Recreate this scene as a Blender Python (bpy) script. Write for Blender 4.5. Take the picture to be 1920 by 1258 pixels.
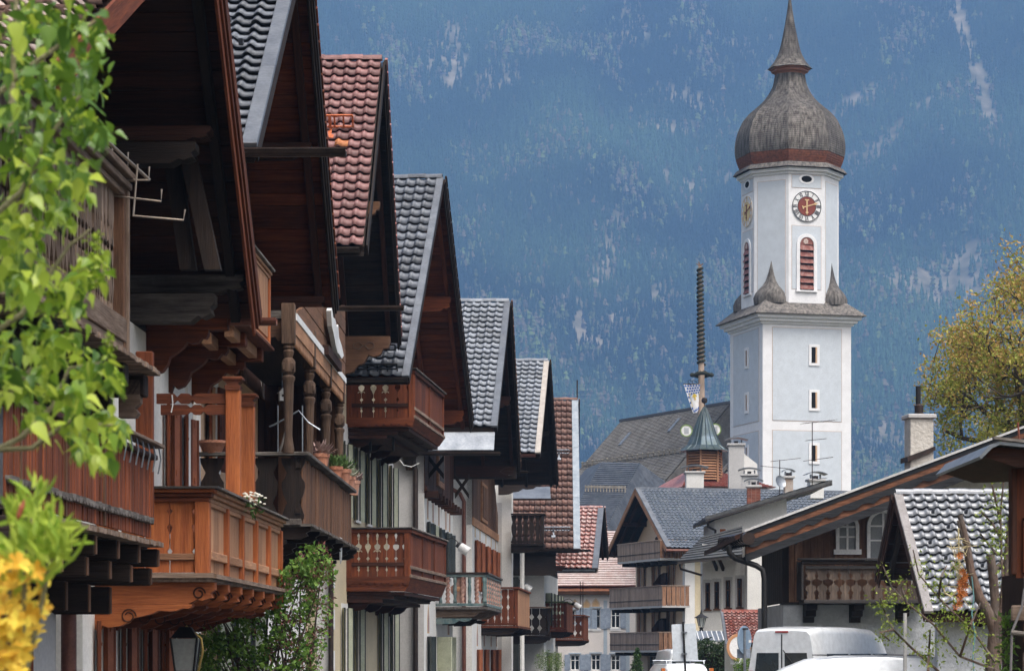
import bpy, bmesh, math, random
import numpy as np
from mathutils import Vector, Matrix, noise as mnoise
sc = bpy.context.scene
for o in list(bpy.data.objects):
    bpy.data.objects.remove(o, do_unlink=True)
COL = sc.collection
RNG = random.Random(7)
PI = math.pi

# ------------------------------------------------------------- camera, sky, sun, exposure
F, HX, HY, EYE = 5000.0, 960.0, 1220.0, 1.6      # focal length and horizon, in pixels of the 1920 px photograph
cam_d = bpy.data.cameras.new('camera')
cam = bpy.data.objects.new('camera', cam_d); COL.objects.link(cam)
cam.location = (0, 0, EYE); cam.rotation_euler = (PI / 2, 0, 0)
cam_d.sensor_width = 36; cam_d.lens = 36 * F / 1920
cam_d.shift_y = (HY - 629) / 1920
cam_d.clip_start = .5; cam_d.clip_end = 20000
cam_d.dof.use_dof = True; cam_d.dof.focus_distance = 75; cam_d.dof.aperture_fstop = 9.5
sc.camera = cam
SUN_EL, SUN_AZ = math.radians(62), math.radians(34)   # azimuth: from straight behind the camera towards the right
world = bpy.data.worlds.new('World'); sc.world = world; world.use_nodes = True
wn = world.node_tree
sky = wn.nodes.new('ShaderNodeTexSky'); sky.sky_type = 'NISHITA'; sky.sun_disc = False
sky.sun_elevation = SUN_EL; sky.sun_rotation = PI - SUN_AZ
sky.air_density = 1.0; sky.dust_density = 8.0; sky.ozone_density = .6
bg = wn.nodes['Background']; bg.inputs['Strength'].default_value = 0.15
hs_node = wn.nodes.new('ShaderNodeHueSaturation'); hs_node.inputs['Saturation'].default_value = .55      # thin cloud whitens the sky
wn.links.new(sky.outputs[0], hs_node.inputs['Color']); wn.links.new(hs_node.outputs[0], bg.inputs[0])
sun_d = bpy.data.lights.new('sun', 'SUN'); sun_d.energy = 1.15; sun_d.angle = math.radians(24); sun_d.color = (1, .975, .94)
sun = bpy.data.objects.new('sun', sun_d); COL.objects.link(sun)
sdir = Vector((math.sin(SUN_AZ) * math.cos(SUN_EL), -math.cos(SUN_AZ) * math.cos(SUN_EL), math.sin(SUN_EL)))
sun.rotation_euler = sdir.to_track_quat('Z', 'Y').to_euler()
sc.view_settings.view_transform = 'Standard'; sc.view_settings.look = 'None'
sc.view_settings.gamma = 1; sc.view_settings.use_curve_mapping = False
sc.view_settings.exposure = 0.66
sc.cycles.volume_bounces = 1
sc.cycles.max_bounces = 6; sc.cycles.transparent_max_bounces = 8

# ------------------------------------------------------------- helpers: pixels of the photograph to points
def at(px, py, D):
    return Vector(((px - HX) * D / F, D, EYE + (HY - py) * D / F))
class Frame:
    """a house's own axes: x out of the facade, y along it, z up"""
    def __init__(s, px, D, ang):
        p = at(px, HY, D); s.o = Vector((p.x, p.y, 0)); s.a = ang
        s.R = Matrix.Rotation(ang, 3, 'Z'); s.Ri = s.R.inverted()
    def loc(s, w): return s.Ri @ (w - s.o)
    def ray(s, px, py):
        d = s.Ri @ Vector(((px - HX) / F, 1, (HY - py) / F)); c = s.Ri @ (Vector((0, 0, EYE)) - s.o)
        return c, d
    def hit(s, px, py, axis, val):
        c, d = s.ray(px, py); t = (val - c[axis]) / d[axis]; return c + d * t
    def X(s, px, py, x): p = s.hit(px, py, 0, x); return p.y, p.z
    def Y(s, px, py, y): p = s.hit(px, py, 1, y); return p.x, p.z
def street(px, D, vx): return Frame(px, D, -math.atan((vx - HX) / F))

# ------------------------------------------------------------- helpers: objects
def tag(o, label=None, cat=None, group=None, kind=None):
    for k, v in (('label', label), ('category', cat), ('group', group), ('kind', kind)):
        if v: o[k] = v
    return o
def empty(name, loc=(0, 0, 0), rz=0, parent=None, **kw):
    o = bpy.data.objects.new(name, None); COL.objects.link(o); o.location = loc; o.rotation_euler = (0, 0, rz)
    if parent: o.parent = parent
    o.empty_display_size = .3
    return tag(o, **kw)
def house(name, fr, label, cat='house', group=None):
    return empty(name, fr.o, fr.a, label=label, cat=cat, group=group)
def inst(name, me, parent=None, M=None, m=None):
    o = bpy.data.objects.new(name, me); COL.objects.link(o)
    if parent: o.parent = parent
    if M is not None: o.matrix_local = M
    return o
def T(x, y, z): return Matrix.Translation((x, y, z))
def Rz(a): return Matrix.Rotation(a, 4, 'Z')
def Rx(a): return Matrix.Rotation(a, 4, 'X')
def Ry(a): return Matrix.Rotation(a, 4, 'Y')
def Sc(x, y, z): return Matrix.Diagonal((x, y, z, 1))

class MB:
    def __init__(s): s.v = []; s.f = []; s.mi = []; s.cur = 0
    def m(s, i): s.cur = i; return s
    def add(s, vs, fs):
        b = len(s.v); s.v += [tuple(p) for p in vs]
        for f in fs: s.f.append([b + i for i in f]); s.mi.append(s.cur)
        return s
    def box(s, x0, x1, y0, y1, z0, z1, c=0):
        if x1 < x0: x0, x1 = x1, x0
        if y1 < y0: y0, y1 = y1, y0
        if z1 < z0: z0, z1 = z1, z0
        if c <= 0:
            return s.add([(x0,y0,z0),(x1,y0,z0),(x1,y1,z0),(x0,y1,z0),(x0,y0,z1),(x1,y0,z1),(x1,y1,z1),(x0,y1,z1)],
                         [(0,3,2,1),(4,5,6,7),(0,1,5,4),(1,2,6,5),(2,3,7,6),(3,0,4,7)])
        c = min(c, (x1-x0)*.45, (y1-y0)*.45, (z1-z0)*.45)
        V = []; idx = {}
        X = (x0, x1); Y = (y0, y1); Z = (z0, z1)
        for i in (0, 1):
            for j in (0, 1):
                for k in (0, 1):
                    sx, sy, sz = (c if i == 0 else -c), (c if j == 0 else -c), (c if k == 0 else -c)
                    idx[i,j,k,0] = len(V); V.append((X[i], Y[j]+sy, Z[k]+sz))
                    idx[i,j,k,1] = len(V); V.append((X[i]+sx, Y[j], Z[k]+sz))
                    idx[i,j,k,2] = len(V); V.append((X[i]+sx, Y[j]+sy, Z[k]))
        Fs = []
        def q(*a): Fs.append(a)
        for i in (0, 1):
            f = [idx[i,0,0,0], idx[i,1,0,0], idx[i,1,1,0], idx[i,0,1,0]]; q(*(f if i else f[::-1]))
            f = [idx[0,i,0,1], idx[1,i,0,1], idx[1,i,1,1], idx[0,i,1,1]]; q(*(f[::-1] if i else f))
            f = [idx[0,0,i,2], idx[1,0,i,2], idx[1,1,i,2], idx[0,1,i,2]]; q(*(f if i else f[::-1]))
        for a in (0, 1):
            for b in (0, 1):
                f = [idx[a,b,0,0], idx[a,b,0,1], idx[a,b,1,1], idx[a,b,1,0]]; q(*(f if (a == b) else f[::-1]))
                f = [idx[a,0,b,0], idx[a,1,b,0], idx[a,1,b,2], idx[a,0,b,2]]; q(*(f[::-1] if (a != b) else f))
                f = [idx[0,a,b,1], idx[1,a,b,1], idx[1,a,b,2], idx[0,a,b,2]]; q(*(f if (a == b) else f[::-1]))
        for i in (0, 1):
            for j in (0, 1):
                for k in (0, 1):
                    f = [idx[i,j,k,0], idx[i,j,k,1], idx[i,j,k,2]]; q(*(f if (i+j+k) % 2 else f[::-1]))
        return s.add(V, Fs)
    def prism(s, poly, axis, a, b):
        """closed polygon in the two other axes, extruded along axis from a to b (y,z for x; x,z for y; x,y for z)"""
        n = len(poly)
        def P(p, t):
            return (t, p[0], p[1]) if axis == 0 else ((p[0], t, p[1]) if axis == 1 else (p[0], p[1], t))
        vs = [P(p, a) for p in poly] + [P(p, b) for p in poly]
        fs = [tuple(range(n)), tuple(range(2*n-1, n-1, -1))] + [(i, n+i, n+(i+1) % n, (i+1) % n) for i in range(n)]
        return s.add(vs, fs)
    def hexa(s, P):   # eight corners: bottom loop 0-3, top loop 4-7
        return s.add(P, [(0,3,2,1),(4,5,6,7),(0,1,5,4),(1,2,6,5),(2,3,7,6),(3,0,4,7)])
    def quad(s, *p): return s.add(p, [tuple(range(len(p)))])
    def tube(s, pts, r, n=8, cap=True):
        pts = [Vector(p) for p in pts]; m = len(pts)
        rs = r if isinstance(r, (list, tuple)) else [r] * m
        t0 = (pts[1] - pts[0]).normalized()
        ref = Vector((0, 0, 1)) if abs(t0.z) < .9 else Vector((1, 0, 0))
        u = t0.cross(ref).normalized(); vs = []
        for i, p in enumerate(pts):
            t = (pts[min(i+1, m-1)] - pts[max(i-1, 0)]).normalized()
            u = (u - t * u.dot(t)).normalized(); w = t.cross(u)
            for k in range(n):
                a = 2 * PI * k / n; vs.append(p + (u * math.cos(a) + w * math.sin(a)) * rs[i])
        fs = [(i*n+k, i*n+(k+1) % n, (i+1)*n+(k+1) % n, (i+1)*n+k) for i in range(m-1) for k in range(n)]
        if cap: fs += [tuple(range(n-1, -1, -1)), tuple((m-1)*n+k for k in range(n))]
        return s.add(vs, fs)
    def lathe(s, prof, n=24, c=(0, 0, 0), a0=0., cap=True):
        vs = []; m = len(prof)
        for r, z in prof:
            for k in range(n):
                a = a0 + 2 * PI * k / n; vs.append((c[0] + r * math.cos(a), c[1] + r * math.sin(a), c[2] + z))
        fs = [(i*n+k, i*n+(k+1) % n, (i+1)*n+(k+1) % n, (i+1)*n+k) for i in range(m-1) for k in range(n)]
        if cap: fs += [tuple(range(n-1, -1, -1)), tuple((m-1)*n+k for k in range(n))]
        return s.add(vs, fs)
    def mesh(s, name, mats, smooth=False):
        me = bpy.data.meshes.new(name); me.from_pydata(s.v, [], s.f)
        for m in (mats if isinstance(mats, (list, tuple)) else [mats]): me.materials.append(m)
        if any(s.mi): me.polygons.foreach_set('material_index', s.mi)
        if smooth: me.polygons.foreach_set('use_smooth', [True] * len(s.f))
        me.update(); return me
    def fix(s, me):
        bm = bmesh.new(); bm.from_mesh(me); bmesh.ops.recalc_face_normals(bm, faces=bm.faces); bm.to_mesh(me); bm.free(); return me
    def build(s, name, mats, parent=None, smooth=False, M=None, fix=True):
        me = s.mesh(name, mats, smooth)
        if fix: s.fix(me)
        if smooth: 
            try: me.set_sharp_from_angle(angle=math.radians(38))
            except Exception: pass
        return inst(name, me, parent, M)

# ------------------------------------------------------------- materials
def srgb(r, g, b):
    f = lambda c: (c/255/12.92) if c/255 <= .04045 else ((c/255+.055)/1.055)**2.4
    return (f(r), f(g), f(b), 1)
MATS = {}
def material(name):
    m = bpy.data.materials.new(name); m.use_nodes = True; nt = m.node_tree
    return m, nt, nt.nodes['Principled BSDF']
def C4(c): return (c[0], c[1], c[2], 1)
def noisy(name, c1, c2, c3=None, scale=(1, 1, 1), size=4., rough=.8, bump=.15, rnd=.0, spec=.4, metal=0., lo=.35, hi=.65,
          fine=8., dirt=.0, dirt_scale=.6, bumpd=.02, coat=0., rough2=None):
    """surface of two or three colours mixed by stretched noise; rnd varies each piece, dirt lays on large worn stains"""
    if name in MATS: return MATS[name]
    m, nt, b = material(name); N = nt.nodes; L = nt.links
    tc = N.new('ShaderNodeTexCoord'); oi = N.new('ShaderNodeObjectInfo')
    off = N.new('ShaderNodeVectorMath'); off.operation = 'SCALE'; off.inputs[0].default_value = (37, 59, 83)
    L.new(oi.outputs['Random'], off.inputs['Scale'])
    ad = N.new('ShaderNodeVectorMath'); L.new(tc.outputs['Object'], ad.inputs[0]); L.new(off.outputs[0], ad.inputs[1])
    mp = N.new('ShaderNodeMapping'); mp.inputs['Scale'].default_value = scale; L.new(ad.outputs[0], mp.inputs['Vector'])
    n1 = N.new('ShaderNodeTexNoise'); n1.inputs['Scale'].default_value = size; n1.inputs['Detail'].default_value = 6
    n1.inputs['Roughness'].default_value = .62; L.new(mp.outputs[0], n1.inputs['Vector'])
    r1 = N.new('ShaderNodeValToRGB'); r1.color_ramp.elements[0].position = lo; r1.color_ramp.elements[1].position = hi
    r1.color_ramp.elements[0].color = C4(c1); r1.color_ramp.elements[1].color = C4(c2); L.new(n1.outputs[0], r1.inputs[0])
    col = r1.outputs[0]
    n2 = N.new('ShaderNodeTexNoise'); n2.inputs['Scale'].default_value = size * fine; n2.inputs['Detail'].default_value = 4
    L.new(mp.outputs[0], n2.inputs['Vector'])
    if c3 is not None and dirt > 0:
        n3 = N.new('ShaderNodeTexNoise'); n3.inputs['Scale'].default_value = dirt_scale; n3.inputs['Detail'].default_value = 8
        n3.inputs['Roughness'].default_value = .7; L.new(ad.outputs[0], n3.inputs['Vector'])
        r3 = N.new('ShaderNodeValToRGB'); r3.color_ramp.elements[0].position = .42; r3.color_ramp.elements[1].position = .72
        r3.color_ramp.elements[1].color = (dirt, dirt, dirt, 1); r3.color_ramp.elements[0].color = (0, 0, 0, 1); L.new(n3.outputs[0], r3.inputs[0])
        mx = N.new('ShaderNodeMix'); mx.data_type = 'RGBA'; L.new(r3.outputs[0], mx.inputs[0]); L.new(col, mx.inputs[6]); mx.inputs[7].default_value = C4(c3)
        col = mx.outputs[2]
    # fine speckle and piece-to-piece variation of the base colour
    mr = N.new('ShaderNodeMapRange'); mr.inputs[3].default_value = .78; mr.inputs[4].default_value = 1.22; L.new(n2.outputs[0], mr.inputs[0])
    val = mr.outputs[0]
    if rnd > 0:
        m2 = N.new('ShaderNodeMapRange'); m2.inputs[3].default_value = 1 - rnd; m2.inputs[4].default_value = 1 + rnd; L.new(oi.outputs['Random'], m2.inputs[0])
        mu = N.new('ShaderNodeMath'); mu.operation = 'MULTIPLY'; L.new(val, mu.inputs[0]); L.new(m2.outputs[0], mu.inputs[1]); val = mu.outputs[0]
    sc_ = N.new('ShaderNodeVectorMath'); sc_.operation = 'SCALE'; L.new(col, sc_.inputs[0]); L.new(val, sc_.inputs['Scale'])
    L.new(sc_.outputs[0], b.inputs['Base Color'])
    b.inputs['Roughness'].default_value = rough; b.inputs['Specular IOR Level'].default_value = spec; b.inputs['Metallic'].default_value = metal
    if rough2 is not None:
        m3 = N.new('ShaderNodeMapRange'); m3.inputs[3].default_value = rough; m3.inputs[4].default_value = rough2; L.new(n1.outputs[0], m3.inputs[0]); L.new(m3.outputs[0], b.inputs['Roughness'])
    if bump > 0:
        bp = N.new('ShaderNodeBump'); bp.inputs['Strength'].default_value = min(1, bump * 3); bp.inputs['Distance'].default_value = bumpd
        mix = N.new('ShaderNodeMath'); L.new(n1.outputs[0], mix.inputs[0]); L.new(n2.outputs[0], mix.inputs[1]); L.new(mix.outputs[0], bp.inputs['Height'])
        L.new(bp.outputs[0], b.inputs['Normal'])
    if coat: b.inputs['Coat Weight'].default_value = coat
    MATS[name] = m; return m
def wood(name, c1, c2, c3=None, axis=2, rnd=.3, dirt=.5, rough=.75, spec=.3):
    s = [9., 9., 9.]; s[axis] = .7
    return noisy(name, c1, c2, c3, scale=tuple(s), size=1.6, rough=rough, bump=.2, rnd=rnd, fine=4., dirt=dirt, dirt_scale=1.3, lo=.3, hi=.7, bumpd=.012, spec=spec)
def plain(name, c, rough=.5, metal=0., spec=.5):
    return noisy(name, [x * .88 for x in c], c, size=2.5, rough=rough, bump=.04, metal=metal, spec=spec, bumpd=.005)
def glass_dark(name='window_glass', c=(.012, .016, .02)):
    return plain(name, c, rough=.08, spec=.8)
def plaster(name, c, c3=None, dirt=.35, bump=.2):
    c3 = c3 or [x * .6 for x in c]
    return noisy(name, [x * .9 for x in c], c, c3, size=1.5, rough=.9, bump=bump, fine=14, dirt=dirt, dirt_scale=.45, bumpd=.01, spec=.2)

# wood
W_black = {a: wood('wood_black_brown_%d' % a, (.007, .004, .003), (.026, .014, .009), (.04, .032, .026), a, dirt=.25) for a in (0, 1, 2)}
W_dark = {a: wood('wood_dark_stain_%d' % a, (.016, .005, .0025), (.055, .016, .007), (.014, .008, .005), a, dirt=.4) for a in (0, 1, 2)}
W_red = {a: wood('wood_red_brown_%d' % a, (.072, .016, .006), (.205, .053, .016), (.05, .018, .009), a, dirt=.5, rnd=.35) for a in (0, 1, 2)}
W_orange = {a: wood('wood_orange_%d' % a, (.23, .056, .016), (.42, .130, .038), (.17, .055, .024), a, dirt=.5, rnd=.15) for a in (0, 1, 2)}
W_tan = {a: wood('wood_tan_%d' % a, (.30, .145, .072), (.48, .265, .15), (.19, .09, .05), a, dirt=.5, rnd=.2) for a in (0, 1, 2)}
W_grey = {a: wood('wood_weathered_%d' % a, (.12, .075, .05), (.30, .225, .175), (.07, .04, .025), a, dirt=.6, rnd=.25, rough=.9) for a in (0, 1, 2)}
W_silver = {a: wood('wood_silvered_%d' % a, (.045, .035, .03), (.22, .20, .18), (.035, .025, .02), a, dirt=.6, rnd=.25, rough=.9) for a in (0, 1, 2)}
W_mid = {a: wood('wood_mid_brown_%d' % a, (.09, .042, .022), (.19, .095, .052), (.05, .03, .02), a, dirt=.55, rnd=.3) for a in (0, 1, 2)}
W_char = {a: wood('wood_charcoal_%d' % a, (.022, .020, .02), (.055, .048, .045), (.012, .01, .009), a, dirt=.4, rnd=.25) for a in (0, 1, 2)}
W_beam = {a: wood('wood_beam_dark_%d' % a, (.010, .007, .005), (.11, .095, .085), (.018, .012, .009), a, dirt=.7, rnd=.2, rough=.9) for a in (0, 1, 2)}
W_post = {a: wood('wood_post_greyed_%d' % a, (.045, .026, .017), (.15, .092, .06), (.03, .022, .018), a, dirt=.6, rnd=.2, rough=.85) for a in (0, 1, 2)}
W_night = {a: wood('wood_blue_black_%d' % a, (.010, .010, .011), (.030, .031, .035), (.045, .045, .046), a, dirt=.25, rnd=.15, rough=.85) for a in (0, 1, 2)}
W_board = {a: wood('wood_wall_brown_%d' % a, (.14, .066, .036), (.34, .19, .115), (.07, .036, .022), a, dirt=.6, rnd=.35) for a in (0, 1, 2)}
# roofs and metal
T_dark = noisy('tile_anthracite', (.070, .081, .102), (.130, .147, .178), (.12, .12, .12), size=6, rough=.34, bump=.12, rnd=.32, dirt=.45, dirt_scale=3., spec=.55, rough2=.55)
T_light = noisy('tile_slate_grey', (.145, .163, .195), (.235, .262, .305), (.22, .22, .22), size=6, rough=.32, bump=.12, rnd=.26, dirt=.45, dirt_scale=3., spec=.6, rough2=.5)
T_pink = noisy('tile_faded_red', (.185, .078, .073), (.29, .148, .14), (.13, .075, .065), size=6, rough=.5, bump=.1, rnd=.24, dirt=.55, dirt_scale=2.5, spec=.45)
T_brown = noisy('tile_brown', (.105, .050, .038), (.19, .095, .072), (.10, .085, .075), size=6, rough=.55, bump=.12, rnd=.3, dirt=.5, dirt_scale=3.)
T_red = noisy('tile_red', (.22, .050, .035), (.34, .095, .065), (.45, .35, .32), size=6, rough=.4, bump=.1, rnd=.22, dirt=.5, dirt_scale=3., spec=.6)
M_flash = noisy('sheet_metal_flashing', (.15, .16, .18), (.23, .245, .265), (.16, .16, .16), size=2, rough=.42, bump=.04, metal=.55, dirt=.4, dirt_scale=1.5)
M_gutter = noisy('gutter_brown_metal', (.022, .016, .013), (.05, .032, .026), size=4, rough=.4, bump=.05, metal=.3)
M_gutter_red = noisy('gutter_red_brown', (.10, .036, .024), (.17, .065, .045), size=4, rough=.42, bump=.05, metal=.2)
M_black = plain('black_iron', (.018, .017, .017), rough=.5, metal=.4)
M_white = plain('white_paint', (.78, .78, .77), rough=.5)
M_glass = glass_dark()
M_zinc = noisy('zinc_sheet', (.20, .22, .25), (.32, .345, .375), (.13, .14, .15), size=2, rough=.45, bump=.05, metal=.7, dirt=.4, dirt_scale=1.2)
# walls
P_white = plaster('plaster_white', (.76, .75, .72), (.50, .47, .43))
P_grey = plaster('plaster_grey', (.50, .49, .48), (.36, .35, .34))
P_cream = plaster('plaster_cream', (.66, .57, .40), (.48, .40, .27))
P_peach = plaster('plaster_peach', (.62, .42, .28), (.48, .33, .22))
P_trim = plaster('plaster_trim_white', (.80, .79, .77), (.6, .58, .55), dirt=.2, bump=.08)
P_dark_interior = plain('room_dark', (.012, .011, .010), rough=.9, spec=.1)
# ------------------------------------------------------------- ground, street, mountain, forest, haze
g_mat = noisy('ground_earth', (.05, .055, .03), (.09, .085, .055), size=.05, rough=.95, bump=.1)
g = MB().quad((-5200, -120, 0), (5600, -120, 0), (5600, 9000, 0), (-5200, 9000, 0)).build('ground', g_mat); tag(g, kind='structure')
asph = noisy('asphalt', (.040, .040, .042), (.065, .064, .062), size=1.2, rough=.9, bump=.15, fine=30)
pts = [(-2.5, -20, 5.5), (-2.2, 30, 6), (-.5, 60, 8), (1, 90, 8), (3.5, 120, 8), (4.5, 150, 9), (2, 180, 12), (-6, 230, 14)]
mb = MB()
for (x, y, w), (x2, y2, w2) in zip(pts, pts[1:]):
    mb.quad((x - w/2 + 1, y, .02), (x + w/2 + 1, y, .02), (x2 + w2/2 + 1, y2, .02), (x2 - w2/2 + 1, y2, .02))
tag(mb.build('street', asph), kind='structure')
kerb = noisy('kerb_granite', (.22, .21, .2), (.34, .33, .31), size=6, rough=.85, bump=.1)
mb = MB()
for (x, y, w), (x2, y2, w2) in zip(pts, pts[1:]):
    for s in (-1, 1):
        a, b = x + s*w/2 + 1, x2 + s*w2/2 + 1
        mb.hexa([(a, y, -.05), (a+s*.3, y, -.05), (b+s*.3, y2, -.05), (b, y2, -.05), (a, y, .12), (a+s*.3, y, .12), (b+s*.3, y2, .12), (b, y2, .12)])
tag(mb.build('kerb', kerb), kind='structure')

PROF_D = [1200, 2400, 3050, 3350, 3700, 4050, 4500, 5000, 5700]
PROF_Z = [-4, 60, 150, 255, 480, 740, 1120, 1480, 1700]
def mount_z(x, d):
    z = np.interp(d, PROF_D, PROF_Z)
    k = np.clip((d - 2600) / 900, 0, 1)
    z = z + k * (38*np.sin(x/210+d/520+1) + 26*np.sin(x/95-d/330) + 16*np.sin(x/47+d/140+2) + 9*np.sin(x/23-d/71))
    return z
nx, ny = 420, 300
xs = np.linspace(-2600, 3000, nx); ds = np.concatenate([np.linspace(1200, 2900, 30), np.linspace(2910, 5700, ny-30)])
XX, DD = np.meshgrid(xs, ds); ZZ = mount_z(XX, DD)
vs = np.stack([XX, DD, ZZ], -1).reshape(-1, 3)
fs = [(j*nx+i, j*nx+i+1, (j+1)*nx+i+1, (j+1)*nx+i) for j in range(ny-1) for i in range(nx-1)]
slope_mat, nt, b = material('mountain_slope'); va_ = nt.nodes.new('ShaderNodeVertexColor'); va_.layer_name = 'meadow'; mxs = nt.nodes.new('ShaderNodeMix'); mxs.data_type = 'RGBA'
tcs = nt.nodes.new('ShaderNodeTexCoord'); nss = nt.nodes.new('ShaderNodeTexNoise'); nss.inputs['Scale'].default_value = .035; nss.inputs['Detail'].default_value = 7; nt.links.new(tcs.outputs['Object'], nss.inputs['Vector'])
rps = nt.nodes.new('ShaderNodeValToRGB'); rps.color_ramp.elements[0].position = .35; rps.color_ramp.elements[1].position = .68; rps.color_ramp.elements[0].color = (.11, .10, .06, 1); rps.color_ramp.elements[1].color = (.34, .28, .20, 1); nt.links.new(nss.outputs[0], rps.inputs[0])
nt.links.new(va_.outputs[0], mxs.inputs[0]); mxs.inputs[6].default_value = (.042, .048, .026, 1); nt.links.new(rps.outputs[0], mxs.inputs[7]); nt.links.new(mxs.outputs[2], b.inputs['Base Color']); b.inputs['Roughness'].default_value = 1; b.inputs['Specular IOR Level'].default_value = 0
me = bpy.data.meshes.new('mountain'); me.from_pydata(vs.tolist(), [], fs); me.materials.append(slope_mat)
me.polygons.foreach_set('use_smooth', [True]*len(fs)); tag(inst('mountain', me), kind='structure')
# clearings on the slope, each as centre x, centre distance, half sizes, tilt
def slope_pt(px, py):
    d = np.linspace(2500, 5600, 1500); x = (px-HX)*d/F
    zz = EYE+(HY-py)*d/F; k = np.argmax(mount_z(x, d) > zz); return x[k], d[k]
CLEAR = []
for px, py, a, b, t in ((1735, 545, 120, 38, .15), (1640, 585, 62, 22, 0), (1800, 520, 60, 40, .2), (1140, 475, 16, 60, -.5), (1085, 600, 36, 40, .3), (1165, 600, 30, 18, 0),
        (1130, 650, 22, 14, 0), (850, 105, 26, 46, 0), (930, 150, 36, 28, 0), (800, 110, 16, 16, 0), (1815, 90, 15, 150, .1), (1845, 200, 18, 60, -.2), (1300, 185, 85, 10, .05), (1240, 235, 60, 10, .3),
        (1320, 350, 110, 9, .02), (1600, 190, 80, 10, -.1), (1700, 230, 90, 9, .1), (1620, 300, 40, 9, 0), (1290, 395, 16, 30, -.4), (1180, 60, 30, 16, 0), (1110, 340, 60, 7, 0),
        (1010, 530, 12, 30, .2), (1245, 560, 22, 36, 0), (1060, 690, 30, 14, 0), (1240, 490, 12, 22, 0), (1400, 100, 30, 14, 0), (1000, 700, 20, 30, 0), (1670, 830, 45, 40, -.5), (1180, 20, 20, 14, 0)):
    x, d = slope_pt(px, py); CLEAR.append((x, d, a*d/F, b*d/F*1.9, t))
mk = np.zeros(len(vs))
for cx, cd, a, b_, t in CLEAR:
    u = (vs[:, 0]-cx)*math.cos(t)+(vs[:, 1]-cd)*math.sin(t)*.5; w = (vs[:, 1]-cd)*math.cos(t)-(vs[:, 0]-cx)*math.sin(t); mk = np.maximum(mk, np.clip(1.7-(u/a)**2-(w/b_)**2, 0, 1))
mcol = np.ones((len(vs), 4), np.float32); mcol[:, :3] = mk[:, None]; ca_ = me.color_attributes.new('meadow', 'FLOAT_COLOR', 'POINT'); ca_.data.foreach_set('color', mcol.reshape(-1))
rs = np.random.RandomState(5)
n = 100000
td = 2750 + (5100-2750) * rs.rand(n)**.85; tx = (-420 + rs.rand(n)*1420)*td/4600 - 30
tz = mount_z(tx, td)
nz = np.array([mnoise.noise(Vector((a/120., b/170., 3.))) for a, b in zip(tx, td)])
nz2 = np.array([mnoise.noise(Vector((a/45., b/60., 9.))) for a, b in zip(tx, td)])
nz3 = np.array([mnoise.noise(Vector((a/16., b/24., 5.))) for a, b in zip(tx, td)])
keep = np.ones(n, bool); young = np.zeros(n, bool)
for cx, cd, a, b, t in CLEAR:
    u = (tx-cx)*math.cos(t)+(td-cd)*math.sin(t)*.5; w = (td-cd)*math.cos(t)-(tx-cx)*math.sin(t)
    q = (u/a)**2+(w/b)**2 + nz2*1.3 + nz3*.9
    inside = q < 1; young |= (q < 1.5) & ~inside
    keep &= ~(inside & (rs.rand(n) > (.12 if a*b > 1500 else .34) + .35*(q > .4)))
keep &= (rs.rand(n) < np.clip(1.2 + nz*.9, .6, 1)); 
tx, td, tz, nz, nz2, young = tx[keep], td[keep], tz[keep], nz[keep], nz2[keep], young[keep]; n = len(tx)
low = np.clip((4000-td)/700, 0, 1)
decid = rs.rand(n) < np.clip(.015 + np.clip(nz-.08, 0, 1)*1.1 + young*.4 + low*.22, 0, .8)
hgt = (15 + 13*rs.rand(n)) * np.where(decid, .72, 1) * np.where(young, .75, 1); rad = np.where(decid, hgt*.30, 2.6+1.5*rs.rand(n))
# conifer: three stacked cones with ragged rims; broadleaf: lumpy double cone
K = 5; A = 2*PI*np.arange(K)/K
tpl = []; tf = []
for z0, z1, r in ((.05, .55, 1.), (.33, .8, .72), (.6, 1.0, .42)):
    b = len(tpl); tpl += [(r*math.cos(a), r*math.sin(a), z0) for a in A] + [(0, 0, z1)]
    tf += [(b+i, b+(i+1) % K, b+K) for i in range(K)]
tpl = np.array(tpl); tf = np.array(tf); nv = len(tpl)
tplb = tpl.copy(); b = [(.75, .15), (1., .45), (.62, .8)]
for q in range(3):
    tplb[q*6:q*6+5, :2] *= (b[q][0]/(1., .72, .42)[q]); tplb[q*6:q*6+5, 2] = b[q][1]; tplb[q*6+5, 2] = (.6, .95, 1.02)[q]
rot = rs.rand(n)*6.28; c, s_ = np.cos(rot), np.sin(rot)
B = np.where(decid[:, None, None], tplb[None], tpl[None]); jit = 1 + (rs.rand(n, nv, 1)-.5)*.6
px_ = B[..., 0]*jit[..., 0]; py_ = B[..., 1]*jit[..., 0]
V = np.empty((n, nv, 3)); V[..., 0] = tx[:, None]+(px_*c[:, None]-py_*s_[:, None])*rad[:, None]
V[..., 1] = td[:, None]+(px_*s_[:, None]+py_*c[:, None])*rad[:, None]; V[..., 2] = tz[:, None]-1+B[..., 2]*hgt[:, None]*(1+(jit[..., 0]-1)*.15)
Fc = (tf[None]+np.arange(n)[:, None, None]*nv).reshape(-1, 3)
me = bpy.data.meshes.new('forest'); me.vertices.add(n*nv); me.vertices.foreach_set('co', V.reshape(-1))
me.loops.add(len(Fc)*3); me.loops.foreach_set('vertex_index', Fc.reshape(-1).astype(np.int32))
me.polygons.add(len(Fc)); me.polygons.foreach_set('loop_start', np.arange(len(Fc), dtype=np.int32)*3); me.polygons.foreach_set('loop_total', np.full(len(Fc), 3, np.int32))
me.update(calc_edges=True)
kind = rs.rand(n); colr = np.empty((n, 3))
colr[:] = np.array([.022, .040, .022]); big_ = np.array([mnoise.noise(Vector((a/380.+b/900., b/230.-a/700., 12.))) for a, b in zip(tx, td)])
colr *= (.75+.5*rs.rand(n, 1))*np.clip(1.05+big_*2.4, .3, 2.4)[:, None]  # broad conifer tone bands: relief shading put into the tree colour
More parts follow.
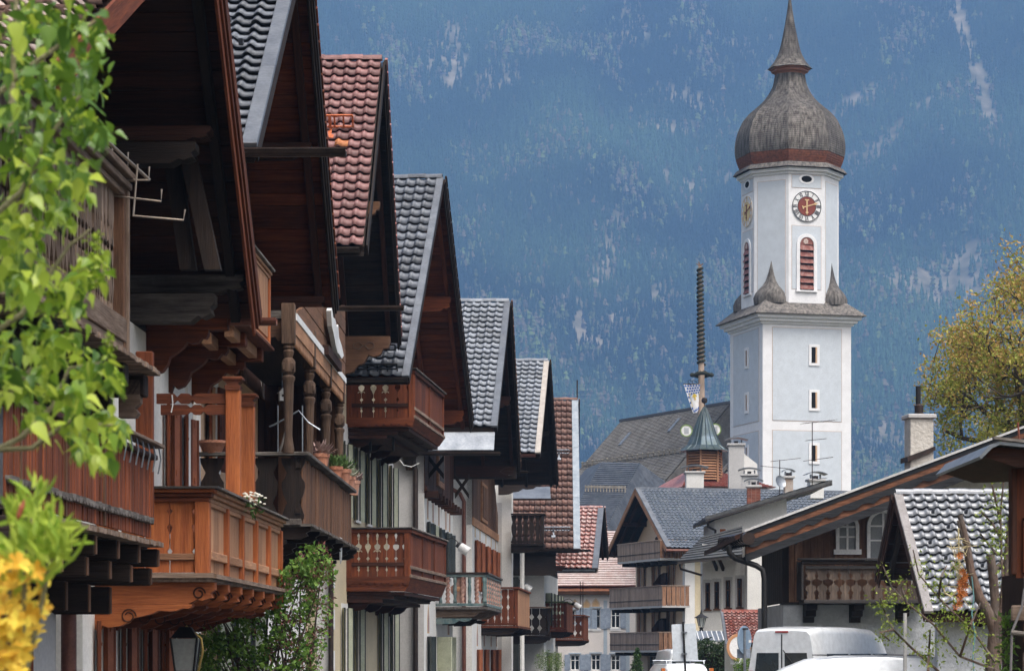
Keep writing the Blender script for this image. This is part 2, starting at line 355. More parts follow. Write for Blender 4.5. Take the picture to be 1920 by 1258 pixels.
dec = np.where(kind[:, None] < .45, np.array([[.13, .105, .075]]), np.where(kind[:, None] < .8, np.array([[.10, .115, .05]]), np.array([[.12, .16, .055]])))*(.7+.6*rs.rand(n, 1))
colr = np.where(decid[:, None], dec, colr)
att = me.color_attributes.new('species_relief_shade', 'FLOAT_COLOR', 'POINT')
full = np.ones((n, nv, 4), np.float32); full[..., :3] = colr[:, None, :]; att.data.foreach_set('color', full.reshape(-1))
fm, nt, b = material('forest_leaf'); a = nt.nodes.new('ShaderNodeVertexColor'); a.layer_name = 'species_relief_shade'
nt.links.new(a.outputs[0], b.inputs['Base Color']); b.inputs['Roughness'].default_value = 1; b.inputs['Specular IOR Level'].default_value = 0
me.materials.append(fm)
tag(inst('forest', me), label='blue hazy conifer forest covering the mountainside behind the town', cat='forest', kind='stuff')
# the ski-lift masts: one small pylon on the slope
# air
hz, nt, b = material('haze_air'); nt.nodes.remove(b); out = nt.nodes['Material Output']
pv = nt.nodes.new('ShaderNodeVolumePrincipled'); pv.inputs['Color'].default_value = (.255, .465, .81, 1); pv.inputs['Density'].default_value = .00020
pv.inputs['Anisotropy'].default_value = 0.0
nt.links.new(pv.outputs[0], out.inputs['Volume'])
hb = MB().box(-5400, 5800, -200, 9200, -10, 1800).build('haze', hz); tag(hb, kind='stuff')

mm, nt, b = material('mist_air'); nt.nodes.remove(b); out = nt.nodes['Material Output']
pv = nt.nodes.new('ShaderNodeVolumePrincipled'); pv.inputs['Color'].default_value = (.95, .96, 1, 1); pv.inputs['Density'].default_value = .009; nt.links.new(pv.outputs[0], out.inputs['Volume'])
mb = MB(); mx_, md_ = slope_pt(1665, 842); c0 = at(1665, 842, md_-60)
for dx, dz, a, c in ((0, 0, 26, 9), (16, -9, 18, 8), (-16, 9, 16, 5)):
    V = []; Fs = []; nu_, nv_ = 20, 10
    mb.lathe([(max(.05, math.sin(PI*k/nv_)), -math.cos(PI*k/nv_)) for k in range(nv_+1)], nu_)
    for q in range(len(mb.v)-nu_*(nv_+1), len(mb.v)): x, y, z = mb.v[q]; mb.v[q] = (c0.x+dx+x*a-z*c*.8, c0.y+y*14, c0.z+dz+z*c-x*a*.45)
tag(mb.build('mist', mm), kind='stuff')
# ------------------------------------------------------------- church tower and nave
TD = 200.; TK = TD / F                                      # metres per photo pixel at the tower
def tz(py): return EYE + (HY - py) * TK
shingle = noisy('wood_shingle_grey', (.055, .048, .042), (.225, .205, .185), (.03, .03, .036), size=3.2, scale=(1.6, 1.6, .28), rough=.85, bump=.25, rnd=.1, dirt=.8, dirt_scale=.32)
shingle_red = noisy('wood_shingle_rust', (.12, .042, .026), (.25, .085, .045), (.085, .065, .058), size=5, rough=.85, bump=.2, rnd=.3, dirt=.5, dirt_scale=1.)
t_panel = plaster('tower_panel_blue_grey', (.58, .625, .67), (.50, .54, .58), dirt=.3, bump=.1)
t_white = plaster('tower_white', (.80, .80, .81), (.62, .62, .62), dirt=.3, bump=.06)
t_line = plain('tower_fine_line_ochre', (.55, .45, .40), rough=.9)
red_louvre = noisy('louvre_red_paint', (.16, .035, .022), (.24, .06, .038), (.35, .3, .28), size=3, rough=.6, dirt=.5, dirt_scale=3.)
gold = plain('gold_leaf', (.75, .52, .28), rough=.35, metal=.4)
# tower centre: nearest corner at pixel 1430, front face turned 15.3 degrees
W2 = 3.56; ANG = math.radians(15.3)
corner = at(1430, HY, TD)
Rm = Matrix.Rotation(ANG, 3, 'Z')
cen = Vector((corner.x, corner.y, 0)) - Rm @ Vector((-W2, -W2, 0))
tower = empty('church_tower', cen, ANG, label='tall white church tower with grey onion dome and clock', cat='church tower')
# local frame: front face y=-W2, left face x=-W2
zc0 = tz(606)
mb = MB().box(-W2, W2, -W2, W2, 0, zc0)
tw = mb.build('wall', t_white, tower)
def face_T(i): return Rz(i * PI / 2)     # 0 front (-y), 3 -> left (-x)
def FT(i): return Rz(-PI/2) if i == 1 else Matrix.Identity(4)
def pan(name, mat, x0, x1, z0, z1, M, out, thick=.03, r=W2):
    return MB().box(x0, x1, -r - out, -r + .05, z0, z1).build(name, mat, tower, M=M)
band = tz(795)
for i in (0, 1):
    for z0, z1 in ((tz(788)+.0, tz(612)), (tz(1190), tz(805))):
        pan('panel_border', t_line, -W2+.75, W2-.75, z0, z1, FT(i), .018)
        pan('panel', t_panel, -W2+.80, W2-.80, z0+.05, z1-.05, FT(i), .03)
dark = P_dark_interior
def frame_window(M, xc, w, z0, z1, r, out, parent, wide=.20):
    fr = MB()
    fr.box(xc-w/2-wide, xc-w/2, -r-out, -r+.02, z0-wide, z1+wide); fr.box(xc+w/2, xc+w/2+wide, -r-out, -r+.02, z0-wide, z1+wide)
    fr.box(xc-w/2, xc+w/2, -r-out, -r+.02, z1, z1+wide); fr.box(xc-w/2, xc+w/2, -r-out, -r+.02, z0-wide, z0)
    f = fr.build('window', t_white, parent, M=M)
    MB().box(xc-w/2, xc+w/2, -r-.034, -r+.02, z0, z1).build('pane', dark, f)
    MB().box(xc+w/2-.12, xc+w/2+.0, -r-out+.005, -r+.0, z0, z1).build('reveal', P_peach, f)
    return f
for i, xc, w in ((0, .55, .46), (1, .25, .38)):
    for py in (663, 748, 848):
        frame_window(FT(i), xc, w, tz(py+15), tz(py-15), W2, .10, tower)
# cornice between square and octagon, skirt roof
mb = MB()
for h, z0, z1 in ((W2+.15, zc0, zc0+.18), (W2+.38, zc0+.18, zc0+.42), (W2+.62, zc0+.42, zc0+.72)):
    mb.box(-h, h, -h, h, z0, z1)
mb.build('cornice', t_white, tower)
zs0 = zc0+.72
R8 = 3.43                                                    # octagon half width across flats
def octo(r, z): return [(r/math.cos(PI/8)*math.cos(PI/8+k*PI/4), r/math.cos(PI/8)*math.sin(PI/8+k*PI/4), z) for k in range(8)]
zo0 = tz(563)
mb = MB(); h0, h1 = W2+.9, 2.95
mb.add([(-h0,-h0,zs0),(h0,-h0,zs0),(h0,h0,zs0),(-h0,h0,zs0),(-h1,-h1,zs0+1.35),(h1,-h1,zs0+1.35),(h1,h1,zs0+1.35),(-h1,h1,zs0+1.35)],
       [(3,2,1,0),(0,1,5,4),(1,2,6,5),(2,3,7,6),(3,0,4,7),(4,5,6,7)])
mb.box(-h0, h0, -h0, h0, zs0-.04, zs0)
mb.build('skirt_roof', shingle, tower)
zo1 = tz(322)
mb = MB(); mb.add(octo(R8, zs0+.3)+octo(R8, zo1), [tuple(range(7, -1, -1)), tuple(range(8, 16))]+[(k, (k+1) % 8, 8+(k+1) % 8, 8+k) for k in range(8)])
mb.build('octagon_wall', t_white, tower)
FW = R8*math.tan(PI/8)                                       # half width of one octagon face
def O8(k): return Rz(k*PI/4)                                 # k=0 front, -1 left diagonal, -2 left
def zbox(name, mat, k, x0, x1, z0, z1, out, parent=tower):
    return MB().box(x0, x1, -R8-out, -R8+.03, z0, z1).build(name, mat, parent, M=O8(k))
for k in (-1, 1):
    zbox('panel_border', t_line, k, -FW+.25, FW-.25, tz(548), tz(333), .012); zbox('panel', t_panel, k, -FW+.29, FW-.29, tz(547), tz(334), .025)
for k in (0, -2, 2):
    for z0, z1 in ((tz(349), tz(324)), (tz(540), tz(419))):
        zbox('panel_border', t_line, k, -FW+.22, FW-.22, z0, z1, .012); zbox('panel', t_panel, k, -FW+.26, FW-.26, z0+.04, z1-.04, .025)
    # oval hole
    e = [(.42*math.cos(a)*1., .24*math.sin(a)) for a in np.linspace(0, 2*PI, 20, endpoint=False)]
    e2 = [(x*1.45, z*1.55) for x, z in e]; zc = tz(329)-.1
    fr = MB().prism([(x, z+zc) for x, z in e2], 1, -R8-.05, -R8+.02).build('oculus', t_white, tower, M=O8(k))
    MB().prism([(x, z+zc) for x, z in e], 1, -R8-.062, -R8+.02).build('opening', dark, fr)
    # clock
    zk = tz(383); red = k != -2
    ck = inst('clock', MB().lathe([(0.01, 0), (1.17, 0), (1.17, .05)], 48).mesh('clock', M_white if red else M_white), tower, O8(k) @ T(0, -R8-.02, zk) @ Rx(PI/2))
    # clock local: x right, y up, z outwards
    black = plain('clock_black', (.02, .02, .03)); cred = plain('clock_red', (.20, .035, .018), rough=.6)
    MB().lathe([(1.12, .05), (1.17, .05), (1.17, .075), (1.12, .075), (1.12, .05)], 48, cap=False).build('rim', black if red else gold, ck)
    MB().lathe([(.01, .05), (.735, .05), (.735, .07), (.01, .07)], 48).build('dial', cred if red else plain('clock_gold_dial', (.75, .58, .25), rough=.5), ck)
    MB().lathe([(.71, .05), (.75, .05), (.75, .082), (.71, .082), (.71, .05)], 48, cap=False).build('inner_ring', black if red else gold, ck)
    nums = ['XII', 'I', 'II', 'III', 'IIII', 'V', 'VI', 'VII', 'VIII', 'IX', 'X', 'XI']
    for q, tx_ in enumerate(nums):
        a = PI/2 - q*PI/6; mb = MB(); ws = {'I': .055, 'V': .15, 'X': .15}; tot = sum(ws[c] for c in tx_)+.025*(len(tx_)-1); cx = -tot/2
        def stroke(xa, ya, xb, yb, w):
            d = Vector((xb-xa, yb-ya)); nrm = Vector((-d.y, d.x)).normalized()*w/2
            mb.hexa([(xa-nrm.x, ya-nrm.y, .055), (xa+nrm.x, ya+nrm.y, .055), (xb+nrm.x, yb+nrm.y, .055), (xb-nrm.x, yb-nrm.y, .055),
                     (xa-nrm.x, ya-nrm.y, .068), (xa+nrm.x, ya+nrm.y, .068), (xb+nrm.x, yb+nrm.y, .068), (xb-nrm.x, yb-nrm.y, .068)])
        for ch in tx_:
            w = ws[ch]
            if ch == 'I': stroke(cx+w/2, -.16, cx+w/2, .16, .045)
            if ch == 'V': stroke(cx, .16, cx+w/2, -.16, .045); stroke(cx+w, .16, cx+w/2, -.16, .025)
            if ch == 'X': stroke(cx, .16, cx+w, -.16, .045); stroke(cx+w, .16, cx, -.16, .025)
            cx += w+.025
        mb.build('numeral', black if red else gold, ck, M=Rz(a-PI/2) @ T(0, .94, 0))
    # hands: minute hand towards two o'clock, hour hand down
    def hand(ang, L, back, w, name):
        mb = MB(); mb.prism([(-w*.5, -back), (w*.5, -back), (w*.35, L*.6), (w*1.1, L*.72), (w*.4, L*.8), (0, L), (-w*.4, L*.8), (-w*1.1, L*.72), (-w*.35, L*.6)], 2, .09, .11)
        mb.prism([(-w*1.3, -back-.02), (w*1.3, -back-.02), (w*1.3, -back+.07), (-w*1.3, -back+.07)], 2, .088, .112)
        mb.build(name, gold if red else cred, ck, M=Rz(ang))
    hand(math.radians(-73), 1.0, .36, .10, 'minute_hand'); hand(PI, .66, .5, .13, 'hour_hand')
    # louvred belfry window with round head
    zb, zt, hw = tz(541), tz(455), .56
    arc = [(hw*math.cos(a), zt+hw*math.sin(a)) for a in np.linspace(0, PI, 15)]
    arc2 = [((hw+.26)*math.cos(a), zt+(hw+.26)*math.sin(a)) for a in np.linspace(0, PI, 15)]
    outer = [(hw+.26, zb)]+arc2+[(-hw-.26, zb)]; inner = [(hw, zb)]+arc+[(-hw, zb)]
    mb = MB(); nn = len(outer)
    for q in range(nn-1):
        (a, b2), (c2, d2), (e_, f_), (g_, h_) = inner[q], outer[q], outer[q+1], inner[q+1]
        y0, y1 = -R8-.12, -R8+.02
        mb.hexa([(a, y1, b2), (c2, y1, d2), (e_, y1, f_), (g_, y1, h_), (a, y0, b2), (c2, y0, d2), (e_, y0, f_), (g_, y0, h_)])
    mb.box(-hw-.3, hw+.3, -R8-.16, -R8+.02, zb-.12, zb)
    lw = mb.build('belfry_window', t_white, tower, M=O8(k))
    MB().prism(inner, 1, -R8-.034, -R8+.02).build('opening', dark, lw)
    MB().prism([(hw-.01, zt+.0)]+[(x*.98, z) for x, z in arc]+[(-hw+.01, zt)], 1, -R8-.07, -R8+.0).build('tympanum', red_louvre, lw)
    ros = MB()
    for q in range(6):
        a = q*PI/3+.3; ros.lathe([(.07, 0), (.09, .02), (.06, .03)], 8, (0.12*math.cos(a), 0.12*math.sin(a), 0))
    ros.build('rosette', t_line, lw, M=T(-.08, -R8-.07, zt+.24) @ Rx(PI/2))
    for q in range(7):
        z = zb+.06+q*(zt-zb)/7
        MB().hexa([(-hw+.02, -R8+.0, z+.10), (hw-.02, -R8+.0, z+.10), (hw-.02, -R8+.0, z+.42), (-hw+.02, -R8+.0, z+.42),
                   (-hw+.02, -R8-.20, z), (hw-.02, -R8-.20, z), (hw-.02, -R8-.17, z+.04), (-hw+.02, -R8-.04, z+.42)]).build('louvre', red_louvre, lw)
# corner caps (half-onion turrets on the four corners of the skirt)
prof = [(1.05, 0), (1.09, .45), (.96, .85), (.79, 1.1), (.54, 1.4), (.34, 1.8), (.2, 2.3), (.09, 2.85), (.0, 3.35)]
for k in (-1, 1, -3, 3):
    mb = MB(); d = (R8 + .1)
    Rk = O8(k)
    for (r, z), (r2, z2) in zip(prof, prof[1:]):
        pass
    n = 10; vs = []
    for r, z in prof:
        for q in range(n):
            a = PI*q/(n-1)
            xx = max(-1, min(1, 1.25*math.cos(a)))*r*1.12
            vs.append((xx, -R8-.02-(r*math.sin(a))**1.0*1.05, zs0+.85+z))
    m_ = len(prof); fs = [(i*n+q, i*n+q+1, (i+1)*n+q+1, (i+1)*n+q) for i in range(m_-1) for q in range(n-1)]
    fs += [tuple(range(n-1, -1, -1))] + [(i*n+n-1, i*n, (i+1)*n, (i+1)*n+n-1) for i in range(m_-1)]
    mb.add(vs, fs); mb.build('corner_cap', shingle, tower, smooth=True, M=O8(k))
# upper cornice and onion dome
mb = MB()
for r, z0, z1 in ((R8+.12, zo1, zo1+.2), (R8+.34, zo1+.2, zo1+.45)):
    mb.add(octo(r, z0)+octo(r, z1), [tuple(range(7, -1, -1)), tuple(range(8, 16))]+[(k, (k+1) % 8, 8+(k+1) % 8, 8+k) for k in range(8)])
mb.build('upper_cornice', t_white, tower)
def oct_shell(rings, name, mat, sub=True, smooth=False):
    """octagonal shell with shingle courses: every course is a slightly flared ring"""
    mb = MB(); NS = 8
    for (r0, z0), (r1, z1) in zip(rings, rings[1:]):
        vs = []
        for r, z in ((r0, z0), (r1, z1)): vs += octo(r, z)
        mb.add(vs, [(k, (k+1) % 8, 8+(k+1) % 8, 8+k) for k in range(8)])
    return mb.build(name, mat, tower, fix=False)
def courses(px_prof, step=.16, lip=.04):
    zz = [tz(y) for y, r in px_prof]; rr = [r*TK*.955 for y, r in px_prof]; out = []
    z = zz[0]
    while z < zz[-1]-.01:
        z2 = min(z+step, zz[-1]); ra, rb = np.interp(z, zz, rr), np.interp(z2, zz, rr)
        out += [(ra+lip, z), (rb, z2)]; z = z2
    return out
def smoothprof(p, n=60):
    ys = [a for a, b in p]; rs_ = [b for a, b in p]; t = np.arange(len(p)); tt = np.linspace(0, len(p)-1, n)
    def cr(v, u):
        i = int(min(len(v)-2, math.floor(u))); f = u-i
        p0, p1, p2, p3 = v[max(i-1, 0)], v[i], v[i+1], v[min(i+2, len(v)-1)]
        return .5*((2*p1)+(-p0+p2)*f+(2*p0-5*p1+4*p2-p3)*f*f+(-p0+3*p1-3*p2+p3)*f**3)
    return [(cr(ys, u), cr(rs_, u)) for u in tt]
oct_shell([(R8+.62, tz(317)+.28), (R8+.6, tz(317)+.32), (3.75, tz(300)), (3.55, tz(299))], 'dome_skirt', shingle)
onion = smoothprof([(302, 91), (296, 93.5), (284, 98), (267, 101.5), (248, 101), (229, 97), (212, 90), (203, 85), (190, 74), (178, 60), (163, 45), (142, 32.5), (122, 28), (118, 27.5)])
io = [q for q, (y, r) in enumerate(onion) if y < 279][0]
oct_shell(courses(onion[:io+1]), 'dome_lower_band', shingle_red)
oct_shell(courses(onion[io:]), 'onion_dome', shingle)
cop = plain('lantern_rust_paint', (.28, .12, .075), rough=.7)
oct_shell([(1.08, tz(118)), (1.08, tz(116)), (1.32, tz(113.5)), (1.32, tz(110)), (1.45, tz(109)), (1.45, tz(106)), (.2, tz(106))], 'lantern_collar', cop)
sp = smoothprof([(106.5, 41), (98, 33), (88, 26.5), (76, 20.8), (60, 16.3), (40, 12.2), (20, 8.5), (0, 5.3), (-20, 2.6), (-36, 1)], 40)
oct_shell(courses(sp), 'spire', shingle)
mb = MB().lathe([(.02, -.45), (.3, -.25), (.36, 0), (.3, .25), (.02, .45)], 12, (0, 0, tz(-44))); mb.box(-.05, .05, -.05, .05, tz(-44), tz(-92)); mb.box(-.5, .5, -.05, .05, tz(-80), tz(-77))
mb.build('finial_cross', gold, tower)

# ------------------------------------------------------------- nave
nave_sh = noisy('nave_shingle', (.10, .092, .083), (.22, .205, .19), (.33, .32, .30), scale=(2.5, .35, .35), size=2.5, rough=.85, bump=.2, dirt=.55, dirt_scale=.8)
nave_dark = noisy('annex_slate', (.028, .034, .046), (.065, .078, .10), (.16, .17, .19), size=3, rough=.55, bump=.2, dirt=.5, dirt_scale=1.2)
A = at(1165, 790, 228); B = at(1372, 754, 211)
d = Vector((B.x-A.x, B.y-A.y, 0)).normalized(); nrm = Vector((d.y, -d.x, 0)); nrm = nrm if nrm.x < 0 else -nrm
zr = (A.z+B.z)/2
nave = empty('church_nave', (A.x, A.y, 0), math.atan2(d.y, d.x), label='church nave with big grey shingled roof beside the tower', cat='church')
Li = Matrix.Rotation(-math.atan2(d.y, d.x), 3, 'Z'); sgn = 1 if (Li @ nrm).y > 0 else -1
LEN = (B-A).length; HWN = 9.6; HN = 10.2
MB().box(0.4, LEN, -HWN+.9, HWN-.9, 0, zr-HN+.5).build('wall', P_white, nave)
# roof: courses on the visible slope, each course a long lapped strip
def slope_courses(name, mat, parent, p0, p1, q0, q1, n, lip, outn):
    """lapped strips between top edge p0-p1 and bottom edge q0-q1"""
    mb = MB(); p0, p1, q0, q1 = map(Vector, (p0, p1, q0, q1)); outn = Vector(outn).normalized()
    for i in range(n):
        a, b = i/n, (i+1)/n
        A0, A1 = p0.lerp(q0, a), p1.lerp(q1, a); B0, B1 = p0.lerp(q0, b)+outn*lip, p1.lerp(q1, b)+outn*lip
        mb.quad(A0, A1, B1, B0); C0, C1 = p0.lerp(q0, b), p1.lerp(q1, b); mb.quad(B0, B1, C1, C0)
    return mb.build(name, mat, parent, fix=False)
sl = slope_courses('roof', nave_sh, nave, (0, 0, zr), (LEN, 0, zr), (0, sgn*HWN, zr-HN), (LEN, sgn*HWN, zr-HN), 74, .05, (0, sgn, 1))
MB().prism([(-HWN, zr-HN-.1), (0, zr-.06), (HWN, zr-HN-.1)], 0, .03, LEN).build('roof_body', nave_sh, nave)
MB().box(-.1, LEN, -.16, .16, zr-.06, zr+.14).build('ridge_cap', plain('ridge_lead', (.10, .10, .11), rough=.6), nave)
rail = noisy('snow_guard_wood', (.26, .23, .19), (.40, .36, .3), size=3, rough=.9)
for t in (.40, .70):
    y, z = sgn*HWN*t, zr-HN*t
    mb = MB().box(0, LEN, y-.05, y+.05, z+.32, z+.42); mb.box(0, LEN, y-.04, y+.04, z+.14, z+.20)
    for q in range(int(LEN/.9)): mb.box(q*.9+.2, q*.9+.28, y-.05, y+.05, z-.05, z+.5)
    mb.build('snow_guard', rail, nave)
for u, t in ((4.2, .19), (11.7, .13)):
    y, z = sgn*HWN*t, zr-HN*t
    inst('skylight', MB().box(-.22, .22, -.75, .75, 0, .12).mesh('skylight', M_zinc), nave, T(u, y, z) @ Rx(-sgn*math.atan(HN/HWN)))
# annex roof with its darker slate
P = [at(1128, 866, 203), at(1200, 868, 201), at(1136, 992, 190), at(1058, 992, 192)]
an = empty('church_annex', (P[2].x, P[2].y, 0), 0, label='dark blue slate annex roof below the church nave roof', cat='church annex')
Q = [p-Vector((P[2].x, P[2].y, 0)) for p in P]
outn = (Q[1]-Q[0]).cross(Q[3]-Q[0]); outn = outn if outn.y < 0 else -outn
slope_courses('roof', nave_dark, an, Q[0], Q[1], Q[3], Q[2], 34, .05, outn)
bk = Vector((0, 9, 0)); mb = MB()
mb.add([Q[0], Q[1], Q[1]+Vector((9, 6, -6)), Q[2]+Vector((2.5, 5, 0)), Q[2]], [(0, 1, 2), (1, 2, 3, 4)])
mb.add([Q[0], Q[3], Q[3]+Vector((-2, 9, 0)), Q[0]+Vector((-1, 8, 0))], [(0, 1, 2, 3)])
mb.build('roof_side', nave_dark, an)
MB().box(Q[3].x+.6, Q[2].x+2, Q[3].y+.8, Q[3].y+9, 0, Q[2].z).build('wall', P_white, an)
t = .45; mb = MB(); a0, a1 = Q[0].lerp(Q[3], t), Q[1].lerp(Q[2], t)
for q in range(14):
    p = a0.lerp(a1, q/13); mb.box(p.x-.04, p.x+.04, p.y-.12, p.y-.04, p.z-.05, p.z+.45)
mb.hexa([a0+Vector((0, -.14, .25)), a1+Vector((0, -.14, .25)), a1+Vector((0, -.04, .25)), a0+Vector((0, -.04, .25)), a0+Vector((0, -.14, .42)), a1+Vector((0, -.14, .42)), a1+Vector((0, -.04, .42)), a0+Vector((0, -.04, .42))])
mb.build('snow_guard', rail, an)
# ------------------------------------------------------------- kit for the gabled houses
TILES = {}
def tile_me(key, w, L, mat):
    k = (key, round(w, 3), round(L, 3))
    if k in TILES: return TILES[k]
    xs_ = np.linspace(0, 1.08, 11); V = []; Fs = []
    def hgt(t): return -.006*math.sin(PI*t/.56) if t < .56 else .05*math.sin(PI*min(1, (t-.56)/.5))
    for y, dz in ((0, -.004), (L+.05, .058)):
        for t in xs_: V.append((t*w, y, hgt(t)+dz))
    for t in xs_: V.append((t*w, L-.03, hgt(t)-.012))
    n = len(xs_)
    for i in range(n-1): Fs += [(i, i+1, n+i+1, n+i), (n+i, n+i+1, 2*n+i+1, 2*n+i)]
    me = bpy.data.meshes.new('tile'); me.from_pydata(V, [], Fs); me.materials.append(mat)
    me.polygons.foreach_set('use_smooth', [q % 2 == 0 for q in range(len(Fs))]); me.update()
    TILES[k] = me; return me
def tiles_on(parent, M, width, length, tw, rows, mat, ncol, key, jitter=1., skip=(), maxn=290):
    """pantiles on one slope: M has x along the eave from the verge, y down from the ridge; the first ncol columns are single tiles, the rest one mesh"""
    te = length/rows; me = tile_me(key, tw, te, mat); total = max(ncol, int(width/tw))
    ncol = min(ncol, maxn//rows); r = random.Random(hash(key) % 1000)
    for j in range(ncol):
        for i in range(rows):
            if (j, i) in skip: continue
            inst('tile', me, parent, M @ T(j*tw+r.uniform(-.004, .004)*jitter, i*te+r.uniform(-.006, .006)*jitter, .05+r.uniform(-.003, .004)*jitter) @ Rz(r.uniform(-.012, .012)*jitter) @ Rx(r.uniform(-.006, .006)*jitter))
    if total > ncol:
        V0 = np.array([v.co for v in me.vertices]); F0 = [tuple(p.vertices) for p in me.polygons]; V = []; Fs = []
        for j in range(ncol, total):
            for i in range(rows):
                b = len(V)*len(V0); V.append(V0+np.array([j*tw, i*te, .05])); Fs += [tuple(b+k for k in f) for f in F0]
        m2 = bpy.data.meshes.new('tiles'); m2.from_pydata(np.concatenate(V).tolist(), [], Fs); m2.materials.append(mat); m2.update()
        tag(inst('tiles', m2, parent, M), kind='stuff')
def slope_M(top, bottom, xsign, zdir=1):
    """matrix with x along local x*xsign, y down slope, z normal (top, bottom: (x, y, z))"""
    t, b = Vector(top), Vector(bottom); yv = (b-t).normalized(); xv = Vector((xsign, 0, 0)); zv = xv.cross(yv); zv = zv if zv.z*zdir > 0 else -zv
    M = Matrix((( xv.x, yv.x, zv.x, t.x), (xv.y, yv.y, zv.y, t.y), (xv.z, yv.z, zv.z, t.z), (0, 0, 0, 1)))
    return M, (b-t).length
def half_round(r, L, n=8, th=.015):
    mb = MB(); P = [(r*math.cos(a), r*math.sin(a)) for a in np.linspace(0, PI, n)]; Q = [((r-th)*math.cos(a), (r-th)*math.sin(a)) for a in np.linspace(PI, 0, n)]
    return mb.prism(P+Q, 0, 0, L)
def beam_end(L, h, style=0):
    """profile (x, z) of a beam of length L and height h with its outer end carved; z from 0 down to -h"""
    if style == 0: return [(0, 0), (L, 0), (L, -h*.35), (L-.05, -h*.5), (L-.03, -h*.7), (L-.14, -h*.85), (L-.2, -h*.78), (L-.3, -h), (0, -h)]
    return [(0, 0), (L, 0), (L, -h), (0, -h)]
def console(L, H):
    return [(0, 0), (L, 0), (L, -H*.10), (L-.04*L, -H*.18), (L*.90, -H*.16), (L*.84, -H*.26), (L*.74, -H*.28), (L*.66, -H*.24), (L*.60, -H*.36),
            (L*.50, -H*.46), (L*.38, -H*.56), (L*.34, -H*.72), (L*.26, -H*.86), (L*.14, -H*.92), (L*.08, -H*.84), (L*.04, -H), (0, -H)]
def wall_holes(h, y0, y1, z0, z1, holes, mat, th=.25, name='wall', x=0.):
    """front wall slab with real openings (holes: y0,y1,z0,z1)"""
    ys = sorted({y0, y1, *[q for a in holes for q in a[:2]]}); zs = sorted({z0, z1, *[q for a in holes for q in a[2:]]})
    ys = [q for q in ys if y0 <= q <= y1]; zs = [q for q in zs if z0 <= q <= z1]; mb = MB()
    inside = lambda y, z: any(a[0] < y < a[1] and a[2] < z < a[3] for a in holes)
    for a, b in zip(ys, ys[1:]):
        for c, d in zip(zs, zs[1:]):
            if inside((a+b)/2, (c+d)/2): continue
            mb.quad((x, a, c), (x, b, c), (x, b, d), (x, a, d))
    for a, b, c, d in holes:
        for p in (((x, a, c), (x-th, a, c), (x-th, a, d), (x, a, d)), ((x, b, c), (x, b, d), (x-th, b, d), (x-th, b, c)),
                  ((x, a, d), (x-th, a, d), (x-th, b, d), (x, b, d)), ((x, a, c), (x, b, c), (x-th, b, c), (x-th, a, c))): mb.quad(*p)
    return mb.build(name, mat, h, fix=False)
SHUT = {}
def shutter_me(w, hgt, mat, back):
    k = (round(w, 2), round(hgt, 2), mat.name)
    if k not in SHUT:
        mb = MB().box(0, .03, 0, w, 0, hgt, .004)
        for z in (0.04, hgt*.5-.04, hgt-.12): mb.box(.03, .04, .06, w-.06, z, z+.08)
        mb.box(-.012, 0, .05, w-.05, .08, hgt*.46); mb.box(-.012, 0, .05, w-.05, hgt*.54, hgt-.08); mb.m(1)
        mb.box(-.006, .036, w, w+.05, 0, hgt); mb.box(-.02, .035, -.01, .0, 0, hgt)
        for z in (hgt*.2, hgt*.8): mb.box(-.022, -.012, 0, w*.8, z, z+.035)
        SHUT[k] = mb.fix(mb.mesh('shutter', [mat, back]))
    return SHUT[k]
def window(h, y0, y1, z0, z1, frame=None, shutter=None, back=None, ang=25, sw=None, surround=None, sw_out=.09, mull=1, x=0., curtain=True, lab=None):
    """sashes behind the opening, surround on the plaster, two shutters held open; returns the hole"""
    frame = frame or M_white; mb = MB(); d = x-.16
    mb.box(d-.06, d, y0, y1, z0, z0+.07); mb.box(d-.06, d, y0, y1, z1-.07, z1); mb.box(d-.06, d, y0, y0+.06, z0, z1); mb.box(d-.06, d, y1-.06, y1, z0, z1)
    for q in range(mull): yc = y0+(y1-y0)*(q+1)/(mull+1); mb.box(d-.05, d+.006, yc-.035, yc+.035, z0, z1)
    mb.box(d-.05, d+.003, y0, y1, z0+(z1-z0)*.62, z0+(z1-z0)*.62+.05)
    f = mb.build('window', frame, h)
    MB().quad((d-.03, y0, z0), (d-.03, y1, z0), (d-.03, y1, z1), (d-.03, y0, z1)).build('pane', M_glass, f, fix=False)
    if curtain:
        MB().quad((d-.12, y0, z0), (d-.12, y1, z0), (d-.12, y1, z1), (d-.12, y0, z1)).build('curtain', plain('net_curtain', (.42, .42, .40), rough=.9), f, fix=False)
    MB().box(x, x+.07, y0-.06, y1+.06, z0-.07, z0-.001).build('sill', surround or frame, f)
    if surround:
        s = .14; mb = MB(); o = x+.022
        mb.box(x-.01, o, y0-s, y0, z0, z1+s); mb.box(x-.01, o, y1, y1+s, z0, z1+s); mb.box(x-.01, o, y0, y1, z1, z1+s); mb.build('surround', surround, f)
    if shutter:
        w = sw or (y1-y0)/2; me = shutter_me(w, z1-z0+.04, shutter, back or shutter)
        a = math.radians(ang)
        inst('shutter', me, h, T(x+.03, y0-.02, z0-.02) @ Rz(-(PI-a)) @ T(-.015, 0, 0))
        inst('shutter', me, h, T(x+.03, y1+.02, z0-.02) @ Rz(-a) )
    return (y0, y1, z0, z1)
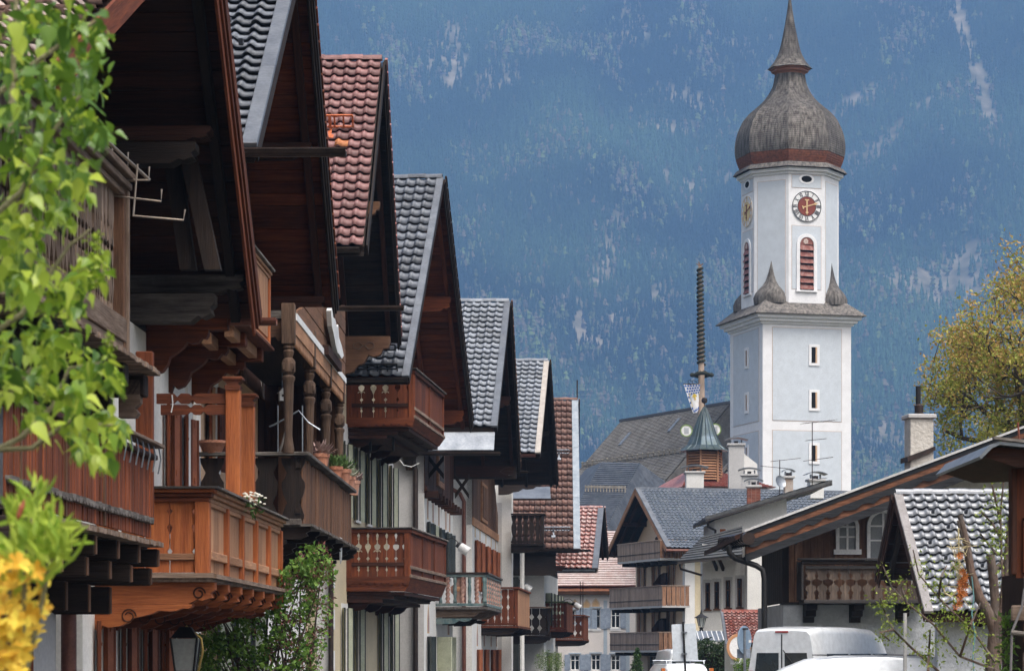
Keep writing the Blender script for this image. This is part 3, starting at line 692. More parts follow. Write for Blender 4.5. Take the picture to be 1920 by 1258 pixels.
def gable_roof(h, xv, xb, ap, ne, fa, tile, tw, rows, ncol, key, flash=.2, soffit=W_dark, beam=W_red, barge=W_black, purlins=(0.02, .5, .97), raft=True, hooks=(), teeth=True,
               gutter=None, gut_x=None, soff=True, board=.24, ridge_col=None, pur_len=-.12, near_skip=(), barge_d=.26, flash_mat=None, pur_h=.26, soff_x=0.0):
    """roof with its ridge across the street; ap, ne, fa = (y, z) of ridge, near eave, far eave"""
    rf = empty('roof', parent=h)
    th = .10
    (ya, za), (yn, zn), (yf, zf) = ap, ne, fa
    # structure of the near slope, body of the far slope
    dn = MB(); dn.prism([(ya, za), (yn, zn), (yn, zn-th), (ya, za-th)], 0, xb, xv-.015).build('near_deck', soffit[1], rf)
    df = MB(); df.prism([(ya, za-.002), (yf, zf), (yf, zf-.05), (ya, za-.052)], 0, xb, xv-.015).build('far_deck', soffit[1], rf)
    M, L = slope_M((xv-flash, ya, za), (xv-flash, yn, zn), -1)
    tiles_on(rf, M, xv-flash-xb, L+.05, tw, rows, tile, ncol, key, skip=near_skip, jitter=1.7)
    # far slope tiles, one mesh of lapped courses
    vy, vz = yf-ya, zf-za; Lf = math.hypot(vy, vz); nf = max(3, int(rows*Lf/L)); mb = MB(); ny_, nz_ = -vz/Lf, vy/Lf
    for i in range(nf):
        a, b = i/nf, (i+1)/nf; o1, o2 = .055, .085
        mb.quad((xb, ya+vy*a+ny_*o1, za+vz*a+nz_*o1), (xb, ya+vy*b+ny_*o2, za+vz*b+nz_*o2), (xv-.06, ya+vy*b+ny_*o2, za+vz*b+nz_*o2), (xv-.06, ya+vy*a+ny_*o1, za+vz*a+nz_*o1))
        mb.quad((xb, ya+vy*b+ny_*o2, za+vz*b+nz_*o2), (xb, ya+vy*b, za+vz*b), (xv-.06, ya+vy*b, za+vz*b), (xv-.06, ya+vy*b+ny_*o2, za+vz*b+nz_*o2))
    tag(mb.build('far_tiles', tile, rf, fix=False), kind='stuff')
    # ridge caps
    rc = half_round(.12, tw*1.75).mesh('ridge_cap', tile); x = xv-.02; q = 0
    while x > xb+.3:
        inst('ridge_cap', rc, rf, T(x-tw*1.7, ya, za+.055+.012*(q % 2)) @ Ry(-.01)); x -= tw*1.62; q += 1
    # verge flashing or plain verge tiles on the near side
    fm = flash_mat or M_flash
    M2, _ = slope_M((xv+.03, ya, za), (xv+.03, yn, zn), -1)
    if flash > .1:
        k = 3; seg = (L+.12)/k
        for q in range(k):
            inst('verge_flashing', MB().box(0, flash+.03, q*seg+.004, (q+1)*seg-.004, .04, .105+.004*q, .008).mesh('verge_flashing', fm), rf, M2)
        MB().box(.0, .03, 0, L+.1, -.16, .038).build('verge_board', barge[1], rf, M=M2)
    else:
        MB().box(-.035, .0, 0, L+.05, -.2, .06).build('verge_board', barge[1], rf, M=M2)
    # far side: soffit boards, rafters, barge boards, stepped verge tiles
    M3, Lf = slope_M((xv, ya, za), (xv, yf, zf), 1, -1)      # x out, y down, z below: for x sign +1 the normal points under the slope
    if soff:
        nb = max(3, int(Lf/board)); pitch = Lf/nb
        bme = MB().box(-(xv-soff_x), -.03, .006, pitch-.006, .055, .085, .004).mesh('soffit_board', soffit[0])
        for q in range(nb): inst('soffit_board', bme, rf, M3 @ T(0, q*pitch, RNG.uniform(-.003, .006)))
    if raft:
        rme = MB().box(-.06, .06, .1, Lf-.05, .086, .23, .01).mesh('rafter', beam[1])
        for x in [-.22]+[-.22-1.05*q for q in range(1, 1+int((xv-.4)/1.05))]: inst('rafter', rme, rf, M3 @ T(x, 0, 0))
    for q, (o, d0, d1, t) in enumerate(((0, -.02, barge_d, .035), (.036, -.05, barge_d*.62, .03), (.067, -.08, barge_d*.34, .025))):
        MB().box(o, o+t, 0, Lf+.06, d0, d1, .004).build('barge_board', barge[1], rf, M=M3)
    if teeth:
        nt = nf; tp = Lf/nt; tme = MB().box(-.03, .03, -.02, tp*.8, -.15, -.085).mesh('verge_tile', tile if teeth is True else teeth)
        for q in range(nt): inst('verge_tile', tme, rf, M3 @ T(.085, q*tp, 0))
    # purlins with carved ends
    for t in purlins:
        y, z = ya+vy*t, za+vz*t-.09-.15*(1 if raft else 0)
        MB().prism([(a, z+b) for a, b in beam_end(xv+pur_len, pur_h)], 1, y-.11, y+.11).build('purlin', beam[0], rf)
    # gutter at the near eave, snow hooks
    if gutter:
        gx = gut_x if gut_x is not None else xv+.15
        mb = MB(); y, z = yn-.09, zn-.06
        P = [(y+.085*math.cos(a), z+.085*math.sin(a)) for a in np.linspace(PI, 2*PI, 8)]; Q = [(y+.07*math.cos(a), z+.07*math.sin(a)) for a in np.linspace(2*PI, PI, 8)]
        mb.prism(P+Q, 0, xb, gx); mb.prism([(y-.1, z), (y-.08, z), (y-.08, z+.02), (y-.1, z+.02)], 0, xb, gx)
        mb.build('gutter', gutter, rf)
        MB().box(xb, xv-.02, yn-.0, yn+.03, zn-.2, zn-.01).build('eave_board', barge[0], rf)
    hk = MB().box(-.03, .03, -.02, .10, 0, .05).box(-.03, .03, .08, .10, .0, .13).mesh('snow_hook', plain('hook_dark', (.05, .055, .07), rough=.5))
    te = (L+.05)/rows
    for j, i in hooks: inst('snow_hook', hk, rf, M @ T((j+.3)*tw, (i+.5)*te, .06))
    return rf
def body(h, y0, y1, ap, ne, fa, zs, wall_mat, gable_mat, holes, xb=-8, gable_boards=None, zb=0, side_mat=None, gx=0):
    """walls: facade slab with openings up to zs, gable above, side and rear walls"""
    (ya, za), (yn, zn), (yf, zf) = ap, ne, fa
    zy = lambda y: (za+(zn-za)*(y-ya)/(yn-ya) if y < ya else za+(zf-za)*(y-ya)/(yf-ya)) - .3
    wall_holes(h, y0, y1, zb, zs, holes, wall_mat)
    mb = MB(); x1 = -.26      # the shell behind: side walls and rear, open to the openings
    for y in (y0, y1):
        mb.quad((0, y, zb), (xb, y, zb), (xb, y, zy(y)), (0, y, zy(y)))
    mb.quad((xb, y0, zb), (xb, y1, zb), (xb, y1, zy(y1)), (xb, ya, zy(ya)), (xb, y0, zy(y0)))
    mb.build('side_wall', side_mat or wall_mat, h, fix=False)
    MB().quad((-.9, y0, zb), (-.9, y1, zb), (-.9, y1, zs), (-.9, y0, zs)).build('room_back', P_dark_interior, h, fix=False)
    pts_ = [(y0, zs)] + [(y0, max(zs, zy(y0)))] + [(ya, zy(ya))] + [(y1, max(zs, zy(y1)))] + [(y1, zs)]
    MB().prism(pts_, 0, gx-.2, gx).build('gable_wall', gable_mat, h)
    if gable_boards:
        # vertical boards over the gable, each one its own piece
        mat, w = gable_boards; y = y0
        while y < y1-.01:
            y2 = min(y+w, y1); a, b = max(zs+.02, zy(y+.004)), max(zs+.02, zy(y2-.004))
            if y < ya < y2: a = b = min(a, b)
            o = RNG.uniform(.02, .035)
            MB().hexa([(.001, y+.005, zs), (o, y+.005, zs), (o, y2-.005, zs), (.001, y2-.005, zs), (.001, y+.005, a), (o, y+.005, a), (o, y2-.005, b), (.001, y2-.005, b)]).build('gable_board', mat, h)
            y = y2
BRD = {}
def cut_board(w, H, style, mat, th=.03):
    """board whose edges carry half of each cut-out; pairs of boards make the full shapes. Board in x (width) and z, thickness in y"""
    k = (round(w, 3), round(H, 3), style, mat.name, th)
    if k in BRD: return BRD[k]
    if style == 'plain': zs_, gs = [0, 1], [.004, .004]
    elif style == 'slit':
        zs_ = [0, .24, .30, .34, .38, .55, .60, .64, .68, .82, .86, .90, 1]; gs = [.003, .003, .028, .003, .003, .003, .022, .03, .003, .003, .035, .003, .003]
    elif style == 'tulip':
        zs_ = [0, .10, .14, .18, .34, .38, .42, .55, .60, .66, .70, .80, .84, .88, .92, 1]
        gs = [.006, .006, .035, .006, .006, .05, .006, .006, .075, .085, .02, .006, .03, .04, .006, .006]
    elif style == 'baluster':
        zs_ = [0, .06, .16, .26, .40, .52, .60, .68, .76, .84, .92, 1]; g0 = w*.5
        gs = [g0*q for q in (.20, .16, .32, .52, .22, .10, .12, .36, .50, .30, .12, .08)]
    elif style == 'heart':
        zs_ = [0, .12, .2, .28, .42, .50, .58, .70, .78, .86, 1]; g0 = w*.5
        gs = [g0*q for q in (.05, .05, .30, .05, .05, .45, .05, .05, .34, .05, .05)]
    elif style == 'diamond':
        zs_ = [0, .14, .26, .38, .56, .68, .80, .9, 1]; g0 = w*.5
        gs = [g0*q for q in (.04, .04, .62, .04, .04, .62, .04, .04, .04)]
    P = [(w-g, z*H) for z, g in zip(zs_, gs)] + [(g, z*H) for z, g in reversed(list(zip(zs_, gs)))]
    mb = MB().prism(P, 1, 0, th); BRD[k] = mb.fix(mb.mesh('board', mat)); return BRD[k]
def profile_rail(x0, x1, y0, y1, z, mat, parent, name='rail', h=.07):
    return MB().box(x0, x1, y0, y1, z, z+h, .012).build(name, mat, parent)
def lamp_spot(p, yaw, label):
    """white floodlight on a curved black arm"""
    r = empty('wall_lamp', p, yaw, label=label, cat='wall lamp', group='white spot lamps on the house fronts')
    MB().tube([(0, 0, 0), (.12, 0, .16), (.35, 0, .22), (.52, 0, .1), (.56, 0, .0)], .018, 6).build('arm', M_black, r, smooth=True)
    MB().box(-.03, .02, -.06, .06, -.12, .12).build('wall_plate', M_black, r)
    M = T(.60, 0, -.06) @ Ry(math.radians(125))
    MB().lathe([(.06, -.12), (.10, -.10), (.10, .0), (.08, .02)], 14).build('socket', M_black, r, M=M)
    MB().lathe([(.11, .0), (.15, .02), (.17, .36), (.155, .36), (.13, .05)], 18, cap=False).build('shade', M_white, r, M=M, smooth=True)
    MB().lathe([(.01, .3), (.15, .3), (.15, .32), (.01, .33)], 16).build('lens', plain('lamp_lens', (.7, .7, .68), rough=.2), r, M=M)
    return r
# ------------------------------------------------------------- house row on the left, far to near as seen: third house (faded red tiles)
def pts3(fr, xv, a, n, f): return fr.X(*a, xv), fr.X(*n, xv), fr.X(*f, xv)
shut_pale = noisy('shutter_pale_green', (.40, .42, .30), (.52, .54, .40), (.3, .3, .22), size=3, rough=.6, dirt=.4)
shut_dark = noisy('shutter_black_green', (.018, .022, .018), (.04, .045, .04), size=3, rough=.5)
shut_orange = noisy('shutter_orange_brown', (.24, .065, .022), (.36, .115, .045), (.16, .05, .025), size=3, rough=.6, dirt=.4)
glass_green = noisy('frosted_green_board', (.26, .30, .21), (.36, .40, .30), size=2, rough=.6, bump=.05)

# --- second house, black tiles, loggia with turned posts
f2 = street(365, 40, 1040); h2 = house('gabled_house', f2, 'dark timber house with turned-post loggia and black tiles, second from the near end')
xo2 = f2.Y(553, HY, f2.loc(at(553, HY, 40)).y)[0]
xv2 = 1.62
a2, n2, c2 = pts3(f2, xv2, (570, -105), (480, 276), (625, 572))
gable_roof(h2, xv2, -2.6, a2, n2, c2, T_dark, .262, 26, 6, 'h2', flash=.17, soffit=W_red, beam=W_dark, purlins=(.02, .48, .93),
           hooks=[(1, 21), (2, 19), (2, 16), (1, 14), (2, 11), (1, 24), (3, 12), (2, 6), (1, 8)], teeth=W_red[1], gutter=M_gutter, gut_x=xv2+1.15, barge=W_black)
y2a, y2b = f2.loc(at(365, HY, 40)).y, f2.loc(at(495, HY, 49.5)).y
zf2 = f2.Y(566, 972, y2a)[1]; zr2 = f2.Y(572, 852, y2a)[1]
zu2 = f2.Y(553, 640, y2a)[1]
hs = [window(h2, y2a+1.6, y2a+2.5, zf2+.9, zf2+2.2, surround=P_trim, shutter=W_red[2], ang=8), window(h2, y2a+4.2, y2a+5.2, zf2+.1, zf2+2.2, surround=P_trim)]
hs += [window(h2, y2a+1.5+2.4*q, y2a+2.4+2.4*q, .7, 2.2, surround=P_trim, shutter=shut_pale, back=shut_dark) for q in range(3)]
body(h2, y2a, y2b, a2, n2, c2, zu2, P_peach, W_dark[2], hs, gable_boards=(W_mid[2], .2))
for z0, z1 in ((0, zf2-.1), (zf2, zu2)):
    MB().box(-.02, .03, y2a-.02, y2a+.45, z0, z1).build('corner_pilaster', P_trim, h2)
MB().box(.001, .02, y2b-1.0, y2b-.05, zf2, zu2).build('wood_panel', W_dark[2], h2)
# loggia: balcony with near side of wide balusters and street side of planks
b2 = MB().box(-.1, xo2+.1, y2a, y2b, zf2-.10, zf2, .01).build('balcony', W_silver[1], h2)
bx = f2.Y(566, 972, y2a)[0]
Hb = zr2-zf2-.05
bm_ = cut_board(.39, Hb, 'baluster', W_black[2], .05)
q = 0
while .1+q*.41 < bx-.05: inst('baluster_board', bm_, b2, T(.06+q*.41+RNG.uniform(-.01, .01), y2a+.02, zf2)); q += 1
w = .115; nsl = int((y2b-y2a)/w); pk = [MB().box(-.014, .014, 0, w-.012, 0, Hb+.10, .004).mesh('plank', W_mid[2]) for _ in range(1)]
for q in range(nsl): inst('plank', pk[0], b2, T(bx+RNG.uniform(-.008, .01), y2a+.06+q*w, zf2-.10+RNG.uniform(-.02, .02)) @ Sc(1, RNG.uniform(.9, 1.04), RNG.uniform(.985, 1.01)))
for z in (zf2+.08, zr2-.2): MB().box(bx-.1, bx-.02, y2a, y2b, z, z+.1).build('back_rail', W_black[1], b2)
MB().box(0, bx+.1, y2a-.07, y2a+.12, zr2-.02, zr2+.035, .01).build('hand_rail', W_silver[0], b2)
MB().box(bx-.14, bx+.12, y2a-.07, y2b, zr2-.02, zr2+.04, .01).build('hand_rail', W_silver[1], b2)
for q in range(7):
    y = y2a+.1+q*(y2b-y2a-.3)/6
    for j, (l, dz) in enumerate(((bx+.12, 0), (bx-.25, -.19), (bx-.6, -.36))):
        MB().prism([(a, zf2-.12+dz+b) for a, b in [(0, 0), (l, 0), (l, -.05), (l-.07, -.09), (l-.04, -.13), (l-.16, -.18), (0, -.18)]], 1, y, y+.17).build('joist', W_black[0], b2)
mb = MB(); r_ = random.Random(3)
for q in range(46):
    y = y2a+q*(y2b-y2a)/46; mb.box(bx-.02, bx+.16+r_.uniform(-.01, .02), y, y+.19, zf2-.115+r_.uniform(-.008, .008), zf2-.075)
mb.build('floor_edge', W_silver[0], b2)
# upper storey front: boards, white band, toothed valance, four turned posts
up = MB().box(0.05, xo2-.06, y2a, y2b, zu2+.28, zu2+.34).build('upper_floor', W_black[1], h2)
zw = f2.Y(553, 590, y2a)[1]; ztop = c2[1]+.35
ztop = max(ztop, zw+1.2)
MB().box(xo2-.05, xo2+.02, y2a, y2b, zw-.30, zw-.09).build('frieze_board', W_tan[1], up)
MB().box(xo2-.05, xo2+.035, y2a, y2b, zw-.085, zw+.02).build('white_band', M_white, up)
for q in range(5):       # stepped boarding that climbs with the eave line
    z0_, z1_ = zw+.025+q*.27, zw+.29+q*.27-.012
    yl = lambda z: max(y2a, f2.loc(at(600, HY, (z-EYE)*F/(HY-576))).y)
    if yl(z0_) < y2b-.3: MB().prism([(yl(z0_), z0_), (y2b, z0_), (y2b, z1_), (min(y2b-.1, yl(z1_)), z1_)], 0, xo2-.05, xo2+.01+.006*(q % 2)).build('wall_board', W_mid[1], up)
tooth = MB().prism([(-.055, 0), (.055, 0), (.055, -.10), (0, -.17), (-.055, -.10)], 0, -.012, .012).mesh('valance_tooth', W_tan[2])
for q in range(int((y2b-y2a)/.115)): inst('valance_tooth', tooth, up, T(xo2-.01, y2a+.06+q*.115, zw-.30))
MB().box(0, xo2, y2a-.04, y2a+.02, zw-.06, zw+.06).build('end_beam', W_silver[0], up)
# the carved end piece with scrolled white edge
MB().prism([(xo2-.42, zw-.07), (xo2-.14, zw-.07), (xo2-.14, zw-.38), (xo2-.2, zw-.34), (xo2-.24, zw-.4), (xo2-.30, zw-.33), (xo2-.36, zw-.34), (xo2-.42, zw-.28)], 1, y2a-.01, y2a+.03).build('scroll_board', W_mid[0], up)
for q in range(3):
    MB().prism([(xo2-.04, zu2+.30+.0), (xo2-.04, zw-.3), (xo2+.0, zw-.3), (xo2+.0, zu2+.2)], 1, 0, .01)
prof_p = [(.095, 0), (.095, .10), (.13, .12), (.13, .16), (.08, .2), (.11, .26), (.125, .42), (.13, .62), (.105, .70), (.14, .73), (.14, .77), (.09, .8), (.09, 1.35)]
ht2 = zw-.32-zr2
zp = [0, .03, .10, .14, .52, .56, .58, .60, .615, .63, .64, .72, .735, .75, .77, .80, .815, .83, .85, 1.]
rp = [.12, .13, .10, .085, .12, .125, .15, .15, .10, .13, .155, .155, .13, .09, .11, .13, .10, .135, .10, .115]
for px_ in (541, 580, 611, 636):
    yy = None
    c_, d_ = f2.ray(px_, 760); t = (xo2-.07-c_[0])/d_[0]; yy = (c_+d_*t).y
    mb = MB().lathe([(r*.66, z*(ht2+.12)) for r, z in zip(rp, zp)], 16, (0, 0, 0))
    mb.box(-.10, .10, -.10, .10, (ht2+.12)*.855, ht2+.45, .01); mb.box(-.095, .095, -.095, .095, (ht2+.12)*.645, (ht2+.12)*.715, .02)
    mb.build('turned_post', W_post[2], h2, smooth=True, M=T(xo2-.07, yy, zr2))
MB().box(.02, xo2-.1, y2b-.06, y2b, zf2, zu2+.3).build('loggia_end_wall', W_dark[2], h2)
cols = [W_dark[2], W_mid[2]]
for q in range(6): MB().box(.04+q*.24, .04+q*.24+.225, y2b-.085, y2b-.061, zf2+.02, zu2+.25).build('end_board', cols[q % 2], h2)
# carved consoles under the near eave seen behind the first house
for z, L in ((n2[1]-.55, 1.3),):
    MB().prism([(a, z+b) for a, b in beam_end(L, .28)], 1, n2[0]+.6, n2[0]+.85).build('console', W_dark[0], h2)
# far eave spout of the second house
def spout(h, x0, x1, y, z, mat, r=.075):
    mb = MB(); P = [(y+r*math.cos(a), z+r*math.sin(a)) for a in np.linspace(PI*.95, 2.05*PI, 9)]; Q = [(y+(r-.012)*math.cos(a), z+(r-.012)*math.sin(a)) for a in np.linspace(2.05*PI, PI*.95, 9)]
    return mb.prism(P+Q, 0, x0, x1).build('gutter', mat, h)
spout(h2, -2, xv2+1.2, c2[0]+.08, c2[1]-.02, M_gutter)

# --- third house, faded red tiles
f3 = street(490, 56, 1020); h3 = house('gabled_house', f3, 'tall dark timber gable with faded red tiles and orange snow guards')
xv3 = f3.loc(at(717, 112, 60.8)).x
a3, n3, c3 = pts3(f3, xv3, (717, 118), (684, 462), (746, 640))
gable_roof(h3, xv3, -1.5, a3, n3, c3, T_pink, .268, 22, 8, 'h3', flash=.03, soffit=W_black, beam=W_dark, purlins=(.03, .5), pur_len=-.45,
           teeth=T_red, gutter=M_gutter, gut_x=xv3-.1, barge=W_black)
body(h3, n3[0]+1.2, c3[0]-.9, a3, n3, c3, 5.2, P_white, W_black[2], [], gable_boards=(W_black[2], .25))
zc_ = c3[1]
def carved_console(h, x0, x1, y0, y1, ztop, zlow, mat):
    L, H = x1-x0, ztop-zlow
    return MB().prism([(x0, ztop), (x1, ztop), (x1, ztop-H*.18), (x0+L*.96, ztop-H*.32), (x0+L*.86, ztop-H*.34), (x0+L*.80, ztop-H*.5), (x0+L*.66, ztop-H*.55), (x0+L*.56, ztop-H*.5), (x0+L*.46, ztop-H*.72), (x0+L*.34, ztop-H*.78), (x0+L*.24, ztop-H*.95), (x0+L*.1, zlow), (x0, zlow)], 1, y0, y1).build('carved_console', mat, h)
yk = f3.loc(at(690, HY, 66.2)).y; xk0, zk0 = f3.Y(640, 700, yk); xk1, zk1 = f3.Y(731, 630, yk)
carved_console(h3, xk0, xk1, yk, yk+.3, zk1, zk0, W_mid[0])
orn = MB()
xc_, zc2 = f3.Y(682, 648, yk)
for sgn in (-1, 1): orn.tube([(xc_+sgn*.02, yk-.012, zc2), (xc_+sgn*.12, yk-.012, zc2+.09), (xc_+sgn*.25, yk-.012, zc2+.05), (xc_+sgn*.25, yk-.012, zc2-.05), (xc_+sgn*.12, yk-.012, zc2-.09), (xc_+sgn*.02, yk-.012, zc2)], .012, 6)
orn.build('carving', W_grey[0], h3)
for q in range(3):
    y = a3[0]+(c3[0]-a3[0])*(.25+.25*q)
# brackets under the near half of the gable
for py, dx in ((395, .0),):
    yb = f3.loc(at(705, HY, 58.5)).y; x0_, z0_ = f3.Y(690, 415, yb); x1_, z1_ = f3.Y(712, 378, yb)
    carved_console(h3, x0_-.3, x1_, yb, yb+.2, z1_, z0_-.1, W_mid[0])
# orange snow guards and the two odd orange tiles
org = noisy('snow_guard_orange', (.42, .10, .035), (.55, .16, .06), size=5, rough=.6)
M3n, L3 = slope_M((xv3-.03, a3[0], a3[1]), (xv3-.03, n3[0], n3[1]), -1)
def guard(h, M, u0, u1, v, mat, n=5, hh=.42):
    mb = MB(); mb.box(u0, u1, v-.02, v+.02, .12, .16); mb.box(u0, u1, v-.02, v+.02, hh-.02, hh+.02)
    for q in range(n+1):
        u = u0+(u1-u0)*q/n; mb.box(u-.018, u+.018, v-.018, v+.018, .12, hh)
    um = (u0+u1)/2; mb.box(um-.03, um+.03, v-.02, v+.03, .05, hh); mb.box(um-.04, um+.04, v, v+.42, .085, .11); mb.box(um-.09, um+.09, v+.28, v+.42, .075, .115)
    return mb.build('snow_guard', mat, h)
guard(h3, M3n, 0, 1, 0, org).matrix_local = M3n @ T(.46, L3*.405, .0)
guard(h3, M3n, 0, .55, 0, org, 3).matrix_local = M3n @ T(.76, L3*.84, 0)
inst('patched_tile', tile_me('h3o', .268, L3/22, noisy('tile_orange', (.40, .13, .045), (.55, .22, .08), size=6, rough=.5)), h3, M3n @ T(.268*2+.0, L3/22*10, .062))
inst('patched_tile', tile_me('h3o', .268, L3/22, MATS['tile_orange']), h3, M3n @ T(.268*4+.0, L3/22*19, .062))

# --- fourth house, black tiles, cream plaster and two carved balconies
f4 = street(615, 69, 1400); h4 = house('gabled_house', f4, 'cream plastered house with black tiles and two carved red-brown balconies')
xv4 = f4.loc(at(830, 333, 74.6)).x
a4, n4, c4 = pts3(f4, xv4, (830, 338), (766, 706), (882, 797))
gable_roof(h4, xv4, -1.4, a4, n4, c4, T_dark, .285, 24, 9, 'h4', flash=.16, soffit=W_red, beam=W_red, purlins=(.42, .90), teeth=W_black[1], gutter=M_gutter, gut_x=xv4+.0,
           barge=W_black, hooks=[], pur_h=.42, soff_x=0.)
y4a, y4b = 0., f4.loc(at(745, HY, 81)).y
HZ = lambda px, py: f4.X(px, py, 0)
hs = []
wz1 = HZ(668, 1143)[1]
for px_ in (645, 668, 713, 734):
    y = HZ(px_, 1143)[0]; hs.append(window(h4, y-.42, y+.42, .75, wz1, surround=P_trim, shutter=shut_pale, back=shut_dark, ang=20, sw=.25))
for px_ in (645, 668, 690, 711, 732):
    y = HZ(px_, 860)[0]; z = 1.6+(1220-858)*78.6/5000-.12; hs.append(window(h4, y-.42, y+.42, z-1.95, z, surround=P_trim, shutter=shut_pale, back=shut_dark, ang=20, sw=.25))
zs4 = n4[1]-.25
body(h4, y4a, y4b, a4, n4, c4, zs4, P_cream, P_cream, hs)
q = 0; z = 0
while z < zs4-.3:      # white quoins at the near corner
    ww = 1.0 if q % 2 == 0 else .75
    MB().box(-.3, .03, y4a-.03, y4a+ww, z, z+.53, .01).build('quoin', P_trim, h4); z += .54; q += 1
zb_ = HZ(660, 800)[1]; MB().box(0, .03, y4a+1, y4b, zb_-.5, zb_-.02).build('string_course', P_trim, h4)
MB().box(0, .035, y4b-.5, y4b+.02, 0, zs4).build('corner_pilaster', P_trim, h4)
MB().tube([(.1, y4a-.15, 0), (.1, y4a-.15, zs4)], .07, 8).build('downpipe', M_gutter, h4)
shape_gold = plain('cutout_back', (.6, .5, .3))
def carved_balcony(h, fr, pxn, D, pxf, Df, ytop, yrail, ybot, yskirt, label_boards, nb, back=0., panel_n=3, mats=(W_red, W_dark), endcap=True, nj=4, top_far=None):
    """boxed balcony: near face of boards with cut-outs, street face of posts and panels, scalloped skirt and stepped joists; pixel heights on the near corner"""
    wd, dk = mats
    yn_ = fr.loc(at(pxn, HY, D)).y; xo, zt = fr.Y(pxn, ytop, yn_); zl = fr.Y(pxn, ybot, yn_)[1]; zsk = fr.Y(pxn, yskirt, yn_)[1]
    yf_ = fr.X(pxf, HY, xo)[0]
    bal = MB().box(back, xo, yn_, yf_, zl-.08, zl).build('balcony', dk[1], h)
    H = zt-zl-.06
    # near face
    n = nb; w = (xo-back-.2)/n
    me = cut_board(w, H, 'tulip', wd[2])
    for q in range(n): inst('board', me, bal, T(back+.08+q*w, yn_+.02, zl))
    mb = MB()
    def ring(cx, cz, r, a0, a1, t):
        P = [(cx+r*math.cos(a), cz+r*math.sin(a)) for a in np.linspace(a0, a1, 9)]; Q = [(cx+(r-t)*math.cos(a), cz+(r-t)*math.sin(a)) for a in np.linspace(a1, a0, 9)]
        mb.prism(P+Q, 1, yn_+.006, yn_+.019)
    pale = plain('cutout_painted_light', (.46, .41, .30), rough=.8)  # solid pale shapes stand for the light seen through the cut-outs
    for q in range(1, n):
        if q > n*.62: break
        cx = back+.08+q*w
        if q % 2: ring(cx-.05, zl+H*.52, .052, 0.1, PI, .024); ring(cx+.05, zl+H*.52, .052, 0, PI-.1, .024)
        else: mb.prism([(cx, zl+H*.48), (cx+.07, zl+H*.62), (cx+.05, zl+H*.70), (cx, zl+H*.64), (cx-.05, zl+H*.70), (cx-.07, zl+H*.62)], 1, yn_+.006, yn_+.019)
        for zq in (.2, .8): mb.prism([(cx-.028, zl+H*zq), (cx, zl+H*(zq+.07)), (cx+.028, zl+H*zq), (cx, zl+H*(zq-.05))], 1, yn_+.006, yn_+.019)
    mb.build('cutout_light_shape', pale, bal)
    stain = noisy('stain_grey_black', (.02, .018, .017), (.07, .06, .055), size=4, rough=.85)
    for x in (back+.0, xo-.15): MB().box(x, x+.15, yn_-.02, yn_+.12, zl-.05, zt-.07, .01).build('post', wd[2], bal)
    MB().box(back, xo+.04, yn_-.04, yn_+.15, zt-.15, zt-.05, .012).build('rail', wd[0], bal)
    MB().box(back, xo+.09, yn_-.08, yn_+.18, zt-.05, zt, .012).build('rail_cap', W_char[0], bal)
    MB().box(back+.1, xo-.15, yn_-.015, yn_+.0, zl+H*.22, zl+H*.30, .006).build('lower_rail', dk[0], bal)
    # scalloped strip and skirt
    ns = max(6, int((xo-back)/.19)); mb = MB()
    for q in range(ns):
        x = back+q*(xo-back)/ns; d = (xo-back)/ns
        mb.prism([(x, zl), (x+d, zl), (x+d, zl-.16), (x+d*.75, zl-.22), (x+d*.5, zl-.25), (x+d*.25, zl-.22), (x, zl-.16)], 1, yn_-.025, yn_+.0)
    mb.build('scalloped_skirt', wd[0], bal)
    MB().prism([(back, zl-.02), (xo-.02, zl-.02), (xo-.02, zl-.26), (xo-.14, zsk+.0), (back, zsk)], 1, yn_+.005, yn_+.05).build('skirt_board', wd[0], bal)
    # street face
    pn = panel_n; Ly = (yf_-yn_-.1)/pn
    for q in range(pn+1): MB().box(xo-.10, xo+.02, yn_+.04+q*Ly-.0, yn_+.04+q*Ly+.13, zl-.05, zt-.07, .01).build('post', wd[2], bal)
    for q in range(pn):
        y = yn_+.17+q*Ly; mb = MB().box(xo-.06, xo-.03, y, y+Ly-.13, zl, zt-.1)
        p = mb.build('panel', wd[2], bal)
        nbx = 4; bw = (Ly-.13)/nbx
        for j in range(nbx): 
            me2 = MB().prism([(y+j*bw+.006, zl+.3), (y+(j+1)*bw-.006, zl+.3), (y+(j+1)*bw-.006, zt-.22), (y+(j+.75)*bw, zt-.2), (y+(j+.5)*bw, zt-.25), (y+(j+.25)*bw, zt-.2), (y+j*bw+.006, zt-.22)], 0, xo-.03, xo-.015)
            me2.build('slat', wd[2], p)
    MB().box(xo-.04, xo+.03, yn_+.04, yf_, zl+.20, zl+.29, .01).build('lower_rail', W_grey[1], bal)
    MB().box(xo-.05, xo+.05, yn_, yf_, zt-.15, zt-.05, .012).build('rail', wd[1], bal)
    MB().box(xo-.2, xo+.1, yn_-.08, yf_+.05, zt-.05, zt, .012).build('rail_cap', W_silver[1], bal)
    MB().box(xo-.04, xo+.06, yn_, yf_, zl-.04, zl+.05, .012).build('sill_rail', W_grey[1], bal)
    MB().prism([(xo-.02, zl-.05), (xo+.03, zl-.05), (xo-.12, zsk), (xo-.17, zsk)], 1, yn_, yf_).build('skirt_board', wd[1], bal) 
    for j in range(3): MB().box(back, xo-.15-.3*j, yn_+.1+.0*j, yf_-.1, zsk-.10*(j+1), zsk-.10*j-.012).build('under_boards', dk[1], bal)
    for q in range(nj):
        y = yn_+.3+q*(yf_-yn_-.6)/max(1, nj-1)
        MB().prism([(back+a, zsk-.02+b) for a, b in console(xo-back-.25, .55)], 1, y, y+.16).build('joist', dk[0], bal)
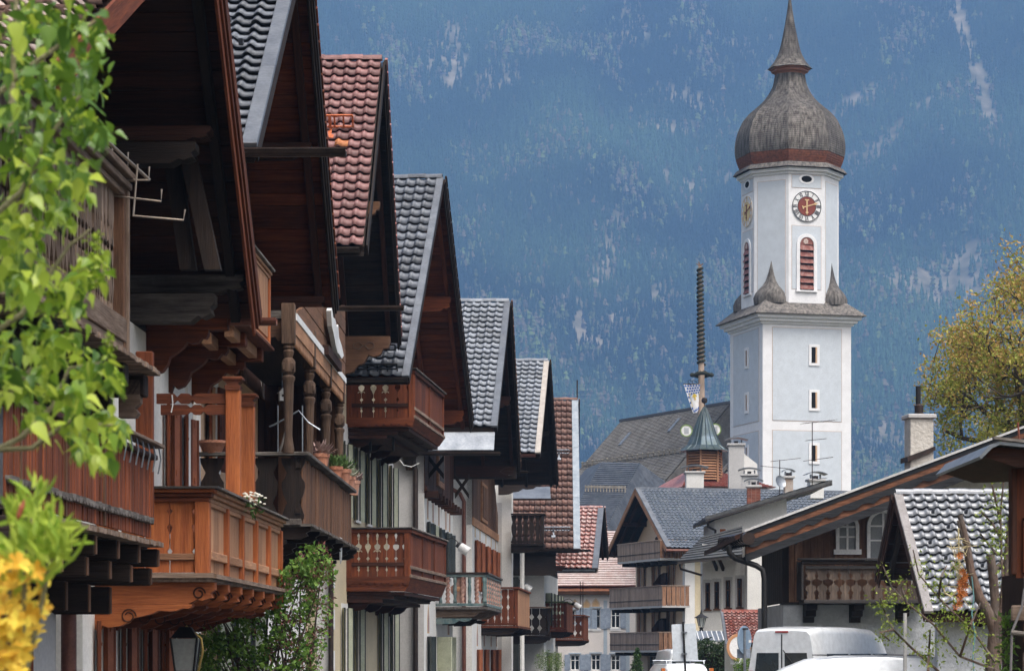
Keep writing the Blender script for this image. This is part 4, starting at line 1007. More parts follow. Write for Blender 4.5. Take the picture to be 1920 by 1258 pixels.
    # far end
    MB().box(back, xo, yf_-.03, yf_, zl, zl+.25).build('end_board', wd[0], bal); MB().box(back, xo, yf_-.08, yf_+.03, zt-.12, zt-.02).build('end_rail', wd[0], bal)
    return bal
carved_balcony(h4, f4, 768, 72, 835, 79.5, 988, 1000, 1080, 1108, '', 6)
carved_balcony(h4, f4, 776, 72, 831, 78.0, 690, 700, 782, 800, '', 5, panel_n=2)
for px_, y0_, y1_ in ((694, 808, 845), (737, 808, 845)):
    yy = f4.loc(at(694, HY, 73)).y; x_, z_ = f4.Y(px_, y0_, yy); MB().box(x_-.03, x_+.03, yy, yy+.06, f4.Y(px_, y1_, yy)[1], z_).build('hanger', M_black, h4)
# tin eave strip and near eave snow fence
M4n, L4 = slope_M((xv4-.24, a4[0], a4[1]), (xv4-.24, n4[0], n4[1]), -1)
guard(h4, M4n, 0, 1.3, 0, M_black, 8, .3).matrix_local = M4n @ T(.18, L4*.90, .02)
g_ = MB().box(0, 2.0, -.015, .015, .06, .10); g_.box(0, 2., -.015, .015, .2, .24)
for q in range(9): g_.box(q*.25-.015, q*.25+.015, -.015, .015, 0, .24)
g_.build('snow_guard', M_black, h4, M=M4n @ T(.05, L4*.985, .06))
# ------------------------------------------------------------- fifth to eighth house of the row
ochre = plain('paint_ochre', (.55, .36, .19), rough=.9); mauve = plain('paint_mauve', (.36, .25, .24), rough=.9); bluep = plain('paint_blue_grey', (.36, .42, .48), rough=.9)
def painted_arch(h, y, z, w, ht, x=.004, cols=None):
    a, b = cols or (ochre, mauve)
    P = [(y-w/2, z), (y+w/2, z), (y+w/2, z+ht*.45), (y+w*.3, z+ht*.7), (y+w*.1, z+ht*.9), (y, z+ht), (y-w*.1, z+ht*.9), (y-w*.3, z+ht*.7), (y-w/2, z+ht*.45)]
    o = MB().prism(P, 0, x-.01, x).build('painted_arch', a, h)
    MB().prism([(y+(p-y)*.68, z+.05+(q-z)*.72) for p, q in P], 0, x-.005, x+.003).build('painted_field', b, o)
# --- fifth
f5 = street(795, 84.5, 1230); h5 = house('gabled_house', f5, 'white house with slate-grey tiles, teal balcony and painted window arches')
xv5 = f5.loc(at(954, 563, 91.7)).x
a5, n5, c5 = pts3(f5, xv5, (955, 569), (931, 800), (972, 882))
gable_roof(h5, xv5, -1.9, a5, n5, c5, T_light, .272, 23, 8, 'h5', flash=.18, soffit=W_black, beam=W_dark, purlins=(.5, .93), pur_h=.4, barge=W_black, teeth=W_mid[1], gutter=None,
           hooks=[(5, 9), (4, 11), (3, 13), (5, 16), (4, 18), (3, 20), (4, 22), (2, 22)])
MB().hexa([(-2, n5[0]-.55, n5[1]-.80), (xv5-.05, n5[0]-.55, n5[1]-.80), (xv5-.05, n5[0]-.05, n5[1]-.2), (-2, n5[0]-.05, n5[1]-.2),
           (-2, n5[0]-.57, n5[1]-.77), (xv5-.05, n5[0]-.57, n5[1]-.77), (xv5-.05, n5[0]-.07, n5[1]-.17), (-2, n5[0]-.07, n5[1]-.17)]).build('eave_sheet', M_zinc, h5)
MB().box(-2, xv5-.1, n5[0]-.05, n5[0]+.05, n5[1]-.22, n5[1]-.02).build('eave_board', W_black[0], h5)
spout(h5, -2.5, xv5+.15, n5[0]-.66, n5[1]-.86, M_gutter, .10)
spout(h5, -2, xv5+.35, c5[0]+.08, c5[1]-.02, M_gutter)
y5b = f5.X(849, HY, 0)[0]
G5 = lambda px, py: f5.X(px, py, 0)
zt5 = G5(797, 925)[1]
hs = []
for px_, py in ((802, 985), (812, 990), (823, 990), (836, 1000), (843, 1003)):
    y, z = G5(px_, py); 
    z = G5(823, 992)[1]; hs.append(window(h5, y-.34, y+.34, z-1.5, z, surround=None, shutter=shut_dark if px_ != 812 else shut_pale, back=shut_dark, ang=18, sw=.28)); painted_arch(h5, y, z+.12, .55, 1.5)
for px_ in (803, 841):
    y = G5(px_, 1210)[0]; z = G5(825, 1195)[1]; hs.append(window(h5, y-.45, y+.45, z-1.6, z, shutter=shut_dark, ang=18, sw=.36)); painted_arch(h5, y, z+.12, .8, 1.0)
y = G5(822, 1210)[0]; hs.append(window(h5, y-.55, y+.55, .15, G5(825, 1195)[1], shutter=shut_pale, back=shut_pale, ang=55, sw=.55))
body(h5, 0, y5b, a5, n5, c5, zt5, P_white, W_dark[2], hs, gable_boards=(W_dark[2], .24), side_mat=P_grey)  # grey side walls: their shade against the white facade is in the colour
for q in range(9):
    MB().box(.0, .45, y5b*(q+.1)/9.2, y5b*(q+.1)/9.2+.24, zt5-.16, zt5+.06, .01).build('joist_end', W_dark[0], h5)
MB().box(0, .10, .0, y5b, zt5+.07, zt5+.24).build('sill_beam', W_dark[1], h5)
y, z = G5(822, 885); zb5 = zt5+.5
MB().box(.03, .12, y-1.2, y+1.2, zb5, zb5+1.7, .01).build('gable_window_frame', W_board[1], h5); MB().box(.1, .135, y-.9, y+.9, zb5+.2, zb5+1.5).build('gable_pane', W_char[1], h5)
def xbrace(h, x0, x1, y, z0, z1, t=.09):
    for a, b in ((z0, z1), (z1, z0)):
        MB().hexa([(x0, y, a-t), (x1, y, b-t), (x1, y+.14, b-t), (x0, y+.14, a-t), (x0, y, a+t), (x1, y, b+t), (x1, y+.14, b+t), (x0, y+.14, a+t)]).build('cross_brace', W_black[0], h)
for D_, q in ((86., ((800, 893), (832, 858))), (96.5, ((853, 930), (879, 893)))):
    yy = f5.loc(at(800, HY, D_)).y; (p0, r0), (p1, r1) = f5.Y(*q[0], yy), f5.Y(*q[1], yy); xbrace(h5, max(.02, p0), p1, yy, r0, r1)
for px_ in (779,):
    yy = -.14; x_, z_ = f5.Y(px_, 900, yy); MB().tube([(x_, yy, 0), (x_, yy, z_+.3), (x_-.2, yy, z_+1.2), (x_-.2, yy+.1, n5[1]-1)], .085, 8).build('downpipe', M_gutter, h5, smooth=True)
MB().lathe([(.10, -.35), (.26, .15), (.26, .2)], 10, (x_-.2, yy, n5[1]-1.05)).build('hopper', M_gutter, h5)
MB().tube([f5.loc(at(748, 860, 83.9)), f5.loc(at(757, 872, 83.9)), f5.loc(at(772, 875, 83.9)), f5.loc(at(786, 868, 83.9))], .012, 5).build('cable', M_white, h5)
# painted eagle-like scroll on the far eave beam
yk = c5[0]-.5; xk0, zk0 = f5.Y(855, 895, yk); xk1, zk1 = f5.Y(968, 865, yk)
MB().box(xk0-1, xk1, yk, yk+.3, zk0-.05, zk1+.1).build('wall_plate', W_black[0], h5)
mb = MB(); xc, zc = f5.Y(937, 884, yk-.01); u = .0175
for s in (-1, 1):
    for k in (0, 1, 2): mb.tube([(xc, yk-.015, zc), (xc+s*.16, yk-.015, zc+.11-.1*k), (xc+s*.34, yk-.015, zc+.17-.15*k), (xc+s*.46, yk-.015, zc+.13-.12*k)], .022, 5)
mb.build('painted_scroll', W_silver[0], h5)
# teal balcony with twisted columns
teal = noisy('paint_worn_teal', (.05, .10, .11), (.13, .20, .20), (.30, .26, .21), scale=(3, 3, 1), size=3, rough=.75, dirt=.55, dirt_scale=2.5)
rose = noisy('paint_worn_rose', (.26, .13, .10), (.45, .28, .22), (.20, .13, .10), scale=(3, 3, 1), size=3, rough=.8, dirt=.5, dirt_scale=3)
yb = f5.loc(at(817, HY, 89)).y; xo, zt = f5.Y(911, 1074, yb); zl = f5.Y(911, 1136, yb)[1]; yb2 = f5.X(938, HY, xo)[0]
tb = MB().box(0, xo+.06, yb-.06, yb2, zl-.10, zl-.02).build('balcony', W_silver[1], h5)
for a in (dict(x0=0, x1=xo+.08, y0=yb-.08, y1=yb+.1), dict(x0=xo-.1, x1=xo+.1, y0=yb-.08, y1=yb2)):
    MB().box(a['x0'], a['x1'], a['y0'], a['y1'], zt-.04, zt+.03, .01).build('rail_cap', M_gutter, tb)
    MB().box(a['x0'], a['x1']-.05, a['y0']+.03, a['y1']-.03, zt-.13, zt-.045, .01).build('rail', teal, tb); MB().box(a['x0'], a['x1']-.05, a['y0']+.03, a['y1']-.03, zl, zl+.10, .01).build('rail', teal, tb)
def twisted(r, H, n=16, turns=3.):
    vs = []; m = 26; mb = MB()
    for i in range(m+1):
        for k in range(n):
            a = 2*PI*k/n; rr = r*(1+.28*math.cos(2*(a-turns*2*PI*i/m))); vs.append((rr*math.cos(a), rr*math.sin(a), H*i/m))
    return mb.add(vs, [(i*n+k, i*n+(k+1) % n, (i+1)*n+(k+1) % n, (i+1)*n+k) for i in range(m) for k in range(n)])
tw_me = twisted(.055, zt-zl-.2).mesh('twisted_column', rose, True); H = zt-zl-.2
sq = MB().lathe([(.05, 0), (.05, .1), (.035, .14), (.05, .3), (.055, .5), (.035, .65), (.05, .7), (.05, H)], 12).mesh('turned_column', teal, True)
for k, x in enumerate(np.linspace(.16, xo-.06, 7)):
    inst('twisted_column' if k % 2 else 'turned_column', tw_me if k % 2 else sq, tb, T(x, yb+.02, zl+.10) @ Sc(1.2, 1.2, 1))
for k, y in enumerate(np.linspace(yb+.02, yb2-.1, 15)):
    inst('twisted_column' if k % 2 else 'turned_column', tw_me if k % 2 else sq, tb, T(xo-.02, y, zl+.10) @ Sc(1.1, 1.1, 1))
cx = xo*.45
MB().prism([(cx+a*H, zl+.12+b*H) for a, b in ((-.12, 0), (.12, 0), (.15, .25), (.28, .38), (.30, .58), (.16, .68), (.12, .85), (.06, .98), (-.06, .98), (-.12, .85), (-.16, .68), (-.30, .58), (-.28, .38), (-.15, .25))], 1, yb+.04, yb+.07).build('carved_panel', rose, tb)
MB().lathe([(.03, 0), (.09, .0), (.09, .02), (.03, .03)], 8).build('rosette', W_tan[0], tb, M=T(cx, yb+.03, zl+.12+H*.5) @ Rx(PI/2))
for q in range(4):
    y = yb+.1+q*(yb2-yb-.4)/3
    MB().prism([(a, zl-.11+b) for a, b in [(0, 0), (xo+.02, 0), (xo-.1, -.08), (xo-.25, -.1), (xo-.35, -.2), (xo-.45, -.24), (0, -.26)]], 1, y, y+.22).build('joist', W_grey[0], tb)
    MB().prism([(a, zl-.4+b) for a, b in [(0, .0), (xo*.72, .0), (xo*.66, -.09), (xo*.56, -.12), (xo*.46, -.08), (xo*.36, -.18), (0, -.2)]], 1, y, y+.2).build('console', teal if q == 0 else W_black[0], tb)
lamp_spot(h5.matrix_world @ Vector((0, 0, 0)) if False else f5.o + f5.R @ Vector((0, f5.X(829, 1020, 0)[0], f5.X(829, 1020, 0)[1])), f5.a, 'white spot lamp above the carved red-brown balcony end')

# --- sixth
f6 = street(885, 101, 1250); h6 = house('gabled_house', f6, 'white house with slate-grey tiles, orange shutters and boarded gable')
xv6 = f6.loc(at(1027, 675, 106)).x
a6, n6, c6 = pts3(f6, xv6, (1028, 680), (1012, 850), (1043, 906))
gable_roof(h6, xv6, -1.6, a6, n6, c6, T_light, .29, 20, 7, 'h6', flash=.18, soffit=W_black, beam=W_black, purlins=(.5,), barge=W_black, teeth=W_dark[1], gutter=M_gutter_red, gut_x=xv6-.15, flash_mat=noisy('flashing_beige', (.34, .30, .26), (.44, .40, .36), size=3, rough=.6))
y6b = f6.X(936, HY, 0)[0]; G6 = lambda px, py: f6.X(px, py, 0)
zt6 = G6(888, 985)[1]; hs = []
for px_ in (891, 900, 911, 921, 929):
    y = G6(px_, 1030)[0]; z = G6(905, 1022)[1]; hs.append(window(h6, y-.30, y+.30, z-1.9, z, shutter=shut_orange, ang=24, sw=.24)); painted_arch(h6, y, z+.15, .5, 1.6, cols=(ochre, plain('paint_pale_ochre', (.62, .46, .28), rough=.9)))
for px_ in (895, 908, 921, 931):
    y = G6(px_, 1230)[0]; z = G6(905, 1218)[1]; hs.append(window(h6, y-.30, y+.30, .1, z, shutter=shut_orange, ang=24, sw=.24)); painted_arch(h6, y, z+.15, .7, .9)
body(h6, 0, y6b, a6, n6, c6, zt6, P_white, W_mid[2], hs, gable_boards=(W_mid[2], .26), side_mat=P_white)
y, z = G6(905, 930); MB().box(.02, .10, y-1.6, y+1.6, zt6+.35, zt6+1.9, .01).build('gable_window_frame', W_tan[1], h6)
for q in (-1, 1): MB().box(.06, .13, y+q*.75-.68, y+q*.75+.68, zt6+.5, zt6+1.75).build('gable_shutter', W_mid[2], h6)
MB().box(.0, .06, 0, y6b, zt6-.02, zt6+.28).build('sill_beam', W_tan[1], h6)
for px_, py0 in ((870, 925),):
    x_, z_ = f6.Y(px_, py0, -.15); MB().tube([(x_, -.15, 0), (x_, -.15, z_-.3), (x_-.15, -.15, z_), (x_-.6, -.15, z_+.25)], .08, 8).build('downpipe', M_gutter_red, h6, smooth=True)
x_, z_ = f6.Y(937, 1000, y6b+.1)
MB().tube([(x_-.3, y6b+.1, z_+1.2), (x_, y6b+.1, z_+1.0), (x_, y6b+.1, z_)], .09, 8).build('downpipe', M_gutter_red, h6); MB().tube([(x_, y6b+.1, 0), (x_, y6b+.1, z_)], .095, 8).build('downpipe', P_white, h6)
def boxy_balcony(h, fr, pxw, D, pxo, pxf, ytop, ybot, style, mat, front=None, nb=4, cap=None, j=True, pxs=None):
    """small balcony of a far house: near side of cut boards, street side of posts and panels"""
    yb = fr.loc(at(pxw, HY, D)).y; xo, zt = fr.Y(pxo, ytop, yb); x_0 = fr.Y(pxs, ytop, yb)[0] if pxs else 0; zl = fr.Y(pxo, ybot, yb)[1]
    yf = max(yb+1.2, fr.X(pxf, HY, xo)[0]) if abs(fr.X(pxf, HY, xo)[0]) < 60 else yb+4
    b = MB().box(x_0, xo+.05, yb-.05, yf, zl-.1, zl-.01).build('balcony', mat[1], h); H = zt-zl-.08
    w = (xo-x_0-.1)/nb; me = cut_board(w-.004, H, style, mat[2], .03)
    for q in range(nb): inst('board', me, b, T(x_0+q*w, yb+.03, zl))
    MB().box(xo-.12, xo+.02, yb, yb+.12, zl, zt-.06, .01).build('post', mat[2], b)
    MB().box(x_0, xo+.08, yb-.06, yb+.12, zt-.07, zt, .01).build('rail', cap or mat[0], b); MB().box(xo-.12, xo+.08, yb+.121, yf, zt-.075, zt-.005, .01).build('rail', cap or mat[1], b)
    MB().box(x_0, xo, yb-.01, yb+.03, zl+.02, zl+.10).build('lower_rail', mat[0], b)
    fm = front or mat; n = max(3, int((yf-yb)/.35)); w2 = (yf-yb-.12)/n
    for q in range(n): MB().box(xo-.03, xo, yb+.13+q*w2, yb+.12+(q+1)*w2-.02, zl-.02, zt-.08).build('slat', fm[2], b)
    if j:
        for q in range(4):
            y = yb+.05+q*(yf-yb-.3)/3
            MB().prism([(max(a, x_0), zl-.1+c) for a, c in [(0, 0), (xo+.06, 0), (xo+.02, -.1), (xo-.1, -.13), (xo-.2, -.22), (xo-.5, -.28), (0, -.3)]], 1, y, y+.16).build('joist', W_black[0], b)
    return b
boxy_balcony(h6, f6, 902, 106, 970, 993, 1100, 1172, 'heart', W_red, front=W_tan, nb=5)
# --- seventh: brown tiles, turned the other way
f7 = street(950, 119, 1017); h7 = house('gabled_house', f7, 'house with steep brown tiled roof, grey metal verge and black balconies')
xv7 = f7.loc(at(1083, 747, 127)).x
a7, n7, c7 = f7.X(1083, 752, xv7), f7.X(1087, 1028, xv7), None
c7 = (a7[0]+(a7[0]-n7[0]), n7[1])
gable_roof(h7, xv7, -2.4, a7, n7, c7, T_brown, .25, 25, 11, 'h7', flash=.28, soffit=W_black, beam=W_black, purlins=(.5,), barge=W_black, gutter=M_gutter, gut_x=xv7+.5, teeth=True, flash_mat=noisy('flashing_blue_grey', (.20, .235, .27), (.30, .335, .37), size=3, rough=.45, metal=.3))
M7n, L7 = slope_M((xv7-.28, a7[0], a7[1]), (xv7-.28, n7[0], n7[1]), -1)
guard(h7, M7n, 0, .95, 0, M_zinc, 8, .34).matrix_local = M7n @ T(.15, L7*.385, .02)
guard(h7, M7n, 0, 1.5, 0, M_zinc, 12, .34).matrix_local = M7n @ T(.15, L7*.90, .02)
y7b = 16.; zt7 = n7[1]-.2
hs = [window(h7, 1.2+q*2.6, 2.2+q*2.6, 3.4, 4.9, shutter=shut_dark, ang=62, sw=.5) for q in range(3)] + [window(h7, 1.2+q*2.6, 2.2+q*2.6, .3, 1.9, shutter=shut_dark, ang=62, sw=.5) for q in range(3)]
body(h7, 0, y7b, a7, n7, c7, zt7, P_white, W_black[2], hs, side_mat=P_white)
yw_ = f6.loc(at(940, HY, 116.2)).y; xa_, zt_ = f6.Y(940, 942, yw_); xb_ = f6.Y(959, 942, yw_)[0]
MB().box(-1.0, xb_, yw_, yw_+1.2, 0, zt_+1.0).build('wing_wall', P_white, h6); MB().box(-1, xa_+.02, yw_-.03, yw_+.1, 0, zt_).build('wing_side', P_grey, h6)
boxy_balcony(h6, f6, 950, 115.6, 1018, 1018, 962, 1018, 'baluster', W_black, nb=5, pxs=958)
x0_, z0_ = f6.Y(935, 928, yw_-.3); x1_, z1_ = f6.Y(1016, 905, yw_-.3); carved_console(h6, x0_, x1_, yw_-.6, yw_-.3, z1_, z0_, W_black[0])
boxy_balcony(h7, f7, 953, 123, 1031, 1029, 1137, 1190, 'diamond', W_black, nb=5, cap=W_grey[0])
x_, z_ = f7.Y(979, 1060, .6); MB().tube([(x_, .6, 0), (x_, .6, z_+.6)], .10, 8).build('downpipe', P_white, h7)
pl = MB().prism([(a, n7[1]-.75+b) for a, b in [(0, 0), (2.6, 0), (2.6, -.12), (2.45, -.25), (2.3, -.22), (2.1, -.34), (0, -.36)]], 1, n7[0]+.5, n7[0]+.8).build('console', W_dark[0], h7)
MB().box(-3, 2.2, n7[0]+.3, n7[0]+.4, n7[1]-1.2, n7[1]-.1).build('soffit_board', W_black[0], h7)  # added upright dark board, standing for the shaded gap below the eave
MB().tube([(xv7-.02, a7[0], a7[1]+.1), (xv7-.02, a7[0], a7[1]+1.0)], .035, 6).build('lightning_rod', M_gutter, h7)
# skylight roof bit of the lean-to between sixth and seventh
lm = MB(); p = [f7.loc(at(x, y, 117.5)) for x, y in ((935, 933), (1033, 938))]
p2 = [f7.loc(at(x, y, 119.5)) for x, y in ((935, 915), (1031, 912))]
lm.quad(p[0], p[1], p2[1], p2[0]); 
lo = lm.build('lean_to_roof', M_zinc, h7, fix=False)
spout(h7, p[0].x-.3, p[1].x+.15, p[0].y-.1, p[0].z-.05, M_gutter, .07)
lamp_spot(f7.o+f7.R @ f7.loc(at(958, 1095, 120.5)), f7.a, 'white spot lamp on long black arm above the plain brown balcony')
# --- eighth: low house with red tiles
f8 = street(1020, 133, 1352); h8 = house('gabled_house', f8, 'low white house with shiny red tiles at the far end of the row')
xv8 = f8.loc(at(1131, 951, 138)).x
a8, n8, c8 = f8.X(1131, 954, xv8), f8.X(1120, 1066, xv8), f8.X(1134, 1082, xv8)
c8 = (a8[0]+(a8[0]-n8[0])*.7, a8[1]-(a8[1]-n8[1])*.7)
T_red_s = noisy('tile_red_shiny', (.24, .07, .05), (.34, .12, .09), (.55, .48, .46), size=6, rough=.18, bump=.1, rnd=.2, dirt=.75, dirt_scale=3., spec=1.)
gable_roof(h8, xv8, -2.6, a8, n8, c8, T_red_s, .27, 15, 14, 'h8', flash=.26, soffit=W_black, beam=W_dark, purlins=(.5,), barge=W_black, gutter=M_zinc, gut_x=xv8-.1)
y8b = f8.X(1046, HY, 0)[0]; zt8 = n8[1]-.15
hs = [window(h8, y8b*q, y8b*q+.9, 2.9, 4.5, shutter=shut_pale, back=shut_dark, ang=35, sw=.5) for q in (.12, .36, .6, .82)] + [window(h8, y8b*q, y8b*q+.9, .3, 1.5, shutter=shut_pale, ang=35) for q in (.2, .7)]
body(h8, 0, y8b, a8, n8, c8, zt8, P_white, W_black[2], hs, side_mat=P_white)
boxy_balcony(h8, f8, 1023, 134, 1062, 1074, 1127, 1180, 'tulip', W_red, nb=5, cap=noisy('moss_cap', (.06, .08, .02), (.10, .12, .04), size=4))
boxy_balcony(h8, f8, 1041, 142, 1094, 1103, 1152, 1197, 'diamond', W_red, nb=4)
for px_ in (1088, 1093):
    yy = f8.loc(at(px_, HY, 143)).y; x_, z_ = f8.Y(px_, 1152, yy); MB().box(x_-.02, x_+.02, yy, yy+.04, z_, f8.Y(px_, 1090, yy)[1]).build('hanger', M_gutter, h8)
lamp_spot(f8.o+f8.R @ f8.loc(at(1055, 1130, 137)), f8.a, 'white spot lamp with short curved arm on the far end house')
# ------------------------------------------------------------- middle distance: apartment house with three balconies
def board_strip(p0, p1, z0, z1, w, mat, parent, name='board', t=.025, gap=.012, r=RNG):
    """row of upright boards from p0 to p1 (x, y), each a piece"""
    p0, p1 = Vector(p0), Vector(p1); L = (p1-p0).length; n = max(1, int(L/w)); a = math.atan2(p1.y-p0.y, p1.x-p0.x)
    me = MB().box(0, L/n-gap, -t/2, t/2, 0, z1-z0).mesh(name, mat)
    for q in range(n): 
        p = p0.lerp(p1, q/n); inst(name, me, parent, T(p.x, p.y, z0+r.uniform(-.01, .01)) @ Rz(a))
PLc, PRc = at(1137, 1040, 160), at(1250, 1027, 150); mid = (PLc+PRc)/2
gdir = Vector((PRc.x-PLc.x, PRc.y-PLc.y, 0)).normalized(); out = Vector((gdir.y, -gdir.x, 0)); out = out if out.x < 0 else -out
hc = empty('apartment_house', (mid.x, mid.y, 0), math.atan2(out.y, out.x), label='cream apartment house with three wooden balconies and dark tiled roof', cat='house')
Rc = Matrix.Rotation(-math.atan2(out.y, out.x), 3, 'Z')
cl = lambda px, py, D: Rc @ (at(px, py, D)-Vector((mid.x, mid.y, 0)))
sg = 1 if cl(1250, 1027, 150).y > 0 else -1          # side of the near corner
W_, ZE, ZA = abs(cl(1250, 1027, 150).y), (PLc.z+PRc.z)/2, 1.6+303*155/F
T_mid = noisy('tile_blue_grey', (.085, .10, .13), (.16, .185, .22), (.30, .31, .32), size=5, rough=.3, bump=.1, dirt=.4, dirt_scale=1.5, spec=.7)
LB = 26.
rfc = empty('roof', parent=hc)
MB().prism([(sg*W_, ZE-.14), (0, ZA-.14), (0, ZA), (sg*W_, ZE)], 0, -LB, 0).build('near_deck', W_black[1], rfc)
MB().prism([(-sg*W_, ZE-.14), (0, ZA-.14), (0, ZA), (-sg*W_, ZE)], 0, -LB, 0).build('far_deck', W_black[1], rfc)
Mc, Lc = slope_M((-.25, 0, ZA), (-.25, sg*W_, ZE), -1); tiles_on(rfc, Mc, 23, Lc, .26, 22, T_mid, 0, 'hc')
MB().box(-LB, 0, -.12, .12, ZA+.02, ZA+.14).build('ridge_cap', T_mid, rfc)
Mv, Lv = slope_M((0, 0, ZA), (0, sg*W_, ZE), 1)
MB().box(-.26, .04, -.05, Lv, .04, .12).build('verge_flashing', M_flash, rfc, M=Mv); MB().box(-.02, .05, -.05, Lv, -.24, .03).build('barge_board', W_tan[1], rfc, M=Mv)
Mv2, Lv = slope_M((0, 0, ZA), (0, -sg*W_, ZE), 1); MB().box(-.02, .05, -.05, Lv, -.24, .05).build('barge_board', W_tan[1], rfc, M=Mv2)
for t in (.0, .45, .9):
    for s in (1, -1): MB().box(-1.7, -.1, s*W_*t-.1, s*W_*t+.1, ZA+(ZE-ZA)*t-.42, ZA+(ZE-ZA)*t-.16).build('purlin', W_dark[0], rfc)
for x in (-.4, -1.0): 
    for s in (1, -1): inst('rafter', MB().box(-.06, .06, .1, Lv-.1, -.30, -.15).mesh('rafter', W_dark[1]), rfc, slope_M((x, 0, ZA), (x, s*W_, ZE), 1)[0])
mb = MB()
for q in range(30): mb.box(-22+q*.72-.02, -22+q*.72+.02, sg*(W_-.55)-.02, sg*(W_-.55)+.02, ZE+.25, ZE+.75)
mb.box(-22.2, -.6, sg*(W_-.55)-.02, sg*(W_-.55)+.02, ZE+.6, ZE+.64); mb.box(-22.2, -.6, sg*(W_-.55)-.02, sg*(W_-.55)+.02, ZE+.4, ZE+.44); mb.build('snow_guard', M_zinc, rfc)
MB().tube([(-LB, sg*(W_+.1), ZE-.12), (.1, sg*(W_+.1), ZE-.12)], .09, 8).build('gutter', M_gutter_red, rfc)
XW, YW = -1.5, W_-1.0                                # facade plane, half width
hw = [window(hc, -YW*.78+q*YW*.44, -YW*.78+q*YW*.44+.62, z, z+1.6, shutter=W_board[2], ang=16, sw=.24, x=XW, surround=P_trim) for z in (5.05, 2.4) for q in (0, 1.35, 2.7)]
hw += [window(hc, -YW*.5, -YW*.5+1.9, .1, 1.35, x=XW, frame=M_zinc, mull=2)]
P_peach2 = plaster('plaster_pale_peach', (.80, .62, .46), (.70, .54, .40))
wall_holes(hc, -YW, YW, 0, ZE-.2, hw, P_peach2, x=XW)
MB().prism([(-YW, ZE-.2), (YW, ZE-.2), (YW, ZA+(ZE-ZA)*YW/W_-.2), (0, ZA-.2), (-YW, ZA+(ZE-ZA)*YW/W_-.2)], 0, XW-.2, XW).build('gable_wall', P_peach2, hc)
mb = MB()
for y in (-YW, YW): mb.quad((XW, y, 0), (-LB, y, 0), (-LB, y, ZE+.4), (XW, y, ZE+.4))
mb.build('side_wall', P_cream, hc, fix=False); MB().quad((XW-.9, -YW, 0), (XW-.9, YW, 0), (XW-.9, YW, ZE), (XW-.9, -YW, ZE)).build('room_back', P_dark_interior, hc, fix=False)
MB().box(XW-.55, XW+.04, sg*(YW-.35), sg*(YW+.05), 0, ZE).build('corner_pilaster', P_trim, hc)
MB().box(XW-.05, XW+.06, -.5, .5, 8.0, 8.9).build('attic_window', M_white, hc); MB().box(XW-.04, XW+.065, -.36, .36, 8.1, 8.8).build('attic_pane', M_glass, hc)
W_balc = {a: wood('wood_balcony_brown_%d' % a, (.24, .17, .13), (.40, .30, .235), (.17, .13, .11), a, dirt=.5, rnd=.22) for a in (0, 1, 2)}
for (pl, pr, pe, yt, yb, arch) in ((1158, 1238, 1257, 1013, 1046, 1), (1143, 1242, 1276, 1098, 1134, 1), (1144, 1236, 1259, 1184, 1217, 1)):
    zt, zb = 1.6+(1220-yt)*152/F, 1.6+(1220-yb)*152/F; xo = 0.15; zt += .0
    c, d = Rc @ (Vector((0, 0, EYE))-Vector((mid.x, mid.y, 0))), None
    def yon(px):
        dd = Rc @ Vector(((px-HX)/F, 1, 0)); t = (xo-c.x)/dd.x; return (c+dd*t).y
    y0, y1 = yon(pl), yon(pr)
    bal = MB().box(XW, xo, min(y0, y1), max(y0, y1), zb-.16, zb-.02).build('balcony', P_grey, hc)
    board_strip((xo, y0), (xo, y1), zb-.05, zt-.06, .17, W_balc[2], bal)
    MB().box(XW, xo+.05, min(y0, y1), max(y0, y1), zt-.05, zt).build('hand_rail', W_balc[1], bal) if False else MB().box(xo-.06, xo+.06, min(y0, y1), max(y0, y1), zt-.055, zt, .01).build('hand_rail', W_balc[1], bal)
    MB().box(xo+.014, xo+.03, min(y0, y1), max(y0, y1), zb+.25, zb+.30).build('lower_rail', W_char[1], bal)
    board_strip((xo, y1), (XW, y1), zb-.05, zt-.06, .24, W_board[2], bal, gap=.05); MB().box(XW, xo, y1-.04, y1+.04, zt-.055, zt).build('hand_rail', W_balc[0], bal)
    board_strip((xo, y0), (XW, y0), zb-.05, zt-.06, .24, W_red[2], bal, gap=.05)
    for q in range(6):
        y = y0+(y1-y0)*(q+.5)/6; MB().box(XW, xo-.1, y-.08, y+.08, zb-.36, zb-.17).build('joist', W_black[0], bal)
    # curved wooden screen standing between the flats
    ys_ = y0+(y1-y0)*.62
    MB().prism([(XW, zb), (XW+.95, zb), (XW+.95, zt+.2), (XW+.8, zt+.35), (XW+.6, zt+.65), (XW+.35, zt+.8), (XW, zt+.8)], 1, ys_, ys_+.06).build('screen', W_dark[2], bal)
    MB().box(XW+.5, XW+.54, ys_+sg*.1, ys_+sg*.9, zb, zt+.7, .01).build('screen', W_dark[2], bal)
# ------------------------------------------------------------- pale house with blue shutters, behind
hb = empty('plastered_house', (at(1118, HY, 176).x, 176, 0), math.radians(-4), label='pale house with blue-grey shutters and copper gutter across the street end', cat='house')
k = 176/F; bz = lambda py: 1.6+(HY-py)*k; bx_ = lambda px: (px-1118)*k
blue_sh = noisy('shutter_blue_grey', (.20, .24, .30), (.29, .34, .41), size=4, rough=.6)
P_pale = plaster('plaster_pale_rose', (.66, .61, .57), (.52, .48, .46))
holes = []
hbw = []
for px_, zt, zb in ((1078, 1143, 1178), (1100, 1143, 1178), (1117, 1141, 1178), (1154, 1140, 1177), (1078, 1227, 1256), (1117, 1226, 1256), (1154, 1227, 1256)):
    hbw.append((bx_(px_)-.30, bx_(px_)+.30, bz(zb), bz(zt)))
